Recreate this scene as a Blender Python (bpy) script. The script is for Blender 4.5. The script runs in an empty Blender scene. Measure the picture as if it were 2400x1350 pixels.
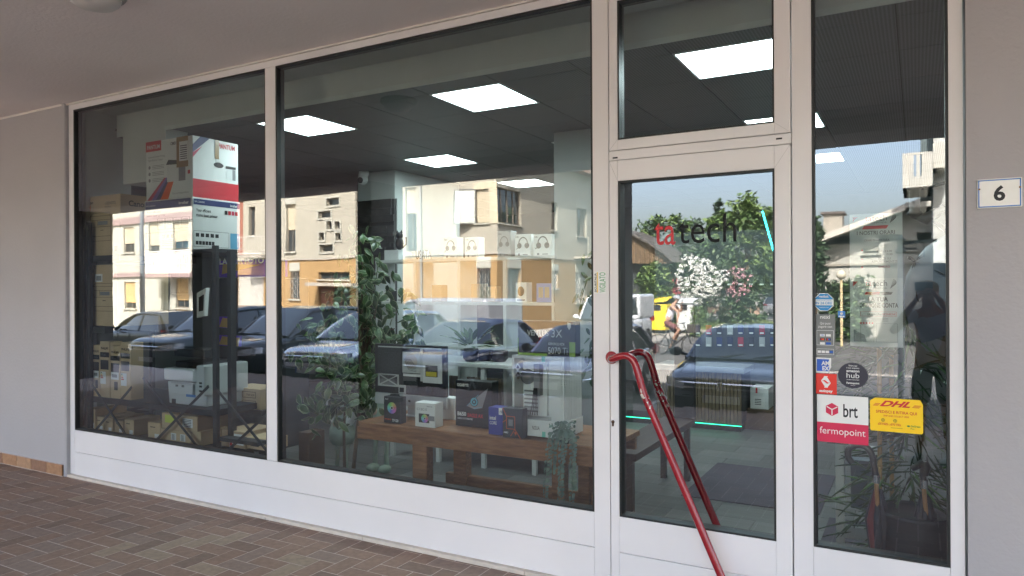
import bpy, math, random
from mathutils import Vector as V3, Matrix, Quaternion
R = math.radians
SC = bpy.context.scene
COL = SC.collection
# ------------------------------------------------------------------ camera
CAMY = -3.674; CAMZ = 1.65; FPX = 1695.56
_a = R(29.2467); _r = R(-.3011)
_v = V3((-math.sin(_a), math.cos(_a), 0)); _rt = V3((math.cos(_a), math.sin(_a), 0)); _up = V3((0, 0, 1))
_R = math.cos(_r)*_rt + math.sin(_r)*_up; _U = -math.sin(_r)*_rt + math.cos(_r)*_up
cd = bpy.data.cameras.new('camera'); cam = bpy.data.objects.new('camera', cd); COL.objects.link(cam)
cd.sensor_width = 36; cd.lens = FPX/2400*36; cd.clip_start = .02; cd.clip_end = 600
cam.matrix_world = Matrix.Translation((0, CAMY, CAMZ)) @ Matrix((_R, _U, -_v)).transposed().to_4x4()
SC.camera = cam
# ------------------------------------------------------------------ sky, sun, exposure
SUN_EL = R(47); SUNV = V3((.30, .95, 0)).normalized()      # horizontal direction towards the sun
w = bpy.data.worlds.new('World'); SC.world = w; w.use_nodes = True
nt = w.node_tree; bg = nt.nodes['Background']; sky = nt.nodes.new('ShaderNodeTexSky')
sky.sky_type = 'NISHITA'; sky.sun_disc = False; sky.sun_elevation = SUN_EL
sky.sun_rotation = math.atan2(SUNV.x, SUNV.y); sky.air_density = 1.1; sky.dust_density = 5; sky.ozone_density = 1.0
hs = nt.nodes.new('ShaderNodeHueSaturation'); hs.inputs['Saturation'].default_value = .85; nt.links.new(sky.outputs[0], hs.inputs['Color']); nt.links.new(hs.outputs[0], bg.inputs[0]); bg.inputs[1].default_value = .125
sl = bpy.data.lights.new('sun', 'SUN'); sl.energy = 3.7; sl.angle = R(.6); sl.color = (1, .94, .84)
so = bpy.data.objects.new('sun', sl); COL.objects.link(so)
sd = V3((SUNV.x*math.cos(SUN_EL), SUNV.y*math.cos(SUN_EL), math.sin(SUN_EL)))
so.rotation_euler = sd.to_track_quat('Z', 'Y').to_euler(); so.location = (5, 20, 30)
SC.view_settings.view_transform = 'Standard'; SC.view_settings.look = 'None'
SC.view_settings.exposure = 3.63; SC.view_settings.gamma = 1
LAMP_E = 1.75
SC.cycles.max_bounces = 9; SC.cycles.diffuse_bounces = 5; SC.cycles.glossy_bounces = 4
SC.cycles.transparent_max_bounces = 16; SC.cycles.transmission_bounces = 4
SC.cycles.caustics_reflective = False; SC.cycles.caustics_refractive = False
SC.cycles.sample_clamp_indirect = 6
# ------------------------------------------------------------------ rays: pixel of the 2400x1350 photo -> a point at a true depth
def ray(px, py): return FPX*_v + (px-1200)*_R - (py-675)*_U
def F(px, py, y=0.0):
    c = ray(px, py); t = (y-CAMY)/c.y
    return V3((c.x*t, y, CAMZ+c.z*t))
def FX(px, y=0.0): return F(px, 675, y).x
def FZ(px, py, y=0.0): return F(px, py, y).z
def G(px, py, z=0.0):
    c = ray(px, py); t = (z-CAMZ)/c.z
    return V3((c.x*t, CAMY+c.y*t, z))
def M(px, py, Yv):                        # seen in the window: the real point stands on the street side
    p = F(px, py, CAMY+Yv); return V3((p.x, -CAMY-Yv, p.z))
def RY(Yv): return -CAMY-Yv
def gz(y):                                # the street falls away gently from the arcade
    Yv = -CAMY-y
    if Yv < 9: return -.33
    if Yv < 24: return -.33-.2*(Yv-9)/15
    return -.53
# ------------------------------------------------------------------ materials
MAT = {}
def mat(name, rgb, rough=.55, metal=0, var=.08, scale=6, bump=0, bscale=40, emit=0, coat=0, spec=.5, alt=None, stretch=None, trans=0):
    if name in MAT: return MAT[name]
    m = bpy.data.materials.new(name); m.use_nodes = True; n = m.node_tree; b = n.nodes['Principled BSDF']
    b.inputs['Roughness'].default_value = rough; b.inputs['Metallic'].default_value = metal
    b.inputs['Specular IOR Level'].default_value = spec
    if coat: b.inputs['Coat Weight'].default_value = coat; b.inputs['Coat Roughness'].default_value = .04
    if trans: b.inputs['Transmission Weight'].default_value = trans
    tc = n.nodes.new('ShaderNodeTexCoord'); mp = n.nodes.new('ShaderNodeMapping')
    n.links.new(tc.outputs['Object'], mp.inputs[0])
    if stretch: mp.inputs['Scale'].default_value = stretch
    if var or alt:
        ns = n.nodes.new('ShaderNodeTexNoise'); ns.inputs['Scale'].default_value = scale; ns.inputs['Detail'].default_value = 6
        n.links.new(mp.outputs[0], ns.inputs['Vector'])
        cr = n.nodes.new('ShaderNodeValToRGB'); cr.color_ramp.elements[0].position = .3; cr.color_ramp.elements[1].position = .7
        a = alt or tuple(c*(1-var) for c in rgb); bb = rgb if alt else tuple(min(1, c*(1+var)) for c in rgb)
        cr.color_ramp.elements[0].color = (*a, 1); cr.color_ramp.elements[1].color = (*bb, 1)
        n.links.new(ns.outputs['Fac'], cr.inputs[0]); n.links.new(cr.outputs[0], b.inputs['Base Color'])
    else: b.inputs['Base Color'].default_value = (*rgb, 1)
    if bump:
        n2 = n.nodes.new('ShaderNodeTexNoise'); n2.inputs['Scale'].default_value = bscale; n2.inputs['Detail'].default_value = 5
        n.links.new(mp.outputs[0], n2.inputs['Vector']); bn = n.nodes.new('ShaderNodeBump'); bn.inputs['Strength'].default_value = bump
        bn.inputs['Distance'].default_value = .01
        n.links.new(n2.outputs['Fac'], bn.inputs['Height']); n.links.new(bn.outputs[0], b.inputs['Normal'])
    if emit:
        b.inputs['Emission Color'].default_value = (*rgb, 1); b.inputs['Emission Strength'].default_value = emit
    MAT[name] = m; return m
def c8(r, g, b):
    f = lambda c: (c/255/12.92 if c/255 <= .04045 else ((c/255+.055)/1.055)**2.4)
    return (f(r), f(g), f(b))
# ------------------------------------------------------------------ text outlines (built-in font)
_TX = {}
def text_geo(s, bold=0.0):
    k = (s, bold)
    if k in _TX: return _TX[k]
    cu = bpy.data.curves.new('t', 'FONT'); cu.body = s; cu.size = 1; cu.offset = bold; cu.resolution_u = 3
    ob = bpy.data.objects.new('t', cu); COL.objects.link(ob)
    dg = bpy.context.evaluated_depsgraph_get(); me = ob.evaluated_get(dg).to_mesh()
    vs = [(v.co.x, v.co.y) for v in me.vertices]; fs = [tuple(p.vertices) for p in me.polygons]
    bpy.data.objects.remove(ob); bpy.data.curves.remove(cu)
    _TX[k] = (vs, fs); return _TX[k]
ORI = {}
def noise3(s=1): return V3((random.uniform(-s, s), random.uniform(-s, s), random.uniform(-s, s)))
class MB:
    def __init__(s): s.v = []; s.f = []; s.m = []; s.sm = []; s.mats = []
    def mi(s, m):
        if m is None: return 0
        if m not in s.mats: s.mats.append(m)
        return s.mats.index(m)
    def add(s, vs, fs, m=None, smooth=False):
        o = len(s.v); s.v += [V3(v) for v in vs]; k = s.mi(m)
        for f in fs: s.f.append(tuple(i+o for i in f)); s.m.append(k); s.sm.append(smooth)
        return s
    def bx(s, x0, x1, y0, y1, z0, z1, m=None, T=None):
        vs = [V3((x, y, z)) for z in (z0, z1) for y in (y0, y1) for x in (x0, x1)]
        if T: vs = [T @ v for v in vs]
        return s.add(vs, [(0, 2, 3, 1), (4, 5, 7, 6), (0, 1, 5, 4), (2, 6, 7, 3), (0, 4, 6, 2), (1, 3, 7, 5)], m)
    def quad(s, a, b, c, d, m=None): return s.add([a, b, c, d], [(0, 1, 2, 3)], m)
    def bar(s, a, b, wd, dp, m=None, up=(0, 0, 1)):            # square bar from a to b
        a = V3(a); b = V3(b); d = (b-a).normalized(); u = V3(up)
        if abs(d.dot(u)) > .95: u = V3((0, 1, 0))
        x = d.cross(u).normalized(); y = x.cross(d)
        vs = [p + x*i*wd/2 + y*j*dp/2 for p in (a, b) for i, j in ((-1, -1), (1, -1), (1, 1), (-1, 1))]
        return s.add(vs, [(3, 2, 1, 0), (4, 5, 6, 7), (0, 1, 5, 4), (1, 2, 6, 5), (2, 3, 7, 6), (3, 0, 4, 7)], m)
    def tube(s, pts, r, n=8, m=None, smooth=True, cap=True):
        pts = [V3(p) for p in pts]; k = len(pts); rr = r if isinstance(r, (list, tuple)) else [r]*k
        vs = []; fs = []; pu = None
        for i, p in enumerate(pts):
            d = (pts[min(i+1, k-1)]-pts[max(i-1, 0)]).normalized()
            if pu is None: pu = d.orthogonal().normalized()
            pu = (pu - d*pu.dot(d)).normalized(); q = d.cross(pu)
            for j in range(n):
                t = 2*math.pi*j/n; vs.append(p + (pu*math.cos(t)+q*math.sin(t))*rr[i])
        for i in range(k-1):
            for j in range(n): fs.append((i*n+j, i*n+(j+1) % n, (i+1)*n+(j+1) % n, (i+1)*n+j))
        s.add(vs, fs, m, smooth)
        if cap: s.add(vs[:n], [tuple(range(n-1, -1, -1))], m); s.add(vs[-n:], [tuple(range(n))], m)
        return s
    def lathe(s, prof, c=(0, 0, 0), n=24, m=None, axis='z', smooth=True):
        vs = []; fs = []; c = V3(c)
        for r, h in prof:
            for j in range(n):
                t = 2*math.pi*j/n; a, b = r*math.cos(t), r*math.sin(t)
                vs.append(c + (V3((a, b, h)) if axis == 'z' else V3((a, h, b)) if axis == 'y' else V3((h, a, b))))
        for i in range(len(prof)-1):
            for j in range(n): fs.append((i*n+j, i*n+(j+1) % n, (i+1)*n+(j+1) % n, (i+1)*n+j))
        fs.append(tuple(range(n-1, -1, -1))); fs.append(tuple(range((len(prof)-1)*n, len(prof)*n)))
        return s.add(vs, fs, m, smooth)
    def ball(s, c, r, n=12, m=None, sc=(1, 1, 1)):
        pr = [(math.sin(math.pi*i/n), -math.cos(math.pi*i/n)) for i in range(1, n)]
        o = len(s.v); s.lathe([(a*r, b*r) for a, b in pr], (0, 0, 0), n+4, m)
        for i in range(o, len(s.v)): v = s.v[i]; s.v[i] = V3(c)+V3((v.x*sc[0], v.y*sc[1], v.z*sc[2]))
        return s
    def prism(s, pts, vec, m=None):                               # planar polygon pushed along vec
        pts = [V3(p) for p in pts]; n = len(pts); vec = V3(vec)
        vs = pts+[p+vec for p in pts]
        return s.add(vs, [tuple(range(n-1, -1, -1)), tuple(range(n, 2*n))]+[(i, (i+1) % n, n+(i+1) % n, n+i) for i in range(n)], m)
    def disc(s, c, r, xd, yd, n=24, m=None, r0=0, a0=0, a1=360):
        c = V3(c); xd = V3(xd); yd = V3(yd); full = abs(a1-a0) >= 360; k = n if full else n+1
        an = [R(a0+(a1-a0)*i/n) for i in range(k)]
        ou = [c+xd*r*math.cos(t)+yd*r*math.sin(t) for t in an]
        if r0 <= 0: return s.add(ou if full else ou+[c], [tuple(range(len(ou) if full else len(ou)+1))], m)
        inn = [c+xd*r0*math.cos(t)+yd*r0*math.sin(t) for t in an]
        L = len(ou); return s.add(ou+inn, [(i, (i+1) % L, L+(i+1) % L, L+i) for i in range(L if full else L-1)], m)
    def text(s, t, o, h=None, w=None, m=None, xd=(1, 0, 0), yd=(0, 0, 1), align='L', bold=0.0, maxw=None, lift=None):
        vs, fs = text_geo(t, bold)
        if not vs: return s
        x0 = min(a for a, b in vs); x1 = max(a for a, b in vs)
        k = (w/(x1-x0)) if w else h/.73
        kx = k
        if w and h: k = h/.73; kx = w/(x1-x0)
        if maxw and (x1-x0)*kx > maxw: kx = maxw/(x1-x0)
        sh = {'L': -x0, 'C': -(x0+x1)/2, 'R': -x1}[align]
        xd = V3(xd); yd = V3(yd); o = V3(o)
        return s.add([o+xd*((a+sh)*kx)+yd*(b*k) for a, b in vs], fs, m)
    def build(s, name, m=None, parent=None, base=None, bevel=0, smooth=False, local=False):
        me = bpy.data.meshes.new(name)
        if parent is not None: org = ORI.get(parent.name, V3((0, 0, 0)))
        elif local: org = V3((0, 0, 0))
        else:
            xs = [v.x for v in s.v]; ys = [v.y for v in s.v]; zs = [v.z for v in s.v]
            org = V3(base) if base is not None else V3(((min(xs)+max(xs))/2, (min(ys)+max(ys))/2, min(zs)))
        me.from_pydata([tuple(v-org) for v in s.v], [], s.f); 
        ms = s.mats or [m]
        if s.mats and m is not None and m not in s.mats: ms = s.mats
        for a in ms:
            if a is not None: me.materials.append(a)
        for p, k, q in zip(me.polygons, s.m, s.sm): p.material_index = k; p.use_smooth = q or smooth
        me.update()
        o = bpy.data.objects.new(name, me); COL.objects.link(o)
        if parent is not None: o.parent = parent; ORI[o.name] = org
        else: o.location = org; ORI[o.name] = org
        if bevel:
            b = o.modifiers.new('b', 'BEVEL'); b.width = bevel; b.segments = 2; b.limit_method = 'ANGLE'; b.angle_limit = R(40)
        return o
def tag(o, label, cat, group=None, kind=None):
    if label: o['label'] = label
    if cat: o['category'] = cat
    if group: o['group'] = group
    if kind: o['kind'] = kind
    return o
def struct(o): o['kind'] = 'structure'; return o
def thing(name, loc, label, cat, group=None):
    o = bpy.data.objects.new(name, None); COL.objects.link(o); o.location = loc; o.empty_display_size = .1
    ORI[o.name] = V3(loc); return tag(o, label, cat, group)
# common materials
WHITE = mat('white_painted_aluminium', (.76, .73, .735), .38, var=.045, scale=1.3)
GASKET = mat('black_rubber', (.012, .013, .013), .5)
BLACK = mat('black_plastic', (.012, .012, .013), .4)
DARK = mat('dark_grey_metal', (.05, .055, .06), .45, .3)
PWHITE = mat('white_plastic', (.72, .73, .72), .4, var=.03)
CARD = mat('cardboard', (.60, .44, .27), .85, var=.08, scale=4)
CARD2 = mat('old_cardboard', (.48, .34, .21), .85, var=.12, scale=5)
PAPER = mat('white_paper', (.8, .8, .78), .7, var=.02)
INK = mat('black_print', (.015, .015, .017), .6, var=0)
GREYP = mat('grey_print', (.22, .22, .23), .6, var=0)
RED = mat('red_print', c8(205, 35, 50), .45, var=0)
CHROME = mat('chrome', (.75, .76, .78), .12, 1, var=0)
WOODC = mat('varnished_wood', (.36, .17, .075), .45, scale=7, alt=(.19, .08, .035), stretch=(1, 8, 8), bump=.1)
random.seed(7)
# ================================================================== arcade (portico) in front of the shop
CZ = 3.30; Y0 = -4.03; Y1 = -4.73
PLAST = mat('grey_plaster', (.42, .40, .41), .8, var=.07, scale=.8, bump=.3, bscale=45)
SOFF = mat('soffit_plaster', (.88, .82, .80), .85, var=.06, scale=.6, bump=.25, bscale=40)
UPP = mat('upper_render', (.55, .5, .42), .85, var=.05)
# --- herringbone brick floor
TILE = [mat('brick_tile_%s' % n, c, .72, var=.14, scale=30, bump=.25, bscale=160) for n, c in
        (('brown', (.24, .152, .11)), ('dark', (.195, .127, .095)), ('mauve', (.235, .165, .13)), ('tan', (.28, .205, .145)))]
GROUT = mat('grey_grout', (.50, .41, .36), .9, var=.15, scale=20)
f = MB(); tw = .122; g = .0042
for r in range(-50, 2):
    for c in range(-160, 30):
        x, y = c*tw, r*tw-.045
        q = (c-r) % 4
        if not (-12 < x < 3.2): continue
        tm = random.choices(TILE, (9, 4, 5, 1))[0]; j = random.uniform(-.0006, .0006)
        if q == 0: a = (x+g, x+2*tw-g, y+g, y+tw-g)
        elif q == 3: a = (x+g, x+tw-g, y+g, y+2*tw-g)
        else: continue
        if a[3] > -.03: a = (a[0], a[1], a[2], -.03)
        if a[3]-a[2] < .01: continue
        f.bx(a[0], a[1], a[2], a[3], -.004, .004+j, tm)
f.bx(-26, 9, -5.9, 0.0, -.14, .0024, GROUT)
struct(f.build('arcade_floor'))
# --- the arcade building
BLD = thing('arcade_building', (-6, -2, 0), 'grey plastered arcade building round the white shop front, with columns along the pavement', 'building')
b = MB(); b.bx(-26, -6.565, -.03, .25, 0, CZ); b.build('wall', PLAST, BLD)
b = MB(); b.bx(.185, 9, -.025, .25, 0, CZ); wr = b.build('wall', PLAST, BLD)
b = MB(); b.bx(-26, 9, Y1, .02, CZ, CZ+.12); b.build('ceiling', SOFF, BLD)
b = MB(); b.bx(-26, 9, Y1-.004, Y0, 3.13, CZ-.002); b.build('beam', SOFF, BLD)
b = MB(); b.bx(-26, 9, Y1-.03, 9, CZ+.121, 6.7); b.bx(-26.4, 9.4, Y1-.5, 9.4, 6.7, 6.9); b.bx(.5, 9, Y1-.03, 9, 6.9, 11.5); b.build('upper_storeys_shade_block', UPP, BLD)  # the taller right block is unseen, added to cast shade on the street
b = MB(); b.bx(8.8, 9, -.02, 9, 0, CZ+.12); b.bx(-26, -25.8, .25, 9, 0, CZ+.12); b.bx(-26, 9, 8.8, 9, 0, CZ+.12); b.build('rear_wall', UPP, BLD)
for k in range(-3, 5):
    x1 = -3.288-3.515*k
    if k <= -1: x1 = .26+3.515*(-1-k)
    b = MB(); b.bx(x1, x1+.25, Y1+.002, Y0-.002, -.01, 3.129); b.build('column', mat('darkened_column_brown', (.10, .085, .078), .7, var=.15, scale=5), BLD, bevel=.008)  # backlit shade put into the column colour, so the panes mirror them dark
# skirting of glazed bricks at the foot of the left wall
SK = [mat('skirting_brick_%d' % i, c, .6, var=.15, scale=25, bump=.2, bscale=120) for i, c in enumerate([(.36, .19, .10), (.27, .14, .085), (.40, .23, .13)])]
b = MB(); x = -6.60; k = 0
while x > -25:
    b.bx(x-.242, x, -.046, -.03, .012, .105, SK[(k*7) % 3]); x -= .25; k += 1
b.bx(-25, -6.6, -.04, -.0305, 0, .108, GROUT); b.build('skirting', None, BLD)
b = MB(); b.bx(-26, -6.60, -.034, -.02, CZ-.018, CZ-.001, mat('white_sealant', (.72, .68, .64), .6)); b.bx(-6.6, .2, -.012, 0, CZ-.012, CZ-.001, MAT['white_sealant']); b.build('ceiling_seal', None, BLD)
b = MB(); b.bx(-6.60, -6.548, -.028, .1, 0, CZ-.02); b.build('jamb', mat('grey_jamb', (.33, .325, .34), .6), BLD)
STONE = mat('pale_threshold_stone', (.60, .53, .46), .7, var=.08, scale=14)
b = MB(); x = -6.56
for L in (.86, .2, 1.1, .33, .9, 1.2, .8, .96, .37):
    b.bx(x, min(x+L-.004, .18), -.028, .03, 0, .026); x += L
b.build('threshold', STONE, BLD, bevel=.003)
# ceiling lamp, top left of the picture
p = G(222, -22, CZ); 
lt = thing('ceiling_lamp', (p.x, p.y, CZ), 'round grey-white bulkhead lamp on the arcade ceiling above the left wall', 'lamp')
OPAL = mat('opal_plastic', (.62, .6, .58), .3, var=.02)
MB().lathe([(.155, 0), (.16, -.02), (.15, -.035), (.135, -.04)], (p.x, p.y, CZ), 32).build('base', mat('lamp_base_grey', (.4, .38, .37), .5), lt)
MB().lathe([(.132, -.04), (.125, -.065), (.10, -.085), (.05, -.098), (.01, -.1)], (p.x, p.y, CZ), 32).build('diffuser', OPAL, lt)
# ================================================================== shop front
SF = thing('shop_front', (-3.2, 0, 0), 'long white aluminium shop front with four glazed bays and a white kick panel under them', 'shop front')
ZS = .420; ZT = 3.24; XL = FX(173) ; XR = .122
XM = (-4.083, -3.982); XB = -1.547; XD = (-1.452, -.521); XP = -.432
GX = .022
def glass_mat():
    m = bpy.data.materials.new('window_glass'); m.use_nodes = True; n = m.node_tree; n.nodes.clear()
    o = n.nodes.new('ShaderNodeOutputMaterial'); mx = n.nodes.new('ShaderNodeMixShader'); t = n.nodes.new('ShaderNodeBsdfTransparent')
    gl = n.nodes.new('ShaderNodeBsdfGlossy'); fr = n.nodes.new('ShaderNodeFresnel'); fr.inputs[0].default_value = GLASS_IOR
    t.inputs[0].default_value = (.90, .955, .935, 1); gl.inputs['Roughness'].default_value = 0.0
    gl.inputs[0].default_value = (.93, .95, 1, 1)
    # faint roller-wave of tempered glass
    tc = n.nodes.new('ShaderNodeTexCoord'); mp = n.nodes.new('ShaderNodeMapping'); mp.inputs['Scale'].default_value = (1.2, 1, 2.2)
    ns = n.nodes.new('ShaderNodeTexNoise'); ns.inputs['Scale'].default_value = 1.6; ns.inputs['Detail'].default_value = 0
    bn = n.nodes.new('ShaderNodeBump'); bn.inputs["Strength"].default_value = .12; bn.inputs['Distance'].default_value = .003
    n.links.new(tc.outputs['Object'], mp.inputs[0]); n.links.new(mp.outputs[0], ns.inputs[0]); n.links.new(ns.outputs[0], bn.inputs['Height'])
    n.links.new(bn.outputs[0], gl.inputs['Normal'])
    n.links.new(fr.outputs[0], mx.inputs[0]); n.links.new(t.outputs[0], mx.inputs[1]); n.links.new(gl.outputs[0], mx.inputs[2])
    n.links.new(mx.outputs[0], o.inputs[0]); return m
def clear_mat():
    m = bpy.data.materials.new('glass_body'); m.use_nodes = True; n = m.node_tree; n.nodes.clear()
    o = n.nodes.new('ShaderNodeOutputMaterial'); t = n.nodes.new('ShaderNodeBsdfTransparent'); t.inputs[0].default_value = (1, 1, 1, 1)
    n.links.new(t.outputs[0], o.inputs[0]); return m
GLASS_IOR = 2.15
GLASS = glass_mat(); CLEAR = clear_mat()
def pane(x0, x1, z0, z1, parent, y=GX, th=.008):
    b = MB(); b.quad((x0, y, z0), (x1, y, z0), (x1, y, z1), (x0, y, z1), GLASS)
    b.quad((x1, y+th, z0), (x0, y+th, z0), (x0, y+th, z1), (x1, y+th, z1), CLEAR)
    b.quad((x0, y, z1), (x1, y, z1), (x1, y+th, z1), (x0, y+th, z1), CLEAR); b.quad((x0, y+th, z0), (x1, y+th, z0), (x1, y, z0), (x0, y, z0), CLEAR)
    return b.build('window_pane', None, parent)
def gasket(b, x0, x1, z0, z1, t=.012, y0=.004, y1=.075):
    b.bx(x0, x0+t, y0, y1, z0, z1); b.bx(x1-t, x1, y0, y1, z0, z1); b.bx(x0+t, x1-t, y0, y1, z0, z0+t); b.bx(x0+t, x1-t, y0, y1, z1-t, z1)
b = MB(); gk = MB()
b.bx(-6.548, XL, 0, .07, .03, CZ-.012); b.bx(XL, XB, -.001, .07, ZT, CZ-.013); b.bx(XM[0], XM[1], -.0015, .07, ZS+.004, ZT-.002)
b.bx(XB, XD[0]-.002, -.002, .07, .03, CZ-.014); b.bx(XD[1]+.002, XP, -.002, .07, .03, CZ-.014)
b.bx(XP, XR, -.001, .07, ZT, CZ-.013); b.bx(XR, .176, 0, .07, .03, CZ-.014)
b.bx(XD[0]+.001, XD[1]-.001, -.0005, .068, 2.335, 2.385); b.bx(XD[0], XD[1], 0, .07, 3.262, CZ-.013)
b.build('frame', WHITE, SF, bevel=.0025)
zk = FZ(300, 1082)
for x0, x1 in ((XL, XB), (XP, XR)):
    q = MB(); q.bx(x0+.001, x1-.001, .0005, .05, .028, zk-.0015); q.bx(x0+.001, x1-.001, .001, .05, zk+.0015, ZS); q.bx(x0, x1, .02, .06, .03, ZS-.002, DARK if False else None)
    q.build('kick_panel', WHITE, SF, bevel=.0015)
for x0, x1 in ((XL, XM[0]), (XM[1], XB), (XP, XR)):
    q = MB(); gasket(q, x0, x1, ZS+.0005, ZT-.0005); q.build('gasket', GASKET, SF); pane(x0+.004, x1-.004, ZS+.005, ZT-.005, SF)
# transom window over the door
TR = MB(); x0, x1 = XD[0]+.004, XD[1]-.004; gx0, gx1 = FX(1450), FX(1817); z0, z1 = 2.388, 3.258; tz0 = FZ(1640, 307); tz1 = 3.19
TR.bx(x0, gx0, -.006, .05, z0, z1); TR.bx(gx1, x1, -.006, .05, z0, z1); TR.bx(gx0, gx1, -.0062, .05, z0, tz0); TR.bx(gx0, gx1, -.0062, .05, tz1, z1)
tr = TR.build('transom_window', WHITE, SF, bevel=.003)
q = MB(); gasket(q, gx0, gx1, tz0, tz1, .009, -.002); q.build('gasket', GASKET, tr)
pane(gx0, gx1, tz0, tz1, tr)
q = MB()
for px, py in ((1442, 370), (1826, 325)):
    c = F(px, py, 0); q.bx(c.x-.014, c.x+.014, -.0025, .0, c.z-.004, c.z+.004)
q.build('drain_slot', BLACK, SF)
# door
dz0, dz1 = .03, 2.331; ds = .419; dt = FZ(1640, 409)
DR = MB(); DR.bx(x0, gx0, -.008, .05, dz0, dz1); DR.bx(gx1, x1, -.008, .05, dz0, dz1); DR.bx(gx0, gx1, -.0082, .05, dt, dz1)
DR.bx(gx0, gx1, -.0075, .05, dz0, zk-.0015); DR.bx(gx0, gx1, -.0079, .05, zk+.0015, ds)
dr = DR.build('door', WHITE, SF, bevel=.003)
q = MB(); gasket(q, gx0, gx1, ds, dt, .010, -.003); q.build('gasket', GASKET, dr); pane(gx0, gx1, ds, dt, dr)
q = MB(); c = F(1437, 990, -.008)
q.lathe([(.0085, 0), (.0085, -.006), (.004, -.0065)], (c.x, -.008, c.z+.004), 14, axis='y'); q.bx(c.x-.0045, c.x+.0045, -.0135, -.008, c.z-.02, c.z+.002)
q.build('lock_cylinder', mat('brown_brass', (.12, .07, .05), .4, .8), dr)
# mitre lines (thin dark seams) on sash corners
q = MB()
for (a, bb) in (((x0, z0), (gx0, tz0)), ((x1, z0), (gx1, tz0)), ((x0, dz1), (gx0, dt)), ((x1, dz1), (gx1, dt))):
    q.bar((a[0], -.0083, a[1]), (bb[0], -.0083, bb[1]), .0011, .0008)
q.build('mitre_seam', mat('seam_grey', (.35, .34, .33), .6), dr)
# red painted bar handle across the door
m = mat('red_lacquer', (.30, .008, .018), .22, var=.1, scale=9, coat=.6)
n = m.node_tree; bs = n.nodes['Principled BSDF']; old = bs.inputs['Base Color'].links[0].from_socket
tc = n.nodes.new('ShaderNodeTexCoord'); ns = n.nodes.new('ShaderNodeTexNoise'); ns.inputs['Scale'].default_value = 42; ns.inputs['Detail'].default_value = 4
sp = n.nodes.new('ShaderNodeSeparateXYZ'); mr = n.nodes.new('ShaderNodeMapRange'); gt = n.nodes.new('ShaderNodeMath'); gt.operation = 'GREATER_THAN'; gt.inputs[1].default_value = .61
ad = n.nodes.new('ShaderNodeMath'); ad.operation = 'MULTIPLY'; mx = n.nodes.new('ShaderNodeMix'); mx.data_type = 'RGBA'
n.links.new(tc.outputs['Object'], ns.inputs['Vector']); n.links.new(tc.outputs['Object'], sp.inputs[0]); d1 = n.nodes.new('ShaderNodeMath'); d1.operation = 'SUBTRACT'; d1.inputs[1].default_value = 1.09; d2 = n.nodes.new('ShaderNodeMath'); d2.operation = 'ABSOLUTE'; d3 = n.nodes.new('ShaderNodeMath'); d3.operation = 'MULTIPLY_ADD'; d3.inputs[1].default_value = -6.0; d3.inputs[2].default_value = 1.15; n.links.new(sp.outputs['Z'], d1.inputs[0]); n.links.new(d1.outputs[0], d2.inputs[0]); n.links.new(d2.outputs[0], d3.inputs[0]); n.links.new(d3.outputs[0], mr.inputs[0])
mr.inputs[1].default_value = 0; mr.inputs[2].default_value = 1; mr.inputs[3].default_value = .45; mr.inputs[4].default_value = 1.05
n.links.new(ns.outputs[0], ad.inputs[0]); n.links.new(mr.outputs[0], ad.inputs[1]); n.links.new(ad.outputs[0], gt.inputs[0])
n.links.new(gt.outputs[0], mx.inputs[0]); n.links.new(old, mx.inputs[6]); mx.inputs[7].default_value = (.62, .58, .54, 1); n.links.new(mx.outputs[2], bs.inputs['Base Color'])
s = -.095
pts = [F(1434, 838, -.008), F(1432, 842, -.05), F(1440, 840, -.085), F(1458, 834, s), F(1474, 836, s), F(1487, 850, s), F(1497, 880, s), F(1510, 925, s)]
A = F(1510, 925, s); B = F(1690, 1350, s)
pts += [A.lerp(B, t) for t in (.15, .35, .6, .85, 1.0, 1.12)]; e = A.lerp(B, 1.2); pts += [e, V3((e.x+.03, s+.03, e.z-.04)), V3((e.x+.035, -.008, e.z-.05))]
def smooth_path(p, k=4):
    out = []
    for i in range(len(p)-1):
        p0 = p[max(i-1, 0)]; p1 = p[i]; p2 = p[i+1]; p3 = p[min(i+2, len(p)-1)]
        for j in range(k):
            t = j/k; out.append(.5*((2*p1)+(p2-p0)*t+(2*p0-5*p1+4*p2-p3)*t*t+(3*p1-p0-3*p2+p3)*t**3))
    return out+[p[-1]]
q = MB(); q.tube(smooth_path([V3(a) for a in pts]), .0195, 16); hd = q.build('pull_handle', m, dr)
hd['label'] = 'red lacquered tubular pull handle with chipped paint'
c = F(1434, 838, -.008); q = MB(); q.lathe([(.034, 0), (.034, -.005), (.026, -.009), (.021, -.010)], (c.x, -.0082, c.z), 20, axis='y'); q.build('handle_flange', mat('red_flange', (.26, .008, .016), .3, var=.1), dr)
q = MB(); q.tube([V3((a.x, 2*GX-a.y, a.z)) for a in smooth_path([V3(a) for a in pts])], .0195, 16); hd = q.build('pull_handle', m, dr); hd['label'] = 'matching red pull handle on the inner side of the door glass'
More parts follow.
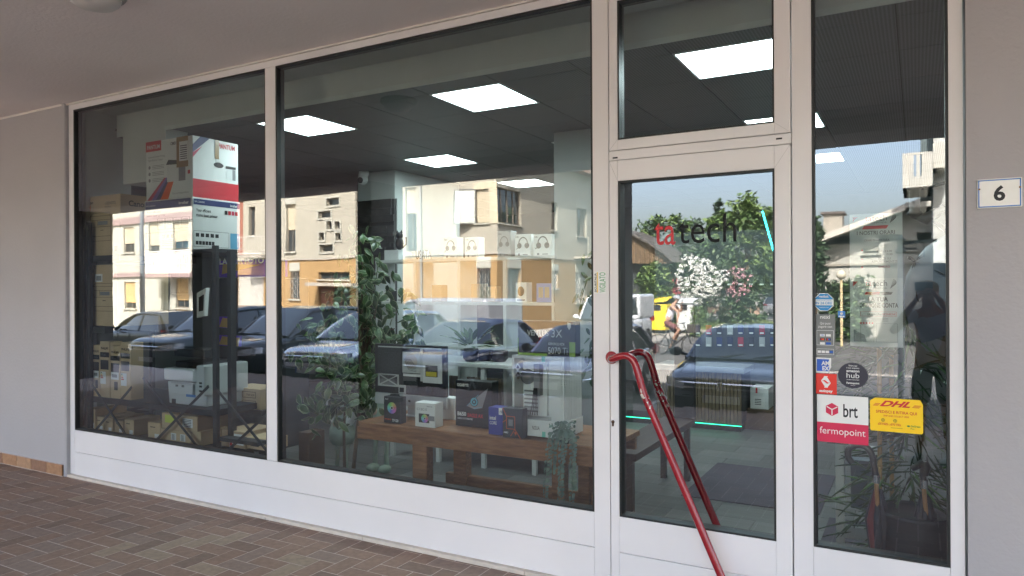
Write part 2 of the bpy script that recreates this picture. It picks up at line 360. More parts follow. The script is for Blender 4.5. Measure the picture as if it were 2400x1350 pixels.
# ================================================================== lettering and stickers
YO = GX-.0018
def at(px, py, y=YO): return F(px, py, y)
def text_px(b, s, pl, py_base, pr, hpx=None, m=None, y=YO, bold=0.0, pyr=None):
    """text from pixel x pl to pr on the plane y, baseline at py_base"""
    a = F(pl, py_base, y); w = FX(pr, y)-a.x
    if hpx: h = FZ(pl, py_base-hpx, y)-a.z
    b.text(s, a, h=h if hpx else None, w=w, m=m, bold=bold); return b
def sheet(b, x0, x1, z0, z1, y, m, th=.0008):
    return b.bx(x0, x1, y-th, y, z0, z1, m)
q = MB(); a = F(1534, 574, YO-.004)
K1 = mat('red_acrylic', c8(200, 30, 40), .45, var=0); K2 = mat('black_acrylic', (.008, .008, .009), .5, var=0, spec=.2)
wd = FX(1583, YO-.004)-a.x
def solid_text(b, s, o, w, h, m, th=.006, bold=.01):
    o = V3(o); vs, fs = text_geo(s, bold); x0 = min(v[0] for v in vs); x1 = max(v[0] for v in vs); kx = w/(x1-x0); kz = h/.73
    fr = [o+V3(((v[0]-x0)*kx, 0, v[1]*kz)) for v in vs]; N = len(fr)
    ed = {}
    for f_ in fs:
        for i in range(len(f_)):
            e_ = (f_[i], f_[(i+1) % len(f_)]); 
            if (e_[1], e_[0]) in ed: del ed[(e_[1], e_[0])]
            else: ed[e_] = 1
    b.add(fr+[v+V3((0, th, 0)) for v in fr], list(fs)+[(i, j, j+N, i+N) for i, j in ed], m)
hh = .155
solid_text(q, 'ta', a, wd, hh, K1, bold=.0)
a2 = F(1590, 571, YO-.004); solid_text(q, 'tech', a2, FX(1726, YO-.004)-a2.x, hh, K2, bold=-.004)
o = q.build('door_lettering'); tag(o, 'red and black cut-out shop name lettering on the upper door glass', 'lettering')
def sticker(label, build, name='window_sticker', cat='sticker', group=None):
    q = MB(); build(q); o = q.build(name); return tag(o, label, cat, group)
def octo(q):
    c = at(1931, 708); r = FX(1952.5)-c.x
    for k, (rr, mm, dy) in enumerate(((r, PAPER, 0), (r*.93, mat('sky_blue_print', c8(40, 140, 200), .4, var=0), -.0009))):
        q.prism([(c.x+rr*1.08*math.cos(R(22.5+45*i)), YO+dy, c.z+rr*1.08*math.sin(R(22.5+45*i))) for i in range(8)], (0, -.0006, 0), mm)
    B = MAT['sky_blue_print']; q.bx(c.x-r*.95, c.x+r*.95, YO-.0024, YO-.0016, c.z-r*.36, c.z+r*.3, PAPER)
    q.text('reolink', (c.x, YO-.003, c.z+r*.5), h=r*.3, m=PAPER, align='C', maxw=r, bold=.01)
    q.text('VIDEOSORVEGLIANZA', (c.x, YO-.003, c.z+r*.12), h=r*.13, m=B, align='C', maxw=r*1.6)
    q.text('IN 24 ORE', (c.x, YO-.003, c.z-r*.24), h=r*.28, m=B, align='C', maxw=r*1.7, bold=.02)
    q.text('reolink.com', (c.x, YO-.003, c.z-r*.65), h=r*.15, m=PAPER, align='C', maxw=r)
sticker('blue octagonal video surveillance sticker, topmost on the right-hand window', octo)
def nexi(q):
    x0, x1 = FX(1909), FX(1956); z1, z0 = FZ(1930, 737), FZ(1930, 838); w = x1-x0
    NG = mat('grey_film', (.20, .205, .2), .5, var=.02); sheet(q, x0, x1, z0, z1, YO, NG)
    cx = (x0+x1)/2; y = YO-.0016; H = z1-z0
    q.text('nexi', (cx, y, z1-H*.10), h=H*.09, w=w*.48, m=PAPER, align='C', bold=.01)
    q.text('Qui puoi', (cx, y, z1-H*.235), h=H*.06, m=PAPER, align='C', w=w*.52); q.text('pagare con', (cx, y, z1-H*.31), h=H*.06, m=PAPER, align='C', w=w*.68)
    for z, hh in ((z1-H*.72, .34), (z1-H*.94, .13)):
        for a in ((x0+w*.07, x1-w*.07, z, z+.0015), (x0+w*.07, x1-w*.07, z+H*hh, z+H*hh+.0015), (x0+w*.07, x0+w*.09, z, z+H*hh), (x1-w*.09, x1-w*.07, z, z+H*hh)):
            q.bx(a[0], a[1], y-.0004, y, a[2], a[3], PAPER)
    OR = mat('orange_print', c8(235, 100, 30), .5, var=0); BL = mat('blue_print', c8(30, 90, 180), .5, var=0)
    for i, row in enumerate(((PAPER, PAPER), (INK, INK), (PAPER, BL))):
        for j, mm in enumerate(row):
            xa = x0+w*(.24+.3*j); za = z1-H*(.46+.095*i); q.bx(xa, xa+w*.24, y-.0008, y, za-H*.055, za, mm)
            if i == 1:
                for kk, m2 in enumerate((RED, OR if j == 0 else BL)): q.disc((xa+w*(.08+.08*kk), y-.0012-.0003*kk, za-H*.028), w*.05, (1, 0, 0), (0, 0, 1), 12, m2)
    q.text('VISA', (x0+w*.36, y-.001, z1-H*.50), h=H*.03, m=BL, align='C', bold=.02)
    for j in range(4):
        xa = x0+w*(.12+.2*j); q.bx(xa, xa+w*.17, y-.0008, y, z1-H*.90, z1-H*.845, (PAPER, PAPER, PAPER, BL)[j])
sticker('grey card payment sticker with small card logos, left edge of the right-hand window', nexi)
def amex(q):
    a, b_ = at(1910, 873), at(1948, 839); BL = mat('card_blue', c8(35, 90, 190), .45, var=0)
    cut = (b_.x-a.x)*.2
    q.prism([(a.x, YO, a.z), (b_.x-cut, YO, a.z), (b_.x, YO, a.z+cut*2), (b_.x, YO, b_.z), (a.x, YO, b_.z)], (0, -.0008, 0), PAPER)
    w = b_.x-a.x; h = b_.z-a.z
    q.bx(a.x+w*.12, b_.x-w*.13, YO-.0014, YO-.0009, a.z+h*.12, b_.z-h*.1, BL)
    q.text('AM', (b_.x-w*.1, YO-.002, a.z+h*.52), h=h*.27, w=w*.5, m=PAPER, align='R', bold=.04); q.text('EX', (b_.x-w*.12, YO-.002, a.z+h*.18), h=h*.27, w=w*.42, m=PAPER, align='R', bold=.04)
sticker('square white and blue credit card sticker with a cut corner', amex)
def sati(q):
    a, b_ = at(1911, 922), at(1961, 877); w = b_.x-a.x; h = b_.z-a.z; RD = mat('bright_red_film', c8(225, 50, 35), .4, var=0)
    sheet(q, a.x, b_.x, a.z, b_.z, YO, RD); y = YO-.0012
    cx = a.x+w*.5; cz = a.z+h*.6; s_ = h*.28
    for sg in (-1, 1):
        q.add([(cx+dx*sg*s_, y, cz+dz*sg*s_) for dx, dz in ((-.75, .1), (-.35, .1), (.35, -.45), (.3, -1), (-.1, -1))], [(0, 1, 2, 3, 4)], PAPER)
        q.add([(cx+dx*sg*s_, y-.0003, cz+dz*sg*s_) for dx, dz in ((-.1, .35), (.3, 1), (-.2, 1), (-.75, .25), (-.75, .1))], [(0, 1, 2, 3, 4)], PAPER)
    q.text('satispay', (cx, y, a.z+h*.1), h=h*.13, w=w*.62, m=PAPER, align='C', bold=.03)
sticker('red payment sticker with a white arrow emblem', sati)
def hub(q):
    c = at(1999, 880); r = FX(2033)-c.x; N = mat('navy_film', c8(38, 36, 52), .4, var=0)
    q.prism([(c.x+r*math.cos(R(i*10)), YO, c.z+r*.93*math.sin(R(i*10))) for i in range(36)], (0, -.0008, 0), N); y = YO-.0014
    for s_, dz, h_, w_, bo in (('Ritira qui', .66, .13, .55, .01), ('il tuo acquisto', .5, .12, .85, .01), ('amazon', .25, .2, .86, .03), ('hub', -.18, .42, .85, 0), ('amazon.it/counter', -.34, .08, .85, .01), ('Fermopoint', -.62, .15, .85, .03), ('network', -.75, .07, .3, .0)):
        q.text(s_, (c.x, y, c.z+dz*r), h=h_*r*.93, w=w_*r, m=PAPER, align='C', bold=bo)
sticker('round dark navy parcel collection sticker', hub)
def brt(q):
    x0, x1 = FX(1912), FX(2033); zb, zm, zt = FZ(1912, 1035), FZ(1912, 989), FZ(1912, 925); w = x1-x0
    MG = mat('raspberry_film', c8(208, 40, 80), .4, var=0)
    sheet(q, x0, x1, zm, zt, YO, PAPER); sheet(q, x0, x1, zb, zm, YO, MG); y = YO-.0014
    cx, cz = x0+w*.30, (zm+zt)/2-.003; r = w*.14
    hx = [(cx+r*math.cos(R(30+60*i)), y, cz+r*math.sin(R(30+60*i))) for i in range(6)]
    q.add(hx, [tuple(range(6))], MG); c0 = V3((cx, y-.0006, cz))
    for d in (90+60, 90-60, 270):
        e_ = c0+V3((math.cos(R(d)), 0, math.sin(R(d))))*r*(.86 if d != 90+60 else .86); q.bar(c0, e_, r*.14, .0004, PAPER, up=(0, 1, 0))
    q.text('brt', (x0+w*.52, y, cz-.03), h=.062, w=w*.28, m=INK, bold=.015)
    q.text('fermopoint', (x0+w*.055, y, zb+(zm-zb)*.42), h=(zm-zb)*.36, w=w*.89, m=PAPER, bold=-.004)
sticker('large white and raspberry parcel point sticker', brt)
def dhl(q):
    x0, x1 = FX(2037), FX(2162); z0, z1 = FZ(2100, 1015), FZ(2100, 936); w = x1-x0; h = z1-z0; c = h*.12
    YE = mat('yellow_film', c8(250, 205, 20), .4, var=0); DR_ = mat('dark_red_print', c8(200, 25, 40), .45, var=0); GR = mat('green_print', c8(0, 110, 60), .5, var=0)
    q.prism([(x0+a*w, YO, z0+b_*h) for a, b_ in ((.02, 0), (.98, 0), (1, .05), (1, .86), (.95, 1), (.1, 1), (0, .9), (0, .05))], (0, -.0008, 0), YE); y = YO-.0015
    # slanted courier initials built from bars
    vs, fs = text_geo('DHL', .045); k0 = min(v[0] for v in vs); k1 = max(v[0] for v in vs)
    q.add([(x0+w*.19+(v[0]-k0)/(k1-k0)*w*.56+v[1]*.03, y, z0+h*.76+v[1]/.73*h*.17) for v in vs], fs, DR_)
    for i in range(3):
        q.bx(x0+w*.055+i*.004, x0+w*.16+i*.004, y-.0002, y, z0+h*(.76+.03*i), z0+h*(.775+.03*i), DR_); q.bx(x1-w*.20+i*.004, x1-w*.07+i*.004, y-.0002, y, z0+h*(.76+.03*i), z0+h*(.775+.03*i), DR_)
    q.text('SPEDISCI E RITIRA QUI', (x0+w/2, y, z0+h*.55), h=h*.085, w=w*.77, m=DR_, align='C', bold=.015); q.text('SHIP AND COLLECT HERE', (x0+w/2, y, z0+h*.45), h=h*.05, w=w*.48, m=DR_, align='C', bold=.01)
    for px in (.25, .48):
        q.disc((x0+w*px, y, z0+h*.34), h*.05, (1, 0, 0), (0, 0, 1), 16, INK, r0=h*.042); q.bx(x0+w*px-h*.045, x0+w*px+h*.045, y-.0003, y, z0+h*.335, z0+h*.343, INK)
        q.bx(x0+w*px-.001, x0+w*px+.001, y-.0004, y, z0+h*.295, z0+h*.385, INK)
    q.text('220 PAESI', (x0+w*.25, y, z0+h*.19), h=h*.05, m=DR_, align='C', bold=.02); q.text('24/72 ORE', (x0+w*.48, y, z0+h*.19), h=h*.05, m=DR_, align='C', bold=.02)
    q.bx(x0+w*.17, x0+w*.34, y-.0003, y, z0+h*.245, z0+h*.255, DR_); q.bx(x0+w*.4, x0+w*.57, y-.0003, y, z0+h*.245, z0+h*.255, DR_); q.bx(x0+w*.4, x0+w*.62, y-.0003, y, z0+h*.12, z0+h*.128, INK)
    q.text('GoGreen', (x0+w*.77, y, z0+h*.19), h=h*.055, w=w*.18, m=GR, bold=.02); q.text('Plus', (x0+w*.77, y, z0+h*.12), h=h*.045, m=GR)
    q.disc((x0+w*.73, y, z0+h*.21), h*.03, (1.4, 0, 0), (0, 0, .8), 10, GR)
sticker('yellow courier drop-off sticker with red lettering', dhl)
def small_blue(q):
    a, b_ = at(1964, 744), at(1981, 729); sheet(q, a.x, b_.x, a.z, b_.z, YO, mat('mid_blue_print', c8(70, 130, 200), .5, var=0))
    q.disc(((a.x+b_.x)/2, YO-.0012, (a.z*.4+b_.z*.6)), .006, (1, 0, 0), (0, 0, 1), 10, PAPER); q.bx(a.x+.003, b_.x-.003, YO-.0012, YO-.0009, a.z+.003, a.z+.008, PAPER)
sticker('tiny blue and white square sticker beside the octagonal one', small_blue)
def vig(q):
    y = -.0022; x0, x1 = FX(1391, y), FX(1420, y); z0, z1 = FZ(1400, 688, y), FZ(1400, 636, y); w = x1-x0; h = z1-z0
    y = -.0085 if False else -.0022; GN = mat('leaf_green_print', c8(40, 150, 80), .5, var=0); YL = mat('yellow_print', c8(240, 200, 60), .5, var=0)
    sheet(q, x0, x1, z0, z1, y, PAPER); q.bx(x0+w*.28, x0+w*.36, y-.0012, y-.0009, z0+h*.04, z1-h*.04, YL)
    q.text('SICURITALIA', (x0+w*.25, y-.0014, z0+h*.06), h=w*.16, w=h*.86, m=INK, xd=(0, 0, 1), yd=(-1, 0, 0), bold=.02)
    q.text('VIGILATO', (x0+w*.97, y-.0014, z0+h*.05), h=w*.5, w=h*.9, m=GN, xd=(0, 0, 1), yd=(-1, 0, 0), bold=.0)
sticker('vertical white and green security notice stuck on the white mullion left of the door', vig)
# posters behind the right-hand glass
def poster(px0, px1, py0, py1, label, fn, alpha=None):
    y = GX+.03; x0, x1 = FX(px0, y), FX(px1, y); z1, z0 = FZ((px0+px1)/2, py0, y), FZ((px0+px1)/2, py1, y)
    q = MB(); q.bx(x0, x1, y, y+.001, z0, z1, alpha or PAPER); fn(q, x0, x1, z0, z1, y-.0012); return tag(q.build('poster'), label, 'poster')
GT = mat('faded_grey_print', (.12, .12, .125), .6, var=0)
def head(q, x0, w, zt, y, H, rr=RED):
    q.prism([(x0+w*.06, y, zt-H*.045), (x0+w*.16, y, zt-H*.045), (x0+w*.06, y, zt-H*.12)], (0, .0004, 0), rr)
    q.text('ta', (x0+w*.30, y, zt-H*.115), h=H*.09, m=rr, w=w*.12); q.text('tech', (x0+w*.43, y, zt-H*.115), h=H*.09, m=GT, w=w*.28)
    q.text('INFORMATICA', (x0+w*.50, y, zt-H*.155), h=H*.022, w=w*.42, m=GT, align='C')
    for i in range(9):
        a = R(40+i*8); c = V3((x0+w*.86, y, zt-H*.09)); r1 = w*(.02+.012*i); q.bar(c+V3((r1*math.cos(a), 0, r1*math.sin(a))), c+V3((-r1*math.sin(a)*.8, 0, -r1*.8)), .0014, .0004, GT, up=(0, 1, 0))
def hours(q, x0, x1, z0, z1, y):
    w = x1-x0; H = z1-z0; head(q, x0, w, z1, y, H)
    q.prism([(x0+w*.24, y, z1-H*.24), (x0+w*.7, y, z1-H*.24), (x0+w*.74, y, z1-H*.19), (x0+w*.28, y, z1-H*.19)], (0, .0004, 0), RED)
    q.text('I NOSTRI ORARI', (x0+w*.5, y, z1-H*.325), h=H*.06, w=w*.72, m=GT, align='C', bold=.02)
    q.text('ORARI DI APERTURA', (x0+w*.52, y, z1-H*.43), h=H*.035, w=w*.48, m=GT, align='C', bold=.01)
    for s_, z in (('9.00 - 13.00', .60), ('15.00 - 19.00', .65), ('SOLO SU', .715), ('APPUNTAMENTO', .76), ('CHIUSO', .84)):
        q.text(s_, (x0+w*.66, y, z1-H*z), h=H*.032, m=RED if s_ == 'CHIUSO' else GT, align='C', bold=.01)
    for z in (.58, .72, .84): q.bx(x0+w*.22, x0+w*.26, y, y+.0003, z1-H*z, z1-H*(z-.025), RED)
HOURS_M = mat('translucent_film', (.62, .66, .65), .5, var=0)
poster(1992, 2116, 500, 652, 'faded opening hours poster behind the glass, upper one of the two sheets', hours, HOURS_M)
def review(q, x0, x1, z0, z1, y):
    w = x1-x0; H = z1-z0; head(q, x0, w, z1, y, H)
    q.prism([(x0+w*.28, y, z1-H*.24), (x0+w*.55, y, z1-H*.24), (x0+w*.58, y, z1-H*.2), (x0+w*.31, y, z1-H*.2)], (0, .0004, 0), RED)
    q.prism([(x0+w*.55, y-.0002, z1-H*.24), (x0+w*.78, y-.0002, z1-H*.24), (x0+w*.82, y-.0002, z1-H*.2), (x0+w*.58, y-.0002, z1-H*.2)], (0, .0004, 0), INK)
    q.text('LA TUA', (x0+w*.54, y, z1-H*.335), h=H*.065, w=w*.37, m=INK, align='C', bold=.02); q.text('OPINIONE CONTA', (x0+w*.55, y, z1-H*.425), h=H*.065, w=w*.73, m=INK, align='C', bold=.02)
    for a in ((.2, .88, .555, .552), (.2, .88, .49, .487), (.2, .206, .555, .487), (.874, .88, .555, .487)): q.bx(x0+w*a[0], x0+w*a[1], y, y+.0004, z1-H*a[2], z1-H*a[3], RED)
    q.text('LASCIA UNA', (x0+w*.34, y, z1-H*.538), h=H*.03, w=w*.27, m=INK, bold=.01); q.text('RECENSIONE', (x0+w*.62, y, z1-H*.538), h=H*.03, w=w*.24, m=RED, bold=.01)
    for z in (.585, .605, .625): q.bx(x0+w*.33, x0+w*.73, y, y+.0003, z1-H*z, z1-H*(z-.005), GREYP)
    for i in range(5): 
        c = V3((x0+w*(.21+.055*i), y, z1-H*.655)); q.prism([c+V3((math.cos(R(90+36*j)), 0, math.sin(R(90+36*j))))*(.0075 if j % 2 == 0 else .003) for j in range(10)], (0, .0004, 0), RED)
    for a in ((.2, .46, .93, .927), (.2, .46, .68, .677), (.2, .206, .93, .68), (.454, .46, .93, .68), (.5, .9, .93, .927), (.5, .9, .66, .657), (.5, .505, .93, .66), (.895, .9, .93, .66)): q.bx(x0+w*a[0], x0+w*a[1], y, y+.0004, z1-H*a[2], z1-H*a[3], GREYP)
    q.prism([(x0+w*.07, y, z1-H*.93), (x0+w*.32, y, z1-H*.93), (x0+w*.28, y, z1-H*.83), (x0+w*.07, y, z1-H*.75)], (0, .0004, 0), mat('pale_grey_print', (.35, .35, .36), .6, var=0))
poster(1992, 2116, 652, 813, 'white review request poster behind the glass, directly under the opening hours', review)
# house number plate
c0 = F(2292, 421, -.03); x0, x1 = FX(2291, -.03), FX(2397, -.03); z1, z0 = FZ(2345, 418, -.03), FZ(2345, 487, -.03)
NP = thing('house_number', ((x0+x1)/2, -.03, z0), 'white enamel house number plate with blue border on the right wall', 'number plate')
NB = mat('enamel_blue', c8(40, 110, 190), .3, var=0)
q = MB(); q.bx(x0, x1, -.034, -.026, z0, z1); q.build('plate', mat('enamel_white', (.78, .77, .74), .3, var=.03, scale=20), NP, bevel=.003)
q = MB(); t = .0045
for a in ((x0+.004, x1-.004, z0+.004, z0+.004+t), (x0+.004, x1-.004, z1-.004-t, z1-.004), (x0+.004, x0+.004+t, z0+.004, z1-.004), (x1-.004-t, x1-.004, z0+.004, z1-.004)): q.bx(a[0], a[1], -.0352, -.0342, a[2], a[3])
q.build('border', NB, NP)
q = MB(); q.text('6', ((x0+x1)/2, -.0352, z0+(z1-z0)*.26), h=(z1-z0)*.5, m=INK, align='C', bold=.03); q.build('numeral', None, NP)
q = MB()
for xx in (x0+.008, x1-.008): q.lathe([(.004, 0), (.004, -.003)], (xx, -.034, (z0+z1)/2+.02), 8, axis='y')
q.build('screw', mat('rusty_steel', (.2, .09, .04), .7), NP)
# ================================================================== the street that the panes mirror
random.seed(11)
ASPH = mat('sunlit_asphalt', (.28, .26, .23), .9, var=.15, scale=1.5, bump=.3, bscale=80)  # road colour lightened to bounce sunlight up to the soffit
ASPF = mat('worn_concrete_road', (.24, .22, .19), .9, var=.12, scale=.6)
GRASSM = mat('dry_grass', (.11, .14, .045), .9, var=.35, scale=3)
q = MB(); X0, X1 = -120, 80
ys = [(RY(15.2), gz(RY(15.2))), (RY(24), -.53), (RY(260), -.53)]
for (ya, za), (yb, zb) in zip(ys, ys[1:]): q.quad((X0, ya, za), (X0, yb, zb), (X1, yb, zb), (X1, ya, za))
o = q.build('road', ASPH); struct(o)
q = MB(); [q.quad((X0, ya, za), (X0, yb, zb), (X1, yb, zb), (X1, ya, za)) for (ya, za), (yb, zb) in zip([(-4.9, -.33), (RY(9), -.33)], [(RY(9), -.33), (RY(15.2), gz(RY(15.2)))])]; struct(q.build('parking_bay', mat('shaded_asphalt', (.055, .053, .05), .9, var=.15, scale=1.5, bump=.3, bscale=80)))  # bay asphalt painted darker than the road, for the shade it lies in
q = MB(); q.bx(-60, 40, -5.95, -5.86, -.34, 0.0); struct(q.build('kerb', mat('kerb_stone', (.3, .29, .27), .85, bump=.3)))
q = MB(); q.quad((-60, RY(44), -.526), (60, RY(44), -.526), (60, RY(57), -.526), (-60, RY(57), -.526)); struct(q.build('pale_road', ASPF))
q = MB()
for i in range(7):
    x = -16.7+2.45*i*1.03; q.quad((x, -6.2, -.326), (x+.1, -6.2, -.326), (x+.1, RY(14.8), gz(RY(14.8))+.006), (x, RY(14.8), gz(RY(14.8))+.006))
struct(q.build('parking_lines', mat('road_paint', (.6, .6, .58), .8, var=.15)))
q = MB(); q.quad((-9, RY(19.5), gz(RY(19.5))+.004), (-9, RY(37), -.524), (9, RY(37), -.524), (9, RY(19.5), gz(RY(19.5))+.004)); struct(q.build('forecourt', mat('grey_asphalt', (.085, .083, .078), .9, var=.25, scale=.8, bump=.3, bscale=80)))
# grass strips and weeds
def blades(name, label, n, area, h, mats, kind='stuff'):
    q = MB()
    for i in range(n):
        x = random.uniform(*area[0]); y = random.uniform(*area[1]); z = gz(y); a = random.uniform(0, 6.3); hh = h*random.uniform(.4, 1.2); s_ = hh*.18
        d = V3((math.cos(a), math.sin(a), 0)); l = V3((random.uniform(-.3, .3), random.uniform(-.3, .3), 0))*hh
        q.add([V3((x, y, z))-d*s_, V3((x, y, z))+d*s_, V3((x, y, z+hh))+l], [(0, 1, 2)], random.choice(mats))
    return tag(q.build(name), label, 'grass', None, kind)
LG = [mat('leaf_green_%s' % n, c, .6, var=.25, scale=2) for n, c in (('dark', (.035, .065, .02)), ('mid', (.06, .11, .028)), ('bright', (.11, .17, .04)), ('blue', (.04, .075, .035)))]
q = MB(); q.quad((-40, RY(37), -.524), (30, RY(37), -.524), (30, RY(44), -.524), (-40, RY(44), -.524)); struct(q.build('verge', GRASSM))
blades('verge_grass', 'rough green grass verge along the far side of the street', 5000, ((-16, 4), (RY(44), RY(37))), .28, LG[1:3]+[GRASSM])
# ------------------------------------------------------------------ cars
TYRE = mat('tyre_rubber', (.018, .018, .018), .8); RIM = mat('alloy', (.35, .36, .38), .3, .8); CGL = mat('car_glass', (.02, .028, .03), .03, var=0, spec=1, coat=1)
LENS = mat('headlamp_lens', (.75, .77, .8), .08, .3, var=.1, coat=1); TAIL = mat('tail_lamp_red', (.45, .012, .012), .15, var=.1, coat=1)
def paint(n, rgb, metal=.35, ro=.28): return mat('car_paint_'+n, rgb, ro, metal, var=.02, coat=1)
def interp(tab, x):
    for (a, va), (b_, vb) in zip(tab, tab[1:]):
        if x <= b_: return va+(vb-va)*(x-a)/(b_-a) if b_ > a else va
    return tab[-1][1]
def car(name, label, pos, head, P, L=4.2, W=1.8, H=1.5, belt=.98, kind='suv', group=None, emblem=None, ws=(1.05, 1.95), rear=(.55, .12), cat='car', grille=True):
    """built nose at +y (nose point y=0), then turned; pos = real position of the nose on the street"""
    root = thing(name, (0, 0, 0), label, cat, group); ORI[root.name] = V3((0, 0, 0)); hw = W/2
    hood = belt-.05
    st = [(0, .55, .42, hood*.74), (.03, .74, .30, hood*.82), (.10, .87, .24, hood*.88), (.28, .965, .21, hood*.935), (.8, 1, .2, hood*.985), (ws[0]+.1, 1, .2, belt), (L*.55, 1, .2, belt+.02), (L-.6, 1, .2, belt+.05), (L-.18, .95, .24, belt+.03), (L-.05, .86, .32, belt-.04), (L, .7, .45, belt-.16)]
    def ring(hwf, zb, zt):
        w_ = hw*hwf; h_ = zt-zb
        half = [(0, zt), (.45*w_, zt-.004), (.8*w_, zt-.02), (.93*w_, zt-.055), (.985*w_, zt-.14), (w_, zb+h_*.55), (.985*w_, zb+h_*.25), (.95*w_, zb+.03), (.7*w_, zb), (0, zb)]
        return half+[(-x, z) for x, z in half[-2:0:-1]]
    vs = []; fs = []; n = 18
    for (y, wf, zb, zt) in st:
        vs += [(x, -y, z) for x, z in ring(wf, zb, zt)]
    for i in range(len(st)-1):
        for j in range(n): fs.append((i*n+j, i*n+(j+1) % n, (i+1)*n+(j+1) % n, (i+1)*n+j))
    fs.append(tuple(range(n-1, -1, -1))); fs.append(tuple(range((len(st)-1)*n, len(st)*n)))
    q = MB(); q.add(vs, fs, None, True); body = q.build('body', P, root); s_ = body.modifiers.new('s', 'SUBSURF'); s_.levels = s_.render_levels = 1
    # greenhouse
    w0, w1 = ws; r0, r1 = rear; tw_ = .76 if kind != 'van' else .9
    g = [(w0, .86, belt-.05, belt-.04), ((w0+w1)/2, .90, belt, belt+(H-.07-belt)*.56), (w1, .92, belt, H-.055), (w1+.45, .93, belt, H-.01), (L*.62, .93, belt, H), (L-r0-.1, .92, belt, H-.035), ((L-r0+L-r1)/2, .90, belt, belt+(H-.07-belt)*.55), (L-r1, .86, belt-.05, belt-.02)]
    gv = []; m_ = 9
    for (y, wf, zb, zt) in g:
        k = (zt-zb)/(H-belt); tb = hw*wf; tt = tb*(1-(1-tw_)*max(0, k))
        half = [(0, zt), (.7*tt, zt-.012*k), (.93*tt, zt-.035*k), (tt, zt-.09*k), (tb, zb-.03)]
        gv += [(x, -y, z) for x, z in half]+[(-x, -y, z) for x, z in half[:0:-1]]
    gl = MB(); rf = MB()
    for i in range(len(g)-1):
        for j in range(m_-1+1):
            if j == 4: continue
            f4 = (i*m_+j, i*m_+(j+1) % m_, (i+1)*m_+(j+1) % m_, (i+1)*m_+j); side = j in (3, 5)
            t = rf if (not side and 2 <= i <= 4) else gl
            if kind == 'van' and side and i >= 3: t = rf
            t.add([gv[a] for a in f4], [(0, 1, 2, 3)], None, True)
    def weld(o):
        import bmesh
        bm = bmesh.new(); bm.from_mesh(o.data); bmesh.ops.remove_doubles(bm, verts=bm.verts, dist=.0005); bmesh.ops.recalc_face_normals(bm, faces=bm.faces); bm.to_mesh(o.data); bm.free()
    weld(gl.build('windows', CGL, root)); ro = rf.build('roof', P, root); weld(ro)
    # pillars
    q = MB()
    for s_ in (-1, 1):
        def pt(i, lift=.004):
            a = V3(gv[i*m_+3]) if s_ > 0 else V3(gv[i*m_+6]); return a+V3((s_*lift, 0, lift))
        def pb(i): a = V3(gv[i*m_+4]) if s_ > 0 else V3(gv[i*m_+5]); return a+V3((s_*.004, 0, 0))
        q.tube([pt(0), pt(1), pt(2), pt(3), pt(4), pt(5), pt(6), pt(7)], .028, 6)
        q.bar(pt(4), pb(4), .09, .02, BLACK); q.bar(pt(5), pb(6), .12, .03)
    q.mats = []; q.m = [0]*len(q.m); q.build('window_pillars', P, root)
    # wheels with arches
    R_ = .335 if kind != 'van' else .36
    for y in (-.82, -(L-.78)):
        for s_ in (-1, 1):
            a = MB(); a.lathe([(R_+.05, -.10), (R_+.05, .004), (R_+.03, .006)], (s_*(hw-.006) if s_ > 0 else -(hw-.006), y, R_), 28, axis='x'); 
            if s_ < 0:
                a = MB(); a.lathe([(R_+.05, .10), (R_+.05, -.004), (R_+.03, -.006)], (-(hw-.006), y, R_), 28, axis='x')
            a.build('wheel_arch', BLACK, root)
            wq = MB(); wq.lathe([(R_*.6, -s_*.2), (R_*.97, -s_*.19), (R_, -s_*.13), (R_, -s_*.04), (R_*.95, s_*.004), (R_*.66, s_*.012)], (s_*(hw-.0), y, R_), 28, axis='x'); wh = wq.build('wheel', TYRE, root)
            rq = MB(); rq.lathe([(R_*.66, s_*.0), (R_*.64, s_*.014), (R_*.6, s_*.0), (R_*.58, -s_*.03)], (s_*hw, y, R_), 28, m=RIM, axis='x')
            for k in range(5):
                an = R(72*k+20); c = V3((s_*(hw+.008), y, R_)); rq.bar(c, c+V3((0, math.cos(an), math.sin(an)))*R_*.62, .05, .02, RIM, up=(1, 0, 0))
            rq.lathe([(.05, 0), (.05, s_*.02)], (s_*hw, y, R_), 12, m=RIM, axis='x'); rq.build('rim', None, wh)
    def ysf(x, z=.6):
        return -interp([(0, 0), (.55, 0.0), (.74, .03), (.87, .10), (.965, .28), (1.0, .8)], abs(x)/hw)
    def strip(q, xa, xb, z, h, pr, m=None, k=8, dz=0):
        for i in range(k):
            x_, x2 = xa+(xb-xa)*i/k, xa+(xb-xa)*(i+1)/k; z1_, z2_ = z+dz*i/k, z+dz*(i+1)/k
            q.quad((x_, ysf(x_)+pr, z1_), (x2, ysf(x2)+pr, z2_), (x2, ysf(x2)+pr-.015, z2_+h), (x_, ysf(x_)+pr-.015, z1_+h), m)
    hz = hood*.70
    if grille:
        q = MB(); strip(q, -hw*.62, hw*.62, hz-.10, .14, .022, BLACK); strip(q, -hw*.75, hw*.75, .27, .17, .02, BLACK); strip(q, -hw*.6, hw*.6, .46, .02, .024, BLACK); q.build('grille', None, root)
        q = MB(); strip(q, -hw*.93, hw*.93, hz-.045, .026, .03, CHROME, 16); strip(q, -hw*.62, hw*.62, hz+.03, .016, .03, CHROME, 10); strip(q, -hw*.8, hw*.8, .235, .016, .03, CHROME, 10); q.build('chrome_trim', None, root)
        q = MB(); [q.tube([(s_*hw*.72, -.22, hood*.935-.012), (s_*hw*.76, -.6, hood*.975-.005), (s_*hw*.80, -w0, belt-.02)], .006, 4, BLACK) for s_ in (-1, 1)]; q.build('door_gap', None, root)
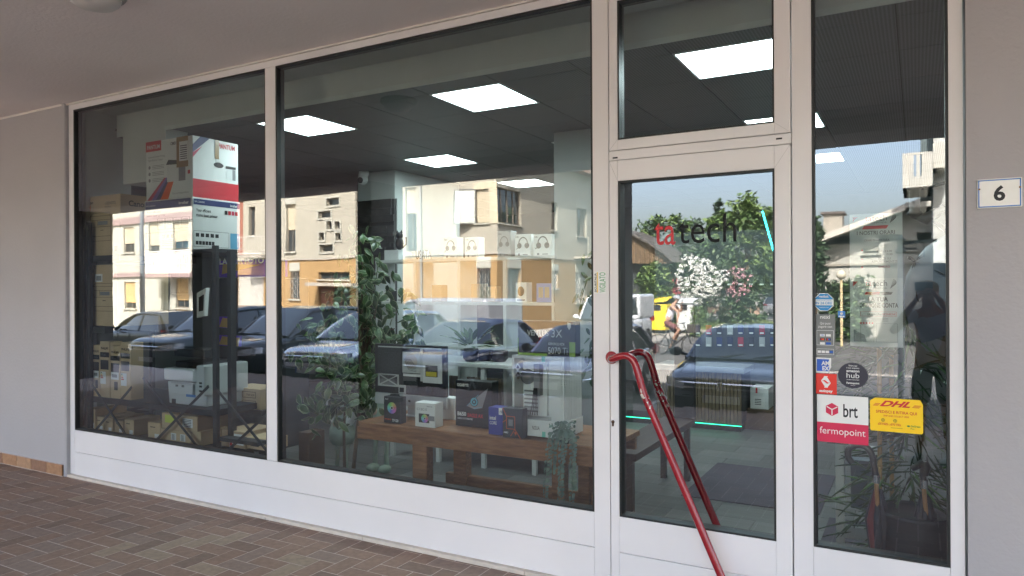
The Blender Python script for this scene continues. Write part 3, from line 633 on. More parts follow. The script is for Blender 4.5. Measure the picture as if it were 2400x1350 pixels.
        q = MB(); q.bx(-hw*.8, hw*.8, -w0-.04, -w0+.05, belt-.05, belt-.012, BLACK); q.build('cowl', None, root)
        for s_ in (-.35, .25): q = MB(); q.bar((s_*hw, -w0-.02, belt+.0), (s_*hw+.42, -w0-.16, belt+.05), .014, .014, BLACK); q.build('wiper', None, root)
        q = MB(); q.bx(-.26, .26, .012, .03, .37, .48, PAPER); q.bx(-.26, -.22, .0305, .032, .37, .48, mat('plate_blue', (.02, .06, .35), .5, var=0)); q.build('number_plate', None, root)
    for s_ in (-1, 1):
        q = MB(); strip(q, s_*hw*.58, s_*hw*.97, hz-.06, .12, .026, None, 8, .05); q.build('headlight', LENS, root)
        q = MB(); z_ = belt-.16
        q.prism([(s_*hw*.55, -L-.004, z_), (s_*hw*.9, -L+.06, z_-.02), (s_*hw*.93, -L+.1, z_+.16), (s_*hw*.62, -L+.0, z_+.14)], (0, .05, 0)); q.bx(*(sorted((s_*hw*.90, s_*hw*.965))), -L+.02, -L+.22, z_, z_+.2); q.build('tail_light', TAIL, root)
        q = MB(); q.ball((s_*(hw+.11), -(w0+.22), belt+.05), .1, 10, None, (1.1, .55, .75)); q.bar((s_*(hw*.9), -(w0+.2), belt), (s_*(hw+.06), -(w0+.2), belt+.03), .05, .04); q.build('wing_mirror', BLACK if kind != 'van' else P, root)
        q = MB()
        for y in (-(w0+.35), -(L*.52)):
            q.bar((s_*(hw+.002), y, .34), (s_*(hw+.002), y-.04, belt-.04), .012, .006, BLACK)
        q.build('door_gap', BLACK, root)
    q = MB()
    q.bx(-.26, .26, -L-.012, -L+.02, .55, .66, PAPER); q.build('number_plate', None, root)
    if emblem:
        q = MB(); c = V3((0, .036, hz-.01)); q.lathe([(.062, 0), (.068, .006), (.062, .012), (.055, .006)], c, 24, axis='y', m=CHROME)
        for s_ in (-1, 1):
            q.bar(c+V3((s_*.026, .004, .048)), c+V3((0, .004, .006)), .009, .005, CHROME, up=(0, 1, 0)); q.bar(c+V3((s_*.05, .004, .02)), c+V3((s_*.022, .004, -.046)), .009, .005, CHROME, up=(0, 1, 0)); q.bar(c+V3((s_*.022, .004, -.046)), c+V3((0, .004, 0)), .009, .005, CHROME, up=(0, 1, 0))
        q.build('emblem', None, root)
    if kind == 'van':
        q = MB(); q.bx(-hw+.02, hw-.02, -L+.03, -(w1+.35), belt-.06, H-.02); q.build('load_box', P, root, bevel=.09)
    root.location = V3(pos); root.rotation_euler = (0, 0, head); return root
PG = 'cars parked nose-in along the arcade'
NY = RY(10.3)
def parked(cx, label, P, Yv=10.3, **k):
    y = RY(Yv); o = car('parked_car', label, (cx, y, gz(y-1.5)+.004), 0, P, group=PG, **k); o.rotation_euler.x = math.atan(.2/15); return o
parked(-15.4, 'dark teal compact SUV mirrored at the far left of the row of parked cars', paint('teal', (.012, .03, .042)), H=1.64, belt=1.03, L=4.3, W=1.82, ws=(1.15, 2.0))
parked(-12.9, 'black SUV mirrored behind the brown carton, second from the far left of the row', paint('black', (.012, .014, .02)), H=1.66, belt=1.03, L=4.35, W=1.84, ws=(1.15, 2.0))
parked(-10.4, 'silver-white compact SUV mirrored behind the ficus leaves', paint('silver', (.86, .87, .90), .95, .2), H=1.58, belt=1.0, L=4.2, emblem=1)
parked(-8.0, 'dark blue car mirrored behind the opened desktop computer', paint('blue', (.055, .065, .14), .75, .2), H=1.42, belt=.93, L=3.9, W=1.78)
parked(-5.33, 'mauve-grey small car mirrored behind the white computer case', paint('mauve', (.42, .39, .47), .85, .22), Yv=10.5, H=1.40, belt=.9, L=3.6, W=1.66, ws=(.95, 1.7))
parked(-2.42, 'slate blue hatchback with a chrome front bar mirrored in the door glass', paint('slate', (.17, .19, .23), .8, .2), H=1.42, belt=.93, L=4.1, W=1.84, emblem=1)
def street_car(name, label, px, Yv, head, P, **k):
    p = M(px, 680, Yv); return car(name, label, (p.x, p.y, gz(p.y)+.003), head, P, **k)
street_car('parked_car', 'black hatchback with a red tail lamp parked across the street at far left', 283, 13.6, R(96), paint('jet', (.012, .012, .014)), L=3.95, W=1.72, H=1.47, belt=.92, rear=(.5, .05))
street_car('parked_car', 'bright red car parked across the street beyond the black SUV', 575, 16.0, R(97), paint('red', (.42, .02, .03)), L=4.1, W=1.76, H=1.53, belt=.98, rear=(.5, .05))
street_car('parked_van', 'silver panel van parked in front of the cream corner house', 905, 17.2, R(95), paint('van_silver', (.38, .39, .42), .4), L=4.4, W=1.8, H=1.84, belt=1.05, kind='van', cat='van', rear=(.12, .03), ws=(.8, 1.5))
street_car('parked_truck', 'white light truck cab at the left edge of the door glass', 1400, 21, 0, paint('truck_white', (.55, .57, .58), 0), L=2.9, W=1.8, H=1.95, belt=1.15, kind='van', cat='truck', ws=(.35, 1.0), rear=(.1, .03))
p = M(1806, 680, 53); car('parked_car', 'small white car seen from behind on the far road', (p.x+.2, p.y-3.9, -.52), R(180), paint('white', (.7, .71, .7), 0), L=3.8, W=1.7, H=1.49, belt=.95, grille=False)
# ------------------------------------------------------------------ buildings across the street
CREAM = mat('cream_render', (.32, .30, .24), .9, var=.07, scale=.35, bump=.15, bscale=12)
OCHRE = mat('ochre_render', (.30, .19, .08), .9, var=.06, scale=.4, bump=.15, bscale=12)
PALE = mat('pale_render', (.36, .355, .30), .9, var=.06, scale=.4)
MAUVE = mat('mauve_band', (.26, .19, .18), .85)
WFR = mat('window_frame_brown', (.16, .13, .10), .6); SLATM = mat('shutter_beige', (.48, .42, .30), .7); SLATO = mat('shutter_ochre', (.50, .34, .15), .7); SLATR = mat('shutter_red', (.30, .12, .08), .7)
WGL = mat('house_window_glass', (.03, .04, .045), .05, var=0, coat=1); CONC = mat('concrete', (.32, .29, .24), .9, var=.15, scale=4); IRON = mat('white_iron', (.6, .58, .52), .6); IRONG = mat('grey_iron', (.13, .13, .12), .6)
ROOFM = mat('roof_tile', (.28, .16, .11), .9, var=.15, scale=10); DOORW = mat('brown_door_wood', (.16, .06, .03), .6)
class Wall:
    """a wall on the plane through o with horizontal direction u and outward normal n; openings become reveals"""
    def __init__(s, o, u, n, W, H, m, dep=.18, zsplit=None, m2=None):
        s.o = V3(o); s.u = V3(u); s.n = V3(n); s.W = W; s.H = H; s.m = m; s.ops = []; s.dep = dep; s.zs = zsplit; s.m2 = m2
    def P(s, a, z, d=0): return s.o+s.u*a+V3((0, 0, z-s.o.z))+s.n*d
    def face(s, b):
        xs = sorted({0, s.W, *[v for o in s.ops for v in o[:2]]}); zs = sorted({s.o.z, s.o.z+s.H, *([s.zs] if s.zs else []), *[v for o in s.ops for v in o[2:4]]})
        for xa, xb in zip(xs, xs[1:]):
            for za, zb in zip(zs, zs[1:]):
                xm, zm = (xa+xb)/2, (za+zb)/2
                if any(o[0] < xm < o[1] and o[2] < zm < o[3] for o in s.ops): continue
                b.quad(s.P(xa, za), s.P(xb, za), s.P(xb, zb), s.P(xa, zb), s.m2 if (s.zs and zm > s.zs) else s.m)
        for (a, c, z0, z1) in s.ops:
            mm = s.m2 if (s.zs and (z0+z1)/2 > s.zs) else s.m; d = -s.dep
            b.quad(s.P(a, z0), s.P(a, z1), s.P(a, z1, d), s.P(a, z0, d), mm); b.quad(s.P(c, z0, d), s.P(c, z1, d), s.P(c, z1), s.P(c, z0), mm)
            b.quad(s.P(a, z0, d), s.P(c, z0, d), s.P(c, z0), s.P(a, z0), mm); b.quad(s.P(a, z1), s.P(c, z1), s.P(c, z1, d), s.P(a, z1, d), mm)
    def slab(s, b, a, c, z0, z1, d0, d1, m=None):
        vs = [s.P(x, z, d) for z in (z0, z1) for d in (d0, d1) for x in (a, c)]
        b.add(vs, [(0, 2, 3, 1), (4, 5, 7, 6), (0, 1, 5, 4), (2, 6, 7, 3), (0, 4, 6, 2), (1, 3, 7, 5)], m)
    def window(s, root, a, c, z0, z1, style='glass', shutter=.0, sm=None, panel=None, frame=WFR, sill=True, mull=1, name='window'):
        s.ops.append((a, c, z0, z1)); d = -s.dep; q = MB(); t = min(.05, (c-a)*.06)
        for r_ in ((a, a+t, z0, z1), (c-t, c, z0, z1), (a+t, c-t, z0, z0+t), (a+t, c-t, z1-t, z1)): s.slab(q, *r_, d+.02, d+.07)
        for i in range(1, mull+1):
            if mull >= 1: xm = a+(c-a)*i/(mull+1); s.slab(q, xm-t/2, xm+t/2, z0+t, z1-t, d+.022, d+.062)
        w_ = q.build(name, frame, root)
        q = MB(); s.slab(q, a, c, z0, z1, d-.02, d+.025); q.build('pane', WGL, w_)
        if shutter:
            q = MB(); zz = z1-(z1-z0)*shutter; n_ = max(4, int((z1-zz)/.06))
            for i in range(n_):
                h_ = (z1-zz)/n_; s.slab(q, a+t*.5, c-t*.5, zz+i*h_, zz+i*h_+h_*.86, d+.075, d+.1)
            q.build('shutter', sm or SLATM, w_)
        if style == 'grate':
            q = MB(); n_ = max(3, int((c-a)/.14)); mrows = max(4, int((z1-z0)/.32))
            for i in range(n_+1):
                x = a+(c-a)*i/n_; pts = []
                for j in range(mrows*4+1):
                    z = z0+(z1-z0)*j/(mrows*4); pts.append(s.P(min(max(x+(.038 if (i % 2) else -.038)*math.cos(math.pi*j/2), a), c), z, -.03))
                q.tube(pts, .009, 4, smooth=False)
            q.build('grille', IRON, w_)
        if sill:
            q = MB(); s.slab(q, a-.08, c+.08, z0-.07, z0-.004, -.01, .09); q.build('sill', PALE, w_)
        if panel:
            q = MB(); s.slab(q, a-.03, c+.03, z1+.01, z1+panel, .004, .03); q.build('lintel_panel', PALE, w_)
        return w_
def px_on(plane_y, px): return FX(px, -plane_y if plane_y < 0 else plane_y)   # mirrored plane
GZ = -.53
# --- pale two-storey house at far left
Yv = 25.0; yA = RY(Yv); HA = thing('pale_house', (-34, yA, GZ), 'pale two-storey house with mauve bands and a white-railed balcony, far left across the street', 'house')
xa0 = M(256, 600, Yv).x; xa1 = M(512, 600, Yv).x; zt = M(300, 497, Yv).z+1.3
wA = Wall((xa0, yA, GZ), (1, 0, 0), (0, 1, 0), xa1-xa0, zt-GZ, PALE)
def rect(Wl, px0, px1, py0, py1, Yv, x0):
    pm = (px0+px1)/2
    return M(px0, 0, Yv).x-x0, M(px1, 0, Yv).x-x0, M(pm, py1, Yv).z, M(pm, py0, Yv).z
wA.window(HA, *rect(wA, 284, 311, 531, 593, Yv, xa0), shutter=.66); wA.window(HA, *rect(wA, 287, 313, 661, 722, Yv, xa0), shutter=.78, sm=SLATO)
wA.window(HA, *rect(wA, 405, 437, 653, 722, Yv, xa0), shutter=.75, sm=SLATO)
r_ = rect(wA, 372, 392, 660, 735, Yv, xa0); wA.window(HA, r_[0], r_[1], GZ+.02, r_[3], sill=False, name='door', frame=IRONG)
r_ = rect(wA, 345, 368, 518, 632, Yv, xa0); wA.window(HA, *r_, shutter=.5, sill=False); r_ = rect(wA, 400, 437, 520, 632, Yv, xa0); wA.window(HA, *r_, shutter=.4, sill=False)
b = MB(); wA.face(b); b.build('wall', None, HA)
b = MB(); b.bx(xa0, xa1, yA-9, yA-.3, GZ, zt-.02); b.quad((xa0, yA, GZ), (xa0, yA-.3, GZ), (xa0, yA-.3, zt), (xa0, yA, zt)); b.quad((xa1, yA-.3, GZ), (xa1, yA, GZ), (xa1, yA, zt), (xa1, yA-.3, zt)); b.build('house_body', PALE, HA)
b = MB(); z_ = M(297, 517, Yv).z; b.bx(xa0-.05, xa1+.02, yA, yA+.1, z_-.2, z_+.17); z_ = M(297, 644, Yv).z; b.bx(xa0-.05, xa1+.02, yA, yA+.12, z_-.12, z_+.12); b.build('band', MAUVE, HA)
b = MB(); b.bx(xa0-.4, xa1+.1, yA-9.4, yA+.45, zt, zt+.2); b.build('roof', ROOFM, HA)
bx0, bx1 = M(338, 0, Yv-.9).x, M(445, 0, Yv-.9).x; bz = M(390, 640, Yv-.9).z
bl = MB(); bl.bx(bx0, bx1, yA+.12, yA+1.0, bz-.22, bz); bal = bl.build('balcony', MAUVE, HA)
b = MB(); hR = M(390, 590, Yv-.9).z-bz
n_ = 26
for i in range(n_+1):
    x = bx0+.03+(bx1-bx0-.06)*i/n_; b.bx(x-.045, x+.045, yA+.95, yA+.97, bz+.02, bz+hR)
b.bx(bx0, bx1, yA+.93, yA+.99, bz+hR, bz+hR+.05); b.bx(bx0, bx1, yA+.93, yA+.99, bz+.0, bz+.05); b.build('railing', IRON, bal)
# --- cream and ochre stair block
Yv = 26.0; yC = RY(Yv); xc0 = M(512, 600, Yv).x+.05; xc1 = M(833, 600, Yv).x; HC = thing('stair_block', ((xc0+xc1)/2, yC, GZ), 'cream and ochre apartment block with small staggered stair openings', 'apartment block')
zm = M(735, 605.5, Yv).z; zt = 8.6
wC = Wall((xc0, yC, GZ), (1, 0, 0), (0, 1, 0), xc1-xc0, zt-GZ, OCHRE, zsplit=zm, m2=CREAM, dep=.22)
rc = lambda a, b_, c, d: rect(wC, a, b_, c, d, Yv, xc0)
wC.window(HC, *rc(665, 688, 478, 590), shutter=.55, panel=.5)
for a in ((761, 792, 464, 482), (743, 773, 494, 512), (762, 775, 519, 539), (781, 794, 519, 538), (744, 756, 547, 565), (782, 795, 546, 564), (745, 776, 574, 591)):
    r_ = rc(*a); o = wC.window(HC, *r_, sill=False, mull=0, frame=CONC, name='stair_opening')
    q = MB(); t = .07
    for s_ in ((r_[0]-t, r_[0], r_[2]-t, r_[3]+t), (r_[1], r_[1]+t, r_[2]-t, r_[3]+t), (r_[0], r_[1], r_[2]-t, r_[2]), (r_[0], r_[1], r_[3], r_[3]+t)): wC.slab(q, *s_, .002, .05)
    q.build('surround', PALE, o)
wC.window(HC, *rc(676, 697, 636, 701), style='grate', panel=.45); wC.window(HC, *rc(741, 815, 637, 655), mull=2, sill=True)
r_ = rc(740, 815, 673, 740); r_ = (r_[0], r_[1], GZ+.02, r_[3]); d_ = wC.window(HC, *r_, sill=False, mull=2, name='door', frame=DOORW)
q = MB(); wC.slab(q, r_[0]+.1, r_[0]+(r_[1]-r_[0])*.45, GZ+.03, r_[3]-.1, -.13, -.09); q.build('door_leaf', DOORW, d_)
r_ = rc(579, 594, 486, 550); wC.window(HC, *r_, shutter=0); r_ = rc(548, 566, 470, 598); wC.window(HC, *r_, shutter=1, sm=SLATR, sill=False)
r_ = rc(549, 612, 645, 720); sh = wC.window(HC, r_[0], r_[1], GZ+.05, r_[3], sill=False, mull=0, name='shop_window', frame=IRONG)
q = MB()
for i in range(22):
    x = r_[0]+.05+(r_[1]-r_[0]-.1)*i/21; wC.slab(q, x-.025, x+.025, GZ+.08, r_[3]-.05, -.12, -.09)
q.build('security_bar', IRON, sh)
b = MB(); wC.face(b); b.build('wall', None, HC)
b = MB(); b.bx(xc0, xc1, yC-10, yC-.3, GZ, zt-.02)
for x, sg in ((xc0, -1), (xc1, 1)): b.bx(x-(.2 if sg > 0 else 0), x+(.2 if sg < 0 else 0), yC-.3, yC-.001, GZ, zt)
b.build('block_body', CREAM, HC)
b = MB(); b.bx(xc0-.02, xc1+.02, yC, yC+.06, zm-.05, zm+.05); b.build('string_course', CONC, HC)
b = MB(); b.bx(xc0-.2, xc1+.2, yC-10.2, yC+.35, zt, zt+.25); b.build('roof', ROOFM, HC)
a0, a1 = M(711, 0, Yv-.8).x, M(820, 0, Yv-.8).x; z_ = M(765, 668, Yv-.8).z; b = MB(); b.bx(a0, a1, yC+.0, yC+.85, z_-.06, z_+.10); b.build('door_canopy', CONC, HC)
a0, a1 = M(553, 0, Yv-1).x, M(611, 0, Yv-1).x; z_ = M(580, 597, Yv-1).z; b = MB(); b.bx(a0, a1, yC+.01, yC+1.1, z_-.16, z_); bl = b.build('balcony', CONC, HC)
b = MB(); zr = M(580, 553, Yv-1).z
b.bx(a0, a1, yC+1.05, yC+1.09, zr-.04, zr); b.bx(a1-.04, a1, yC+.05, yC+1.05, zr-.04, zr); b.bx(a0, a1, yC+1.05, yC+1.09, z_+.03, z_+.07)
for i in range(9):
    x = a0+(a1-a0)*i/8
    b.tube([(min(max(x+.06*(1 if (i+j) % 2 else -1), a0), a1), yC+1.07, z_+.05+(zr-z_-.08)*j/6) for j in range(7)], .014, 4)
for i in range(6):
    y = yC+.1+.95*i/5; b.tube([(a1-.02, y+.05*(1 if (i+j) % 2 else -1), z_+.05+(zr-z_-.08)*j/6) for j in range(7)], .014, 4)
b.build('railing', IRON, bl)
# --- cream corner house
Yv = 29.0; yD = RY(Yv); xd0 = xc1+.02; xd1 = M(1164, 600, Yv).x; HD = thing('corner_house', ((xd0+xd1)/2, yD, GZ), 'cream and ochre corner house with open casement windows and iron grilles', 'house')
zm = M(1080, 595.5, Yv).z; zt = 8.2
wD = Wall((xd0, yD, GZ), (1, 0, 0), (0, 1, 0), xd1-xd0, zt-GZ, OCHRE, zsplit=zm, m2=CREAM, dep=.2)
rd = lambda a, b_, c, d: rect(wD, a, b_, c, d, Yv, xd0)
w_ = wD.window(HD, *rd(1111, 1141, 444, 522), shutter=.97, panel=None)
r_ = rd(1107, 1161, 427, 443); q = MB(); wD.slab(q, r_[0], r_[1]+.02, r_[2], r_[3], .002, .03, SLATM); r2 = rd(1142, 1163, 443, 522); wD.slab(q, r2[0]+.03, r2[1], r2[2], r_[2], .002, .03, SLATM); q.build('window_surround', None, HD)
# casement swung open to the left
r_ = rd(1111, 1141, 444, 522); hx = xd0+r_[0]; q = MB(); L_ = 1.0; d0 = V3((-.86, .5, 0)); c0 = V3((hx, yD+.03, r_[2])); hH = r_[3]-r_[2]
for a, c in ((c0, c0+V3((0, 0, hH))), (c0+d0*L_, c0+d0*L_+V3((0, 0, hH))), (c0, c0+d0*L_), (c0+V3((0, 0, hH)), c0+d0*L_+V3((0, 0, hH)))): q.bar(a, c, .05, .05)
cs = q.build('open_casement', IRONG, HD); q = MB(); q.prism([c0, c0+d0*L_, c0+d0*L_+V3((0, 0, hH)), c0+V3((0, 0, hH))], (0.003, .006, 0)); q.build('pane', mat('pale_glass', (.5, .52, .46), .1, var=0, coat=1), cs)
wD.window(HD, *rd(1114, 1146, 629, 704), style='grate', panel=.55)
r_ = rd(946, 972, 440, 590); wD.window(HD, r_[0], r_[1], r_[2], r_[3], shutter=.4, sill=False)
b = MB(); wD.face(b)
wS = Wall((xd1, yD, GZ), (0, -1, 0), (1, 0, 0), 13, zt-GZ, OCHRE, zsplit=zm, m2=CREAM, dep=.2)
def rs(px0, px1, py0, py1):
    def A(px): c = ray(px, 675); return xd1*c.y/c.x-Yv      # distance along the side wall
    a, c = A(px0), A(px1); ym = Yv+(a+c)/2
    return a, c, M((px0+px1)/2, py1, ym).z, M((px0+px1)/2, py0, ym).z
wS.window(HD, *rs(1166, 1221, 444, 524), mull=3, shutter=.0)
r_ = rs(1293, 1307, 473, 541); wS.window(HD, *r_, panel=.5); wS.window(HD, *rs(1352, 1375, 488, 555), panel=.5, mull=2)
r_ = rs(1190, 1218, 630, 740); wS.window(HD, r_[0], r_[1], GZ+.05, r_[3], sill=False, name='door', frame=IRONG, panel=.5)
wS.window(HD, *rs(1293, 1307, 636, 676), style='grate', panel=.4); wS.window(HD, *rs(1349, 1376, 640, 708), style='grate', panel=.5)
wS.face(b); b.build('wall', None, HD)
b = MB(); b.bx(xd0, xd1-.3, yD-13, yD-.3, GZ, zt-.02); b.build('house_body', CREAM, HD)
b = MB(); b.bx(xd0-.02, xd1+.06, yD, yD+.06, zm-.05, zm+.05); b.bx(xd1, xd1+.06, yD-13, yD, zm-.05, zm+.05); b.build('string_course', CONC, HD)
b = MB(); b.bx(xd0-.2, xd1+.6, yD-13.3, yD+.6, zt, zt+.22); b.build('roof', ROOFM, HD)
b = MB(); xp = M(985, 0, Yv).x; b.tube([(xp-.35, yD+.12, zt-.3), (xp, yD+.1, zt-.9), (xp, yD+.1, GZ+.1)], .06, 8); b.build('downpipe', mat('zinc', (.28, .28, .27), .5, .4), HD)
a_, c_, z0_, z1_ = rs(1345, 1377, 560, 602); b = MB(); b.bx(xd1, xd1+.9, yD-c_, yD-a_, z0_-.1, z0_+.02); bl = b.build('balcony', CONC, HD)
b = MB(); b.bx(xd1+.85, xd1+.9, yD-c_, yD-a_, z0_+.03, z1_); b.build('parapet', CREAM, bl)
q = MB(); p0 = M(1155, 716, Yv-.03); q.bx(p0.x-.22, p0.x+.1, yD+.002, yD+.02, p0.z-.1, p0.z+.13); tag(q.build('street_sign'), 'small white street name plate on the ochre corner wall', 'sign')
SIGN = bpy.data.objects['street_sign']; SIGN.data.materials.append(PAPER)
# --- tall grey lamp pole, far left
Yp = 13.2; p = M(330.5, 680, Yp); q = MB(); z_ = gz(p.y)
q.tube([(p.x, p.y, z_), (p.x, p.y, 3), (p.x, p.y, 6.2)], [.075, .062, .05], 12); tag(q.build('street_pole', mat('galvanised_steel', (.30, .34, .37), .45, .5)), 'tall galvanised street pole in front of the pale house', 'pole')
# --- timber shed
Ys = 39; ys_ = RY(Ys); x0, x1 = M(1436, 0, Ys).x, M(1572, 0, Ys).x; HS = thing('timber_shed', ((x0+x1)/2, ys_, GZ), 'dark timber shed with a sloping roof left of the trees', 'shed')
zb_, z1_, z2_ = M(1500, 617, Ys).z, M(1456, 535, Ys).z, M(1568, 612, Ys).z
SHED = mat('shed_boards', (.13, .085, .045), .85, var=.2, scale=3); q = MB(); n_ = 26
for i in range(n_):
    xa, xb = x0+(x1-x0)*i/n_, x0+(x1-x0)*(i+.86)/n_; f_ = lambda x: z2_+(z1_-z2_)*max(0, (x1-x)/(x1-x0))**.8
    q.prism([(xa, ys_+.03*(i % 2), zb_), (xb, ys_+.03*(i % 2), zb_), (xb, ys_+.03*(i % 2), f_(xb)), (xa, ys_+.03*(i % 2), f_(xa))], (0, -.04, 0))
q.build('gable_boards', SHED, HS)
q = MB(); q.bx(x0, x0+(x1-x0)*.4, ys_-5, ys_-.5, GZ, zb_+.1); q.build('shed_body', DARK, HS)
q = MB()
for i in range(8):
    xa, xb = x0+(x1-x0)*i/8, x0+(x1-x0)*(i+1)/8; q.add([(xa, ys_+.3, f_(xa)+.02), (xb+.05, ys_+.3, f_(xb)+.02), (xb+.05, ys_-5, f_(xb)+.02), (xa, ys_-5, f_(xa)+.02)], [(0, 1, 2, 3)]); q.prism([(xa, ys_+.3, f_(xa)), (xb+.05, ys_+.3, f_(xb)), (xb+.05, ys_+.3, f_(xb)+.1), (xa, ys_+.3, f_(xa)+.1)], (0, -.05, 0))
q.build('roof', mat('shed_roof', (.09, .08, .07), .8), HS)
# --- white gabled house
Yg = 31.5; yg = RY(Yg); xg0 = M(1918, 0, Yg).x; HG = thing('gabled_house', (xg0+6, yg, GZ), 'white house with a long pale gable roof mirrored in the right-hand window', 'house')
WREN = mat('white_render', (.42, .41, .36), .9, var=.06, scale=.3)
zl = M(1925, 572, Yg).z; sl_ = (M(2120, 497, Yg).z-zl)/(M(2120, 0, Yg).x-xg0); xr = xg0+5.2; xe = xr+5.2
roofz = lambda x: zl+sl_*(min(x, 2*xr-x)-xg0)
wg = [(2021, 2058, 553, 594), (2107, 2147, 548, 588)]; wG = Wall((xg0, yg, GZ), (1, 0, 0), (0, 1, 0), xe-xg0, zl-GZ, WREN)
for a in wg: wG.window(HG, *rect(wG, *a, Yg, xg0), shutter=.85, sm=PALE, frame=IRONG)
b = MB(); wG.face(b); b.add([(xg0, yg, zl), (xe, yg, zl), (xr, yg, roofz(xr))], [(0, 1, 2)], WREN); b.build('wall', None, HG)
b = MB(); b.prism([(xg0, yg-.3, GZ), (xe, yg-.3, GZ), (xe, yg-.3, zl), (xr, yg-.3, roofz(xr)-.02), (xg0, yg-.3, zl)], (0, -9, 0)); b.build('house_body', WREN, HG)
b = MB(); z0_ = roofz(xg0)
for sg in (-1, 1):
    e0 = V3((xr+sg*(xr-xg0+.8), yg+.9, z0_-.8*sl_+.03)); t0 = V3((xr, yg+.9, roofz(xr)+.03)); b.prism([e0, t0, t0+V3((0, 0, .24)), e0+V3((0, 0, .24))] if sg < 0 else [t0, e0, e0+V3((0, 0, .24)), t0+V3((0, 0, .24))], (0, -10.4, 0))
b.build('roof', mat('pale_roof_edge', (.52, .49, .43), .85), HG)
c0, c1 = M(1929, 0, Yg+1.5).x, M(1972, 0, Yg+1.5).x; b = MB(); b.bx(c0, c1, yg-2, yg-1.1, zl, M(1950, 503, Yg+1.5).z); ch = b.build('chimney', CONC, HG); b = MB(); z_ = M(1950, 503, Yg+1.5).z; b.bx(c0-.1, c1+.1, yg-2.1, yg-1, z_+.004, z_+.1); b.build('cap', mat('cap_dark', (.1, .08, .07), .8), ch)
b = MB(); b.bx(xg0-.05, xe, yg+.001, yg+.08, M(2000, 618, Yg).z-.05, M(2000, 618, Yg).z+.03); b.build('string_course', CONC, HG)
# --- apartment block with balconies, right
Ye = 27; ye = RY(Ye); HE = thing('balcony_block', (4, ye, GZ), 'tall pale block with box balconies at the right edge of the reflection', 'apartment block')
xb0 = M(2156, 0, Ye).x; xb1 = M(2186, 0, Ye).x; b = MB(); b.bx(xb0, xb1, ye-3.2, ye-.6, 4.6, 12, mat('balcony_shade_render', (.10, .13, .13), .8)); b.bx(xb1, 9, ye-3.2, ye-.4, GZ, 2.4, WGL); b.bx(xb1, 9, ye-3.2, ye, 2.4, 12, mat('pale_block_render', (.42, .43, .4), .9)); b.bx(xb0-.3, 9, ye-3.5, ye+.3, 12, 12.2, CONC); b.build('wall', None, HE)  # recess left of the wall painted dark for the shade under the balcony
def balc(px0, px1, py0, py1, Yb, slots=()):
    a0, a1 = M(px0, 0, Yb).x, M(px1, 0, Yb).x; z0_, z1_ = M((px0+px1)/2, py1, Yb).z, M((px0+px1)/2, py0, Yb).z; y = RY(Yb)
    W_ = Wall((a0, y, z0_), (1, 0, 0), (0, 1, 0), a1-a0, z1_-z0_, WREN, dep=.1)
    for s0, s1 in slots: W_.ops.append((M(s0, 0, Yb).x-a0, M(s1, 0, Yb).x-a0, z0_+(z1_-z0_)*.3, z0_+(z1_-z0_)*.93))
    b = MB(); W_.face(b); b.bx(a0, a0+.1, ye, y-.001, z0_, z1_, WREN); b.bx(a1-.1, a1, ye, y-.001, z0_, z1_, WREN); b.bx(a0, a1, ye, y-.1, z0_, z0_+.12, WREN); b.build('balcony', None, HE)
balc(2113, 2183, 359, 436, 24.2, ((2139, 2145), (2153, 2158))); balc(2119, 2180, 470, 482, 24.8); balc(2184, 2230, 336, 394, 26, ())
# --- globe street lamp
p = M(1972, 700, 28); q = thing('street_lamp', (p.x, p.y, GZ), 'slim street lamp with an opal globe before the white gabled house', 'street lamp')
z_ = M(1972, 650, 28).z; b = MB(); b.tube([(p.x, p.y, GZ), (p.x, p.y, z_)], .05, 8); b.build('pole', mat('ochre_pole', (.5, .4, .22), .6), q); b = MB(); b.ball((p.x, p.y, z_+.12), .17, 12); b.build('globe', mat('globe_glass', (.6, .55, .42), .3), q)
# --- white post with finial and arm near the arcade
p = M(2112, 600, 13); q = thing('iron_post', (p.x, p.y, gz(p.y)), 'white street post with a grey turned finial and side arm', 'post'); zt = M(2112, 556, 13).z
b = MB(); b.tube([(p.x, p.y, gz(p.y)), (p.x, p.y, zt-.25)], .05, 10); b.build('post', PWHITE, q); GRN = mat('grey_green_iron', (.10, .14, .13), .5)
b = MB(); b.lathe([(.07, -.26), (.075, -.22), (.05, -.2), (.055, -.06), (.075, -.05), (.04, -.02), (.02, .03)], (p.x, p.y, zt), 14); b.build('finial', GRN, q)
b = MB(); b.bar((p.x, p.y, zt-.1), (p.x+.5, p.y, zt-.08), .05, .05); b.bar((p.x+.32, p.y, zt-.1), (p.x+.32, p.y, zt-.32), .03, .03); b.build('arm', GRN, q)
# --- low brick wall on the far verge
Yw = 57.5; x0, x1 = M(1640, 0, Yw).x, M(1775, 0, Yw).x; q = MB(); q.bx(x0, x1, RY(Yw)-.2, RY(Yw), -.53, M(1700, 721, Yw).z); q.bx(x0, x1, RY(Yw)-.24, RY(Yw)+.04, M(1700, 721, Yw).z+.002, M(1700, 721, Yw).z+.07)
tag(q.build('garden_wall', mat('old_brick', (.30, .2, .14), .9, var=.2, scale=12)), 'low brick garden wall under the flowering shrubs', 'wall')
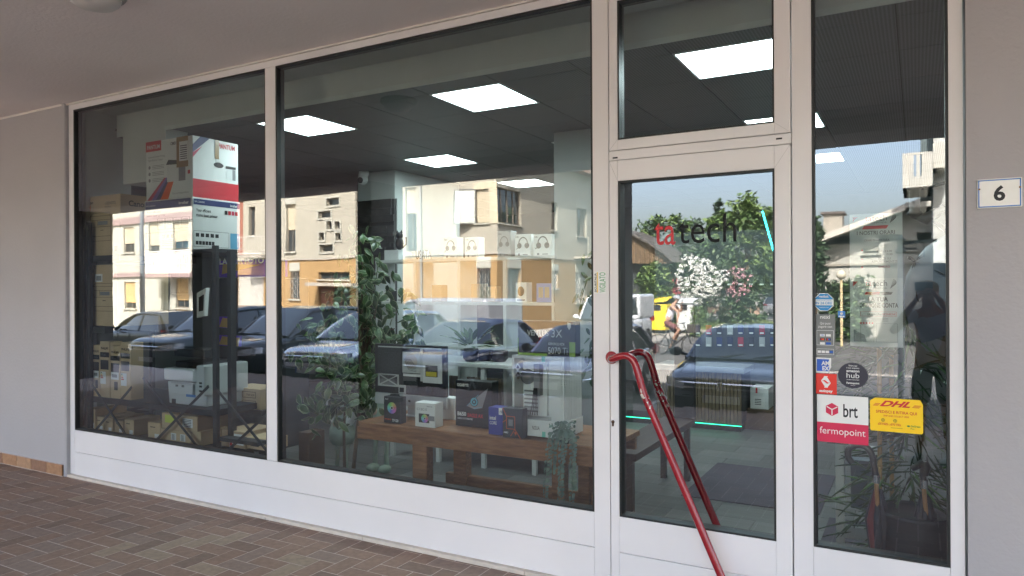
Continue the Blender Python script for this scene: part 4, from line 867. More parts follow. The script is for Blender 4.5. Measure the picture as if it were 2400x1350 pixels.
# ------------------------------------------------------------------ waste containers
def bin_(px0, px1, py0, Yv, label, P, lidP, open_=0):
    x0, x1 = M(px0, 0, Yv).x, M(px1, 0, Yv).x; y = RY(Yv); W_ = x1-x0; zt = M((px0+px1)/2, py0, Yv).z; r = thing('waste_container', ((x0+x1)/2, y, GZ), label, 'container', 'street waste containers'); D_ = .95
    q = MB(); t = .1; zb = GZ+.16; zz = zt-.22
    q.add([(x0+t, y, zb), (x1-t, y, zb), (x1-t, y-D_+.1, zb), (x0+t, y-D_+.1, zb), (x0, y+.06, zz), (x1, y+.06, zz), (x1, y-D_, zz), (x0, y-D_, zz)], [(3, 2, 1, 0), (0, 1, 5, 4), (1, 2, 6, 5), (2, 3, 7, 6), (3, 0, 4, 7), (4, 5, 6, 7)]); q.build('bin_body', P, r, bevel=.03)
    q = MB(); k = 8
    for i in range(k):
        a, c = i/k, (i+1)/k; za, zc = zz+.02+.2*math.sin(a*math.pi*.55), zz+.02+.2*math.sin(c*math.pi*.55)
        q.add([(x0-.03, y+.1-(D_+.1)*a, za), (x1+.03, y+.1-(D_+.1)*a, za+open_), (x1+.03, y+.1-(D_+.1)*c, zc+open_), (x0-.03, y+.1-(D_+.1)*c, zc)], [(0, 1, 2, 3)], None, True)
    lo = q.build('lid', lidP, r); s_ = lo.modifiers.new('s', 'SOLIDIFY'); s_.thickness = .06
    for sx in (-1, 1):
        for sy in (0, 1):
            q = MB(); cx = (x0+x1)/2+sx*(W_/2-.2); q.lathe([(.09, -.02), (.09, .02)], (cx, y-.15-sy*(D_-.35), GZ+.09), 14, axis='x'); q.build('wheel', TYRE, r)
    q = MB(); q.bx((x0+x1)/2-.16, (x0+x1)/2+.16, y+.062, y+.09, zz-.28, zz-.02); q.build('lock_plate', BLACK, r)
    return r
YB = mat('yellow_bin_plastic', (.72, .55, .02), .45); GB = mat('pale_grey_bin_plastic', (.50, .52, .52), .45)
bin_(1515, 1558, 703, 33, 'yellow street waste container with a tilted lid behind the cyclist', YB, YB, .12); bin_(1577, 1620, 702, 33.5, 'pale grey street waste container right of the yellow one', GB, GB)
p0, p1 = M(1514, 735, 32.2), M(1518, 735, 32.2); q = MB(); 
for i in range(6): q.bx(p0.x, p1.x+.12, p0.y, p0.y+.05, GZ+.3+i*.13, GZ+.3+i*.13+.128, RED if i % 2 else PAPER)
tag(q.build('warning_board'), 'red and white striped warning board beside the yellow container', 'sign')
# ------------------------------------------------------------------ trees and shrubs
def leaf(q, c, s_, m, up=.3):
    n = noise3().normalized(); n.z = abs(n.z)+up; n.normalize(); a = n.orthogonal().normalized(); a.rotate(Quaternion(n, random.uniform(0, 6.3))); b_ = n.cross(a)
    q.add([c-a*s_, c+b_*s_*.45, c+a*s_, c-b_*s_*.45], [(0, 1, 2, 3)], m)
def crown(q, blobs, n, s_, mats, cl=.5):
    tot = sum(b[1].x*b[1].z for b in blobs)
    for c, r in blobs:
        k = max(3, int(n*r.x*r.z/tot/26))
        for i in range(k):
            d = noise3().normalized(); rr = random.uniform(.55, 1.02); cc = c+V3((d.x*r.x, d.y*r.y, d.z*r.z))*rr; mm = random.choice(mats); R0 = cl*random.uniform(.6, 1.2)
            for j in range(26):
                leaf(q, cc+V3((random.gauss(0, .5), random.gauss(0, .5), random.gauss(0, .42)))*R0, s_*random.uniform(.7, 1.3), mm if random.random() < .7 else random.choice(mats))
def tree(label, px0, px1, py0, py1, Yv, n=2600, s_=.17, mats=None, name='broadleaf_tree', cat='tree', group='trees across the street', shape='round', trunk=True):
    a, c = M(px0, 0, Yv), M(px1, 0, Yv); cx = (a.x+c.x)/2; W_ = (c.x-a.x)/2; zt = M((px0+px1)/2, py0, Yv).z; zb = M((px0+px1)/2, py1, Yv).z; y = RY(Yv)
    r = thing(name, (cx, y, GZ), label, cat, group); q = MB(); bl = []; Hc = zt-zb
    if shape == 'round':
        for i in range(11):
            u, v = random.uniform(-.75, .75), random.uniform(.12, .86); wd_ = W_*(.42 if v < .7 else .3); k = math.sqrt(max(.05, 1-(v*2-1)**2*.7)); bl.append((V3((cx+u*W_*k, y+random.uniform(-.6, .6)*W_, zb+Hc*v)), V3((wd_, wd_, Hc*.2))))
        bl.append((V3((cx, y, zt-Hc*.16)), V3((W_*.3, W_*.3, Hc*.16))))
    elif shape == 'cone':
        for i in range(9):
            v = i/9; wd_ = W_*(1-v)*.85+.1; bl.append((V3((cx+random.uniform(-.1, .1)*W_, y, zb+Hc*(v+.06))), V3((wd_, wd_, Hc*.09))))
    else:
        for i in range(5): bl.append((V3((cx+(i-2)*.3*W_, y+random.uniform(-.4, .4), zb+Hc*random.uniform(.42, .62))), V3((W_*.42, W_*.45, Hc*.40))))
        for i in range(4): bl.append((V3((cx+(i-1.5)*.5*W_, y+.2, (zb+GZ)/2+.2)), V3((W_*.35, W_*.4, max(.3, (zb-GZ)*.7)))))
    crown(q, bl, n, s_, mats or LG[:3], cl=max(.25, W_*.2)); q.build('crown', None, r)
    tk = min(.28, W_*.07+.03)*(1 if shape != 'bush' else .35); q = MB(); q.tube([(cx, y, GZ), (cx+.1, y, (GZ+zb)/2+.2), (cx, y, zb+Hc*.5), (cx, y, zb+Hc*.8)], [tk, tk*.8, tk*.5, .02], 8)
    for i in range(6):
        b_ = random.choice(bl)[0]; q.tube([(cx, y, zb+Hc*.15*i/2), b_], [.07, .02], 5)
    q.build('trunk', mat('bark', (.10, .075, .05), .9, var=.2), r); return r
tree('tall light green tree behind the black lettering', 1660, 1835, 455, 650, 45, 6500, .2, LG[1:3]); tree('olive green tree behind the red lettering', 1500, 1652, 508, 660, 47, 5000, .17, [LG[3], LG[1], LG[2]])
tree('narrow dark conifer poking up left of the tall tree', 1664, 1700, 472, 600, 52, 1600, .16, [LG[0], LG[3]], name='conifer', shape='cone')
tree('broad green tree at the right edge of the door glass', 1790, 1926, 478, 690, 49, 5000, .2, [LG[0], LG[1], LG[3]]); tree('bushy tree filling the gap under the lettering', 1575, 1720, 560, 690, 42, 4200, .16, [LG[3], LG[0], LG[1]])
tree('dark cedar left of the white gabled house', 1876, 1928, 515, 668, 30, 3000, .14, [LG[0], LG[3]], name='cedar', shape='cone')
SG = 'shrubs across the street'
tree('bright green leafy hedge bush beside the timber shed', 1496, 1568, 606, 718, 34, 3500, .12, LG[1:3], 'hedge_bush', 'bush', SG, 'bush'); tree('dark shrub below the globe street lamp', 1925, 2030, 650, 725, 30.6, 2600, .13, [LG[0], LG[3], LG[1]], 'shrub', 'bush', SG, 'bush')
tree('dark green shrub under the pink blossoms', 1690, 1790, 640, 722, 44, 2600, .12, [LG[0], LG[1]], 'shrub', 'bush', SG, 'bush'); tree('low shrub beside the far road', 1780, 1850, 620, 712, 60, 2000, .15, [LG[0], LG[3]], 'shrub', 'bush', SG, 'bush'); tree('tall weeds beside the pale grey container', 1615, 1650, 715, 765, 31, 900, .07, LG[1:3], 'weeds', 'bush', SG, 'bush')
tree('long dark hedge row closing the view under the tall trees', 1560, 1900, 585, 706, 68, 7000, .2, [LG[0], LG[1], LG[3]], 'hedge_row', 'hedge', SG, 'bush')
FW = mat('white_petals', (.8, .8, .76), .6, var=.02); FP = mat('pink_petals', (.62, .34, .38), .6, var=.15); FR = mat('coral_petals', (.62, .10, .13), .6, var=.15)
def oleander(label, px0, px1, py0, py1, Yv, fm, nf):
    r = tree(label, px0, px1, py0, py1, Yv, 2600, .11, [LG[0], LG[1], LG[3]], 'oleander', 'flowering shrub', 'flowering oleanders', 'bush'); a, c = M(px0, 0, Yv), M(px1, 0, Yv); cx = (a.x+c.x)/2; W_ = (c.x-a.x)/2; zt = M((px0+px1)/2, py0, Yv).z; zb = M((px0+px1)/2, py1, Yv).z; q = MB()
    for i in range(nf):
        an = random.uniform(0, 6.28); rr = math.sqrt(random.random())*(1+.13*math.sin(3*an+W_)+.08*math.sin(7*an)); dx, dz = math.cos(an)*rr, math.sin(an)*rr
        cc = V3((cx+dx*W_*1.0, RY(Yv)+W_*(math.sqrt(max(0, 1-min(1, rr)**2))*.55+.45), (zt+zb)/2+dz*(zt-zb)*.5))
        for j in range(7): leaf(q, cc+noise3(.07), .06, fm, .1)
    q.build('blossom', None, r)
oleander('large white flowering oleander below the lettering', 1586, 1700, 598, 712, 40, FW, 340); oleander('coral pink oleander left of the white one', 1555, 1598, 632, 700, 40.5, FR, 60); oleander('pale pink oleander right of the white one', 1696, 1760, 620, 705, 41, FP, 75)
# blue hoops stacked behind the truck
q = MB(); p = M(1530, 700, 34.5)
for i in range(7): q.tube([(p.x-.6+.18*i, p.y+.1*math.cos(i), GZ+.9), (p.x-.55+.2*i, p.y, GZ+1.75-.09*i), (p.x-.1+.2*i, p.y, GZ+1.5-.05*i), (p.x+.1+.17*i, p.y, GZ+.9)], .03, 5)
tag(q.build('hoop_rack', mat('blue_steel', (.03, .16, .5), .4)), 'blue tubular steel rack between the truck and the yellow container', 'rack')
# ================================================================== inside the shop
random.seed(5)
def boxpx(pl, pr, pt, pb, y):
    """x0,x1,z0,z1 of a front face standing on the plane y"""
    return FX(pl, y), FX(pr, y), FZ(pl, pb, y), FZ(pl, pt, y)
IWALL = mat('shop_wall_paint', (.58, .60, .58), .8, var=.03); IWALLD = mat('shop_wall_grey', (.20, .205, .20), .8, var=.04)
FLT = [mat('floor_plank_%s' % n, c, .42, var=.15, scale=3, stretch=(1, 9, 1), bump=.05) for n, c in (('grey', (.12, .122, .118)), ('light', (.14, .14, .136)), ('dark', (.10, .102, .10)))]
q = MB(); k = 0; w_, l_ = .30, .60
y = .1; row = 0
while y < 8.7:
    x = -9.4+(row % 2)*.3
    while x < 2.6:
        q.bx(x+.0015, x+l_-.003, y+.0015, y+w_-.003, -.03, .003+random.uniform(-.0004, .0004), random.choice(FLT)); x += l_
    y += w_; row += 1
q.bx(-9.6, 2.8, .02, 8.8, -.12, -.001, mat('floor_joint', (.04, .04, .04), .9)); struct(q.build('shop_floor'))
CH = 3.07
# metal ceiling tiles with fine perforation rows
CT = mat('perforated_ceiling_metal', (.16, .175, .17), .55, .2, var=.03); n = CT.node_tree; bs = n.nodes['Principled BSDF']
tc = n.nodes.new('ShaderNodeTexCoord'); wv = n.nodes.new('ShaderNodeTexWave'); wv.bands_direction = 'X'; wv.inputs['Scale'].default_value = 16; mx = n.nodes.new('ShaderNodeMix'); mx.data_type = 'RGBA'; mx.blend_type = 'MULTIPLY'; mx.inputs[0].default_value = .55
old = bs.inputs['Base Color'].links[0].from_socket; n.links.new(tc.outputs['Object'], wv.inputs[0]); n.links.new(old, mx.inputs[6]); n.links.new(wv.outputs[0], mx.inputs[7]); n.links.new(mx.outputs[2], bs.inputs['Base Color'])
LX = (-4.615, -2.815, -1.0, .815); LY = (.96, 2.99, 5.0)
lamps = []
xs = [LX[1]-.3+.605*i for i in range(-11, 10)]; 
ysr = [.41, .66]
while ysr[-1] < 8.6: ysr.append(ysr[-1]+(.6 if len(ysr) % 3 == 2 else .7))
ysr = [.41, .65, 1.27, 1.97, 2.68, 3.30, 4.0, 4.69, 5.31, 6.0, 6.69, 7.31, 8.0, 8.75]
q = MB()
for i in range(len(xs)-1):
    for j in range(len(ysr)-1):
        xa, xb, ya, yb = xs[i], xs[i+1], ysr[j], ysr[j+1]; cx, cy = (xa+xb)/2, (ya+yb)/2
        if any(abs(cx-lx) < .25 for lx in LX) and j in (1, 4, 7) and cx > -6: lamps.append((xa, xb, ya, yb)); continue
        q.bx(xa+.004, xb-.004, ya+.003, yb-.003, CH, CH+.02, CT)
q.bx(-9.8, 3, .40, 8.8, CH+.06, CH+.08, mat('ceiling_void', (.01, .01, .01), .9)); struct(q.build('shop_ceiling'))
LED = mat('led_diffuser', (.80, .97, 1.0), .5, var=0, emit=LAMP_E)
LN = ['left lamp of the front row', 'middle lamp of the front row', 'right lamp of the front row', 'fourth']
cols = sorted({l[0] for l in lamps}); rows = sorted({l[2] for l in lamps}); rn = ('nearest the window', 'in the second row back', 'in the third row back', 'in the last row back'); cn = ('leftmost', 'second from the left', 'third from the left', 'far right')
for (xa, xb, ya, yb) in lamps:
    if xa > .2: continue
    t = thing('ceiling_panel_lamp', ((xa+xb)/2, (ya+yb)/2, CH), 'lit ceiling panel %s, %s of its row' % (rn[rows.index(ya)], cn[cols.index(xa)]), 'ceiling lamp', 'lit ceiling panels in the shop')
    q = MB(); q.bx(xa+.004, xb-.004, ya+.004, ya+.018, CH-.004, CH+.02); q.bx(xa+.004, xb-.004, yb-.018, yb-.004, CH-.004, CH+.02); q.bx(xa+.004, xa+.018, ya+.018, yb-.018, CH-.004, CH+.02); q.bx(xb-.018, xb-.004, ya+.018, yb-.018, CH-.004, CH+.02); q.build('frame', PWHITE, t)
    q = MB(); q.bx(xa+.018, xb-.018, ya+.018, yb-.018, CH+.004, CH+.014); q.build('diffuser', LED, t)
q = MB()
q.bx(-6.45, .176, .071, .38, 3.262, 3.299, IWALL); q.bx(-6.45, .3, .38, .386, 3.06, 3.299, IWALL); struct(q.build('window_bulkhead'))
q = MB(); q.bx(FX(390, .38), .3, .371, .379, CH-.022, CH+.012, mat('pale_trim', (.62, .66, .64), .5)); struct(q.build('ceiling_trim'))
q = MB(); q.bx(-6.62, -6.50, .12, .55, 2.2, 3.3, IWALL); q.bx(FX(290, .38), FX(390, .38), .38, .6, 2.62, 3.07, IWALL); q.bx(-9.7, -9.6, .1, 8.8, 0, 3.3, IWALLD); q.bx(-9.6, -6.6, .255, .3, 0, 3.3, IWALLD)
q.bx(-9.7, 2.9, 8.6, 8.75, 0, 3.3, IWALLD); q.bx(.62, .75, .1, 8.8, 0, 3.3, IWALLD); struct(q.build('shop_wall'))
# motion sensor with its cable
a = F(210, 268, .3); t = thing('motion_sensor', (a.x, .3, a.z-.04), 'small square white wall box with a hanging cable, top left behind the glass', 'sensor')
MB().bx(a.x-.05, a.x+.05, .26, .33, a.z-.035, a.z+.04).build('housing', PWHITE, t, bevel=.012)
MB().tube([(a.x+.055, .27, a.z+.0), (a.x+.06, .27, a.z-.2), (a.x+.05, .27, a.z-.6), (a.x+.05, .27, a.z-1.1)], .005, 6).build('cable', PWHITE, t)
q = MB(); q.bx(FX(1300, 2.3), FX(1402, 2.3), 2.3, 2.75, 0, CH-.001); tag(q.build('painted_pillar', mat('pillar_grey_paint', (.30, .32, .31), .8, var=.04)), 'plain grey painted pillar behind the right end of the large window', 'pillar')
# stone clad pillar with camera
STN = mat('slate_cladding', (.055, .052, .05), .85, var=.35, scale=6, bump=.5, bscale=14)
px0, px1, py_ = -6.02, -5.45, 3.2; PI_ = thing('stone_pillar', ((px0+px1)/2, py_+.2, 0), 'pillar inside the shop, dark stone cladding below and white paint above', 'pillar')
q = MB(); zc = FZ(885, 468, py_); q.bx(px0, px1, py_, py_+1.4, zc, CH); q.build('white_top', IWALL, PI_)
q = MB(); z = 0
while z < zc-.01:
    h_ = min(random.choice((.05, .08, .11)), zc-z); x = px0-.02
    while x < px1: L_ = min(random.uniform(.15, .35), px1-x); q.bx(x, x+L_-.003, py_-random.uniform(.01, .04), py_+.1, z, z+h_-.003); x += L_
    z += h_
q.bx(px0, px1-.001, py_+.05, py_+1.4, 0, zc-.001); q.build('stone_cladding', STN, PI_)
q = MB(); q.bx(px1, px1+.01, py_+.03, py_+1.39, 0, zc); q.build('painted_side', IWALL, PI_)
a = F(853, 400, 3.1); t = thing('security_camera', (a.x, 3.1, CH), 'white dome security camera hanging above the stone pillar', 'camera')
MB().lathe([(.06, 0), (.062, -.03), (.05, -.06)], (a.x, 3.1, CH), 16).build('base', PWHITE, t)
MB().ball((a.x, 3.08, CH-.1), .062, 12).build('dome', PWHITE, t); MB().lathe([(.034, 0), (.036, -.02), (.02, -.025)], (a.x+.01, 3.032, CH-.115), 14, axis='y').build('lens', BLACK, t)
# ---------------------------------------------------------------- dark rack with braces
yr = .10; zt_ = FZ(200, 600, yr); RK = thing('storage_rack', (-5.6, .35, 0), 'dark metal storage rack with crossed braces standing along the left window', 'rack')
STEEL = mat('anthracite_steel', (.045, .05, .055), .5, .4)
xr0, xr1 = -6.44, FX(497, yr)
zA = FZ(230, 931, yr+.02); zB = FZ(230, 765, yr+.02); zC = FZ(390, 588, yr+.06)
def shelf(x0, x1, z, t_=.045, d=.6, y0=.125): q = MB(); q.bx(x0, x1, y0, y0+d, z-t_, z); return q.build('shelf', STEEL, RK, bevel=.002)
shelf(-6.43, FX(300, .2), zt_-.0, .05, .5); shelf(-6.43, FX(265, .2), zB, .06, .5); shelf(-6.43, xr1-.02, zA, .05); shelf(FX(345, .12), xr1-.02, zC, .03)
shelf(xr1+.03, FX(600, .12), .47+.03, .03, .3); shelf(-6.43, xr1-.02, .40, .03)
for x in (-6.46, xr1): 
    for yy in (yr, .70): q = MB(); q.bx(x, x+.045, yy, yy+.03, 0, (zC+.02 if x > -6 else zt_+.3)); q.build('upright', STEEL, RK)
for a, b_ in (((202, 881), (298, 1024)), ((220, 1013), (309, 907)), ((489, 905), (363, 1035)), ((335, 885), (465, 1050)), ((502, 905), (638, 1072)), ((528, 1061), (640, 958))):
    q = MB(); q.bar(F(*a, yr-.012), F(*b_, yr-.012), .022, .005, up=(0, 1, 0)); q.build('brace', STEEL, RK)
q = MB(); q.bx(xr1+.05, FX(541, .2), .2, .25, .5, zC-.02); q.build('side_panel', DARK, RK)
# cartons --------------------------------------------------------
def carton(label, x0, x1, y, dep, z0, z1, m=CARD, deco=None, name='cardboard_box', cat='box', group=None, bevel=.004, tape=None, side=None):
    t = thing(name, ((x0+x1)/2, y+dep/2, z0), label, cat, group); q = MB(); q.bx(x0, x1, y, y+dep, z0, z1); q.build('box_body', m, t, bevel=bevel)
    if tape is not None:
        q = MB(); cx = (x0+x1)/2; q.bx(cx-.03, cx+.03, y-.0015, y-.0005, z1-(z1-z0)*tape, z1); q.bx(cx-.03, cx+.03, y, y+dep, z1+.0005, z1+.001); q.build('tape', mat('packing_tape', (.34, .22, .11), .25, var=.05), t)
    if deco:
        q = MB(); deco(q, x0, x1, z0, z1, y-.0015, x1-x0, z1-z0)
        if q.f: q.build('printing', None, t)
    if side:
        q = MB(); side(q, x1+.0015, y, dep, z0, z1); 
        if q.f: q.build('side_printing', None, t)
    return t
BRN = mat('brown_print', (.05, .035, .025), .7, var=0)
def printer_line(q, x0, z0, w, h, y, m=BRN):
    def ln(a, b_, c, d): q.bar((x0+w*a, y, z0+h*b_), (x0+w*c, y, z0+h*d), .003, .0006, m, up=(0, 1, 0))
    for s_ in (((0, .62), (0, .85)), ((0, .85), (.15, .95)), ((.15, .95), (.95, .95)), ((.95, .95), (1, .75)), ((1, .75), (1, .05)), ((1, .05), (.08, .05)), ((.08, .05), (.08, .55)), ((.08, .55), (0, .62)), ((.08, .5), (1, .5)), ((.08, .72), (1, .72)), ((.35, .72), (.35, .55)), ((.08, .2), (1, .2)), ((0, .85), (1, .85))): ln(*s_[0], *s_[1])
    q.bx(x0+w*.38, x0+w*.85, y-.0004, y, z0+h*.56, z0+h*.68, GREYP); q.bx(x0+w*.5, x0+w*.65, y-.0004, y, z0+h*.38, z0+h*.4, m)
def canon1(q, x0, x1, z0, z1, y, w, h):
    q.text('Canon', (x0+w*.04, y, z1-h*.13), h=h*.055, w=w*.24, m=BRN, bold=.03); q.text('i-SENSYS', (x0+w*.6, y, z1-h*.16), h=h*.05, w=w*.28, m=BRN, bold=.01); q.text('MF453dw', (x0+w*.6, y, z1-h*.21), h=h*.03, m=BRN)
    printer_line(q, x0+w*.2, z0+h*.22, w*.55, h*.52, y); q.bx(x0+w*.05, x0+w*.17, y-.0004, y, z0+h*.06, z0+h*.11, BRN); q.bx(x1-w*.16, x1-w*.08, y-.0004, y, z0+h*.06, z0+h*.15, BRN)
    q.disc((x0+w*.16, y-.001, z1-h*.19), w*.06, (1, 0, 0), (0, 0, 1.2), 14, mat('orange_sticker', (.8, .18, .05), .6, var=0))
x0, x1, z0, z1 = boxpx(196, 283, 463, 598, .16)
carton('tan printer carton with an orange dot sticker on the top shelf at far left', x0, x1, .16, .5, zt_+.001, z1, CARD, canon1, side=lambda q, x, y, d, z0, z1: q.text('Canon', (x, y+d*.15, z1-.1), h=.05, m=BRN, xd=(0, 1, 0), bold=.03))
def canon2(q, x0, x1, z0, z1, y, w, h):
    q.text('Canon', (x0+w*.04, y, z1-h*.12), h=h*.055, w=w*.26, m=BRN, bold=.03); printer_line(q, x0+w*.28, z0+h*.22, w*.6, h*.5, y); q.bx(x0+w*.36, x0+w*.58, y-.0004, y, z1-h*.28, z1-h*.15, PAPER); q.bx(x0+w*.4, x0+w*.54, y-.0008, y-.0004, z1-h*.26, z1-h*.18, GREYP); q.bx(x0+w*.07, x0+w*.18, y-.0004, y, z1-h*.22, z1-h*.17, PAPER); q.bx(x0+w*.05, x0+w*.17, y-.0004, y, z0+h*.06, z0+h*.11, BRN)
x0, x1, z0, z1 = boxpx(196, 300, 622, 765, .16)
carton('tan printer carton with a white barcode label on the middle shelf at far left', x0, x0+.5, .16, .5, zB+.001, z1, CARD, canon2)
# red and white carton on the white and blue carton
NAVY = mat('navy_print', c8(45, 55, 110), .5, var=0); LBLU = mat('pale_blue_print', c8(100, 170, 205), .5, var=0); MAG = mat('magenta_print', c8(200, 60, 90), .5, var=0); VIO = mat('violet_print', c8(120, 100, 170), .5, var=0)
x0, x1, z0, z1 = boxpx(340, 452, 472, 588, .16); zb1 = z1
def bro(q, x0, x1, z0, z1, y, w, h):
    q.bx(x0+w*.02, x1-w*.03, y-.0004, y, z1-h*.17, z1-h*.02, NAVY); q.text('brother', (x1-w*.27, y-.001, z1-h*.12), h=h*.055, w=w*.2, m=PAPER, bold=.03); q.text('MFC-L2800DW', (x0+w*.04, y-.001, z1-h*.12), h=h*.03, w=w*.2, m=PAPER)
    q.text('Your efficient', (x0+w*.05, y, z1-h*.25), h=h*.045, w=w*.3, m=GREYP); q.text('mono laser printer', (x0+w*.05, y, z1-h*.32), h=h*.045, w=w*.4, m=GREYP)
    for i in range(4):
        xa = x0+w*(.28+.17*i); 
        for e in ((xa, xa+w*.15, z0+h*.42, z0+h*.424), (xa, xa+w*.15, z0+h*.63, z0+h*.634), (xa, xa+.003, z0+h*.42, z0+h*.63), (xa+w*.15, xa+w*.15+.003, z0+h*.42, z0+h*.634)): q.bx(e[0], e[1], y-.0004, y, e[2], e[3], INK)
        for j in range(4): q.bx(xa+w*.02, xa+w*.12, y-.0004, y, z0+h*(.5+.03*j), z0+h*(.508+.03*j), GREYP)
    for e in ((.02, .65, .04, .045), (.02, .65, .36, .365), (.02, .025, .04, .36), (.645, .65, .04, .36)): q.bx(x0+w*e[0], x0+w*e[1], y-.0004, y, z0+h*e[2], z0+h*e[3], INK)
    for i in range(3): q.bx(x0+w*(.38+.09*i), x0+w*(.44+.09*i), y-.0005, y, z0+h*.25, z0+h*.31, INK)
    for j in range(4): q.bx(x0+w*.38, x0+w*.6, y-.0005, y, z0+h*(.1+.035*j), z0+h*(.108+.035*j), GREYP)
    q.bx(x0+w*.67, x1-w*.03, y-.0005, y, z0+h*.04, z0+h*.36, LBLU)
def bros(q, x, y, d, z0, z1):
    h = z1-z0; X = lambda a: y+d*a
    def r(a, b_, c, e, m, o=0): q.add([(x+o, X(a), z0+h*c), (x+o, X(b_), z0+h*c), (x+o, X(b_), z0+h*e), (x+o, X(a), z0+h*e)], [(0, 1, 2, 3)], m)
    r(.02, .99, .86, .97, NAVY); q.text('Your efficient', (x+.001, X(.07), z1-h*.27), h=h*.06, w=d*.30, m=INK, xd=(0, 1, 0), bold=.02); q.text('mono laser printer', (x+.001, X(.07), z1-h*.36), h=h*.06, w=d*.44, m=INK, xd=(0, 1, 0), bold=.02); q.text('brother', (x+.002, X(.78), z1-h*.115), h=h*.05, w=d*.15, m=PAPER, xd=(0, 1, 0), bold=.03); q.text('MFC-L2800DW', (x+.002, X(.04), z1-h*.1), h=h*.035, w=d*.2, m=PAPER, xd=(0, 1, 0))
    for e in ((.02, .75, .06, .066), (.02, .75, .36, .366), (.02, .026, .06, .36), (.745, .75, .06, .36)): r(*e, INK)
    for i in range(5): r(.06+.1*i, .13+.1*i, .25, .32, INK)
    for i in range(6): r(.06+.065*i, .115+.065*i, .1, .17, INK)
    r(.78, .98, .05, .36, LBLU)
    for i in range(4): r(.66+.075*i, .72+.075*i, .72, .8, (INK, RED, MAG, RED)[i], .0005)
dB = .95
carton('white laser printer carton with a dark blue band under the red and white one', x0, x1, .16, .47, zC+.001, z1, PAPER, bro, side=bros)
def pan(q, x0, x1, z0, z1, y, w, h):
    q.bx(x0, x0+w*.34, y-.0004, y, z1-h*.17, z1, RED); q.text('PANTUM', (x0+w*.03, y-.001, z1-h*.13), h=h*.07, w=w*.28, m=PAPER, bold=.02)
    q.text('Automatic Duplex Printing,', (x0+w*.05, y, z1-h*.28), h=h*.035, w=w*.37, m=GREYP); q.text('High-efficiency Output', (x0+w*.05, y, z1-h*.335), h=h*.035, w=w*.32, m=GREYP); q.text('CM2100', (x0+w*.54, y, z1-h*.11), h=h*.05, w=w*.18, m=INK, bold=.03)
    for i in range(3):
        for j in range(3): q.bx(x0+w*.14, x0+w*.4, y-.0004, y, z1-h*(.42+.11*i+.025*j), z1-h*(.413+.11*i+.025*j), GREYP)
        q.disc((x0+w*.08, y, z1-h*(.44+.11*i)), w*.025, (1, 0, 0), (0, 0, 1), 10, GREYP)
    for i, m in enumerate((MAG, VIO, NAVY, MAT['orange_print'])):
        q.add([(x0+w*(.02+.1*i), y-.0004*(i+1), z0), (x0+w*(.16+.11*i), y-.0004*(i+1), z0), (x0+w*(.46+.06*i), y-.0004*(i+1), z0+h*.36), (x0+w*(.40+.045*i), y-.0004*(i+1), z0+h*.36)], [(0, 1, 2, 3)], m)
    q.bx(x0+w*.47, x0+w*.86, y-.003, y-.002, z0+h*.28, z0+h*.56, PWHITE); q.bx(x0+w*.72, x0+w*.86, y-.0034, y-.003, z0+h*.28, z0+h*.56, GREYP); q.prism([(x0+w*.45, y-.003, z0+h*.57), (x0+w*.88, y-.003, z0+h*.55), (x0+w*.88, y-.003, z0+h*.6), (x0+w*.5, y-.003, z0+h*.65)], (0, .001, 0), INK); q.bx(x0+w*.89, x0+w*.98, y-.003, y-.002, z0+h*.3, z0+h*.5, PAPER); q.bx(x0+w*.91, x0+w*.96, y-.004, y-.003, z0+h*.38, z0+h*.44, RED)
    q.bx(x0+w*.68, x0+w*.92, y-.005, y-.004, z0+h*.5, z1, mat('packing_tape', (.34, .22, .11), .25, var=.05)); q.bx(x0+w*.74, x0+w*.92, y-.006, y-.005, z0+h*.6, z1-h*.08, PAPER)
    for i in range(7): q.bx(x0+w*.76, x0+w*.9, y-.0065, y-.006, z0+h*(.63+.035*i), z0+h*(.645+.035*i), INK)
    q.text('Color Laser Multifunction Printer', (x0+w*.58, y, z0+h*.07), h=h*.03, w=w*.34, m=GREYP)
def pans(q, x, y, d, z0, z1):
    h = z1-z0
    def r(a, b_, c, e, m, o=0): q.add([(x+o, y+d*a, z0+h*c), (x+o, y+d*b_, z0+h*c), (x+o, y+d*b_, z0+h*e), (x+o, y+d*a, z0+h*e)], [(0, 1, 2, 3)], m)
    r(0, 1, 0, .3, RED); q.text('PANTUM', (x+.001, y+d*.55, z1-h*.13), h=h*.085, w=d*.37, m=RED, xd=(0, 1, 0), bold=.02)
    q.add([(x, y, z1-h*.28), (x, y+d*.36, z1), (x, y+d*.16, z1), (x, y, z1-h*.15)], [(0, 1, 2, 3)], NAVY); q.add([(x, y, z1-h*.36), (x, y+d*.2, z1-h*.15), (x, y, z1-h*.28)], [(0, 1, 2)], MAG)
    q.disc((x+.001, y+d*.55, z0+h*.58), h*.045, (0, 2.2, 0), (0, 0, 1), 16, INK); r(.47, .56, .68, 1, MAT['packing_tape'], .002)
    r(.72, .93, .36, .54, PWHITE, .001); r(.86, .93, .36, .54, GREYP, .0015); r(.71, .94, .545, .59, INK, .001); r(.95, .99, .4, .5, PAPER, .001)
xa, xb, _, za = boxpx(344, 453, 334, 462, .17)
carton('white and red printer carton with brown tape, topmost in the window', xa, xb, .17, .45, zb1+.002, za, PAPER, pan, side=pans)
# scale under the carton shelf: hanging dark box and strap
q = MB(); a = F(408, 600, .3); q.bx(a.x-.11, a.x+.13, .3, .42, FZ(408, 618, .3), FZ(408, 590, .3)); q.bx(a.x-.045, a.x+.07, .3, .38, FZ(408, 688, .3), FZ(408, 619, .3)); tag(q.build('label_printer', BLACK), 'black hanging apparatus under the shelf with the printer cartons', 'device')
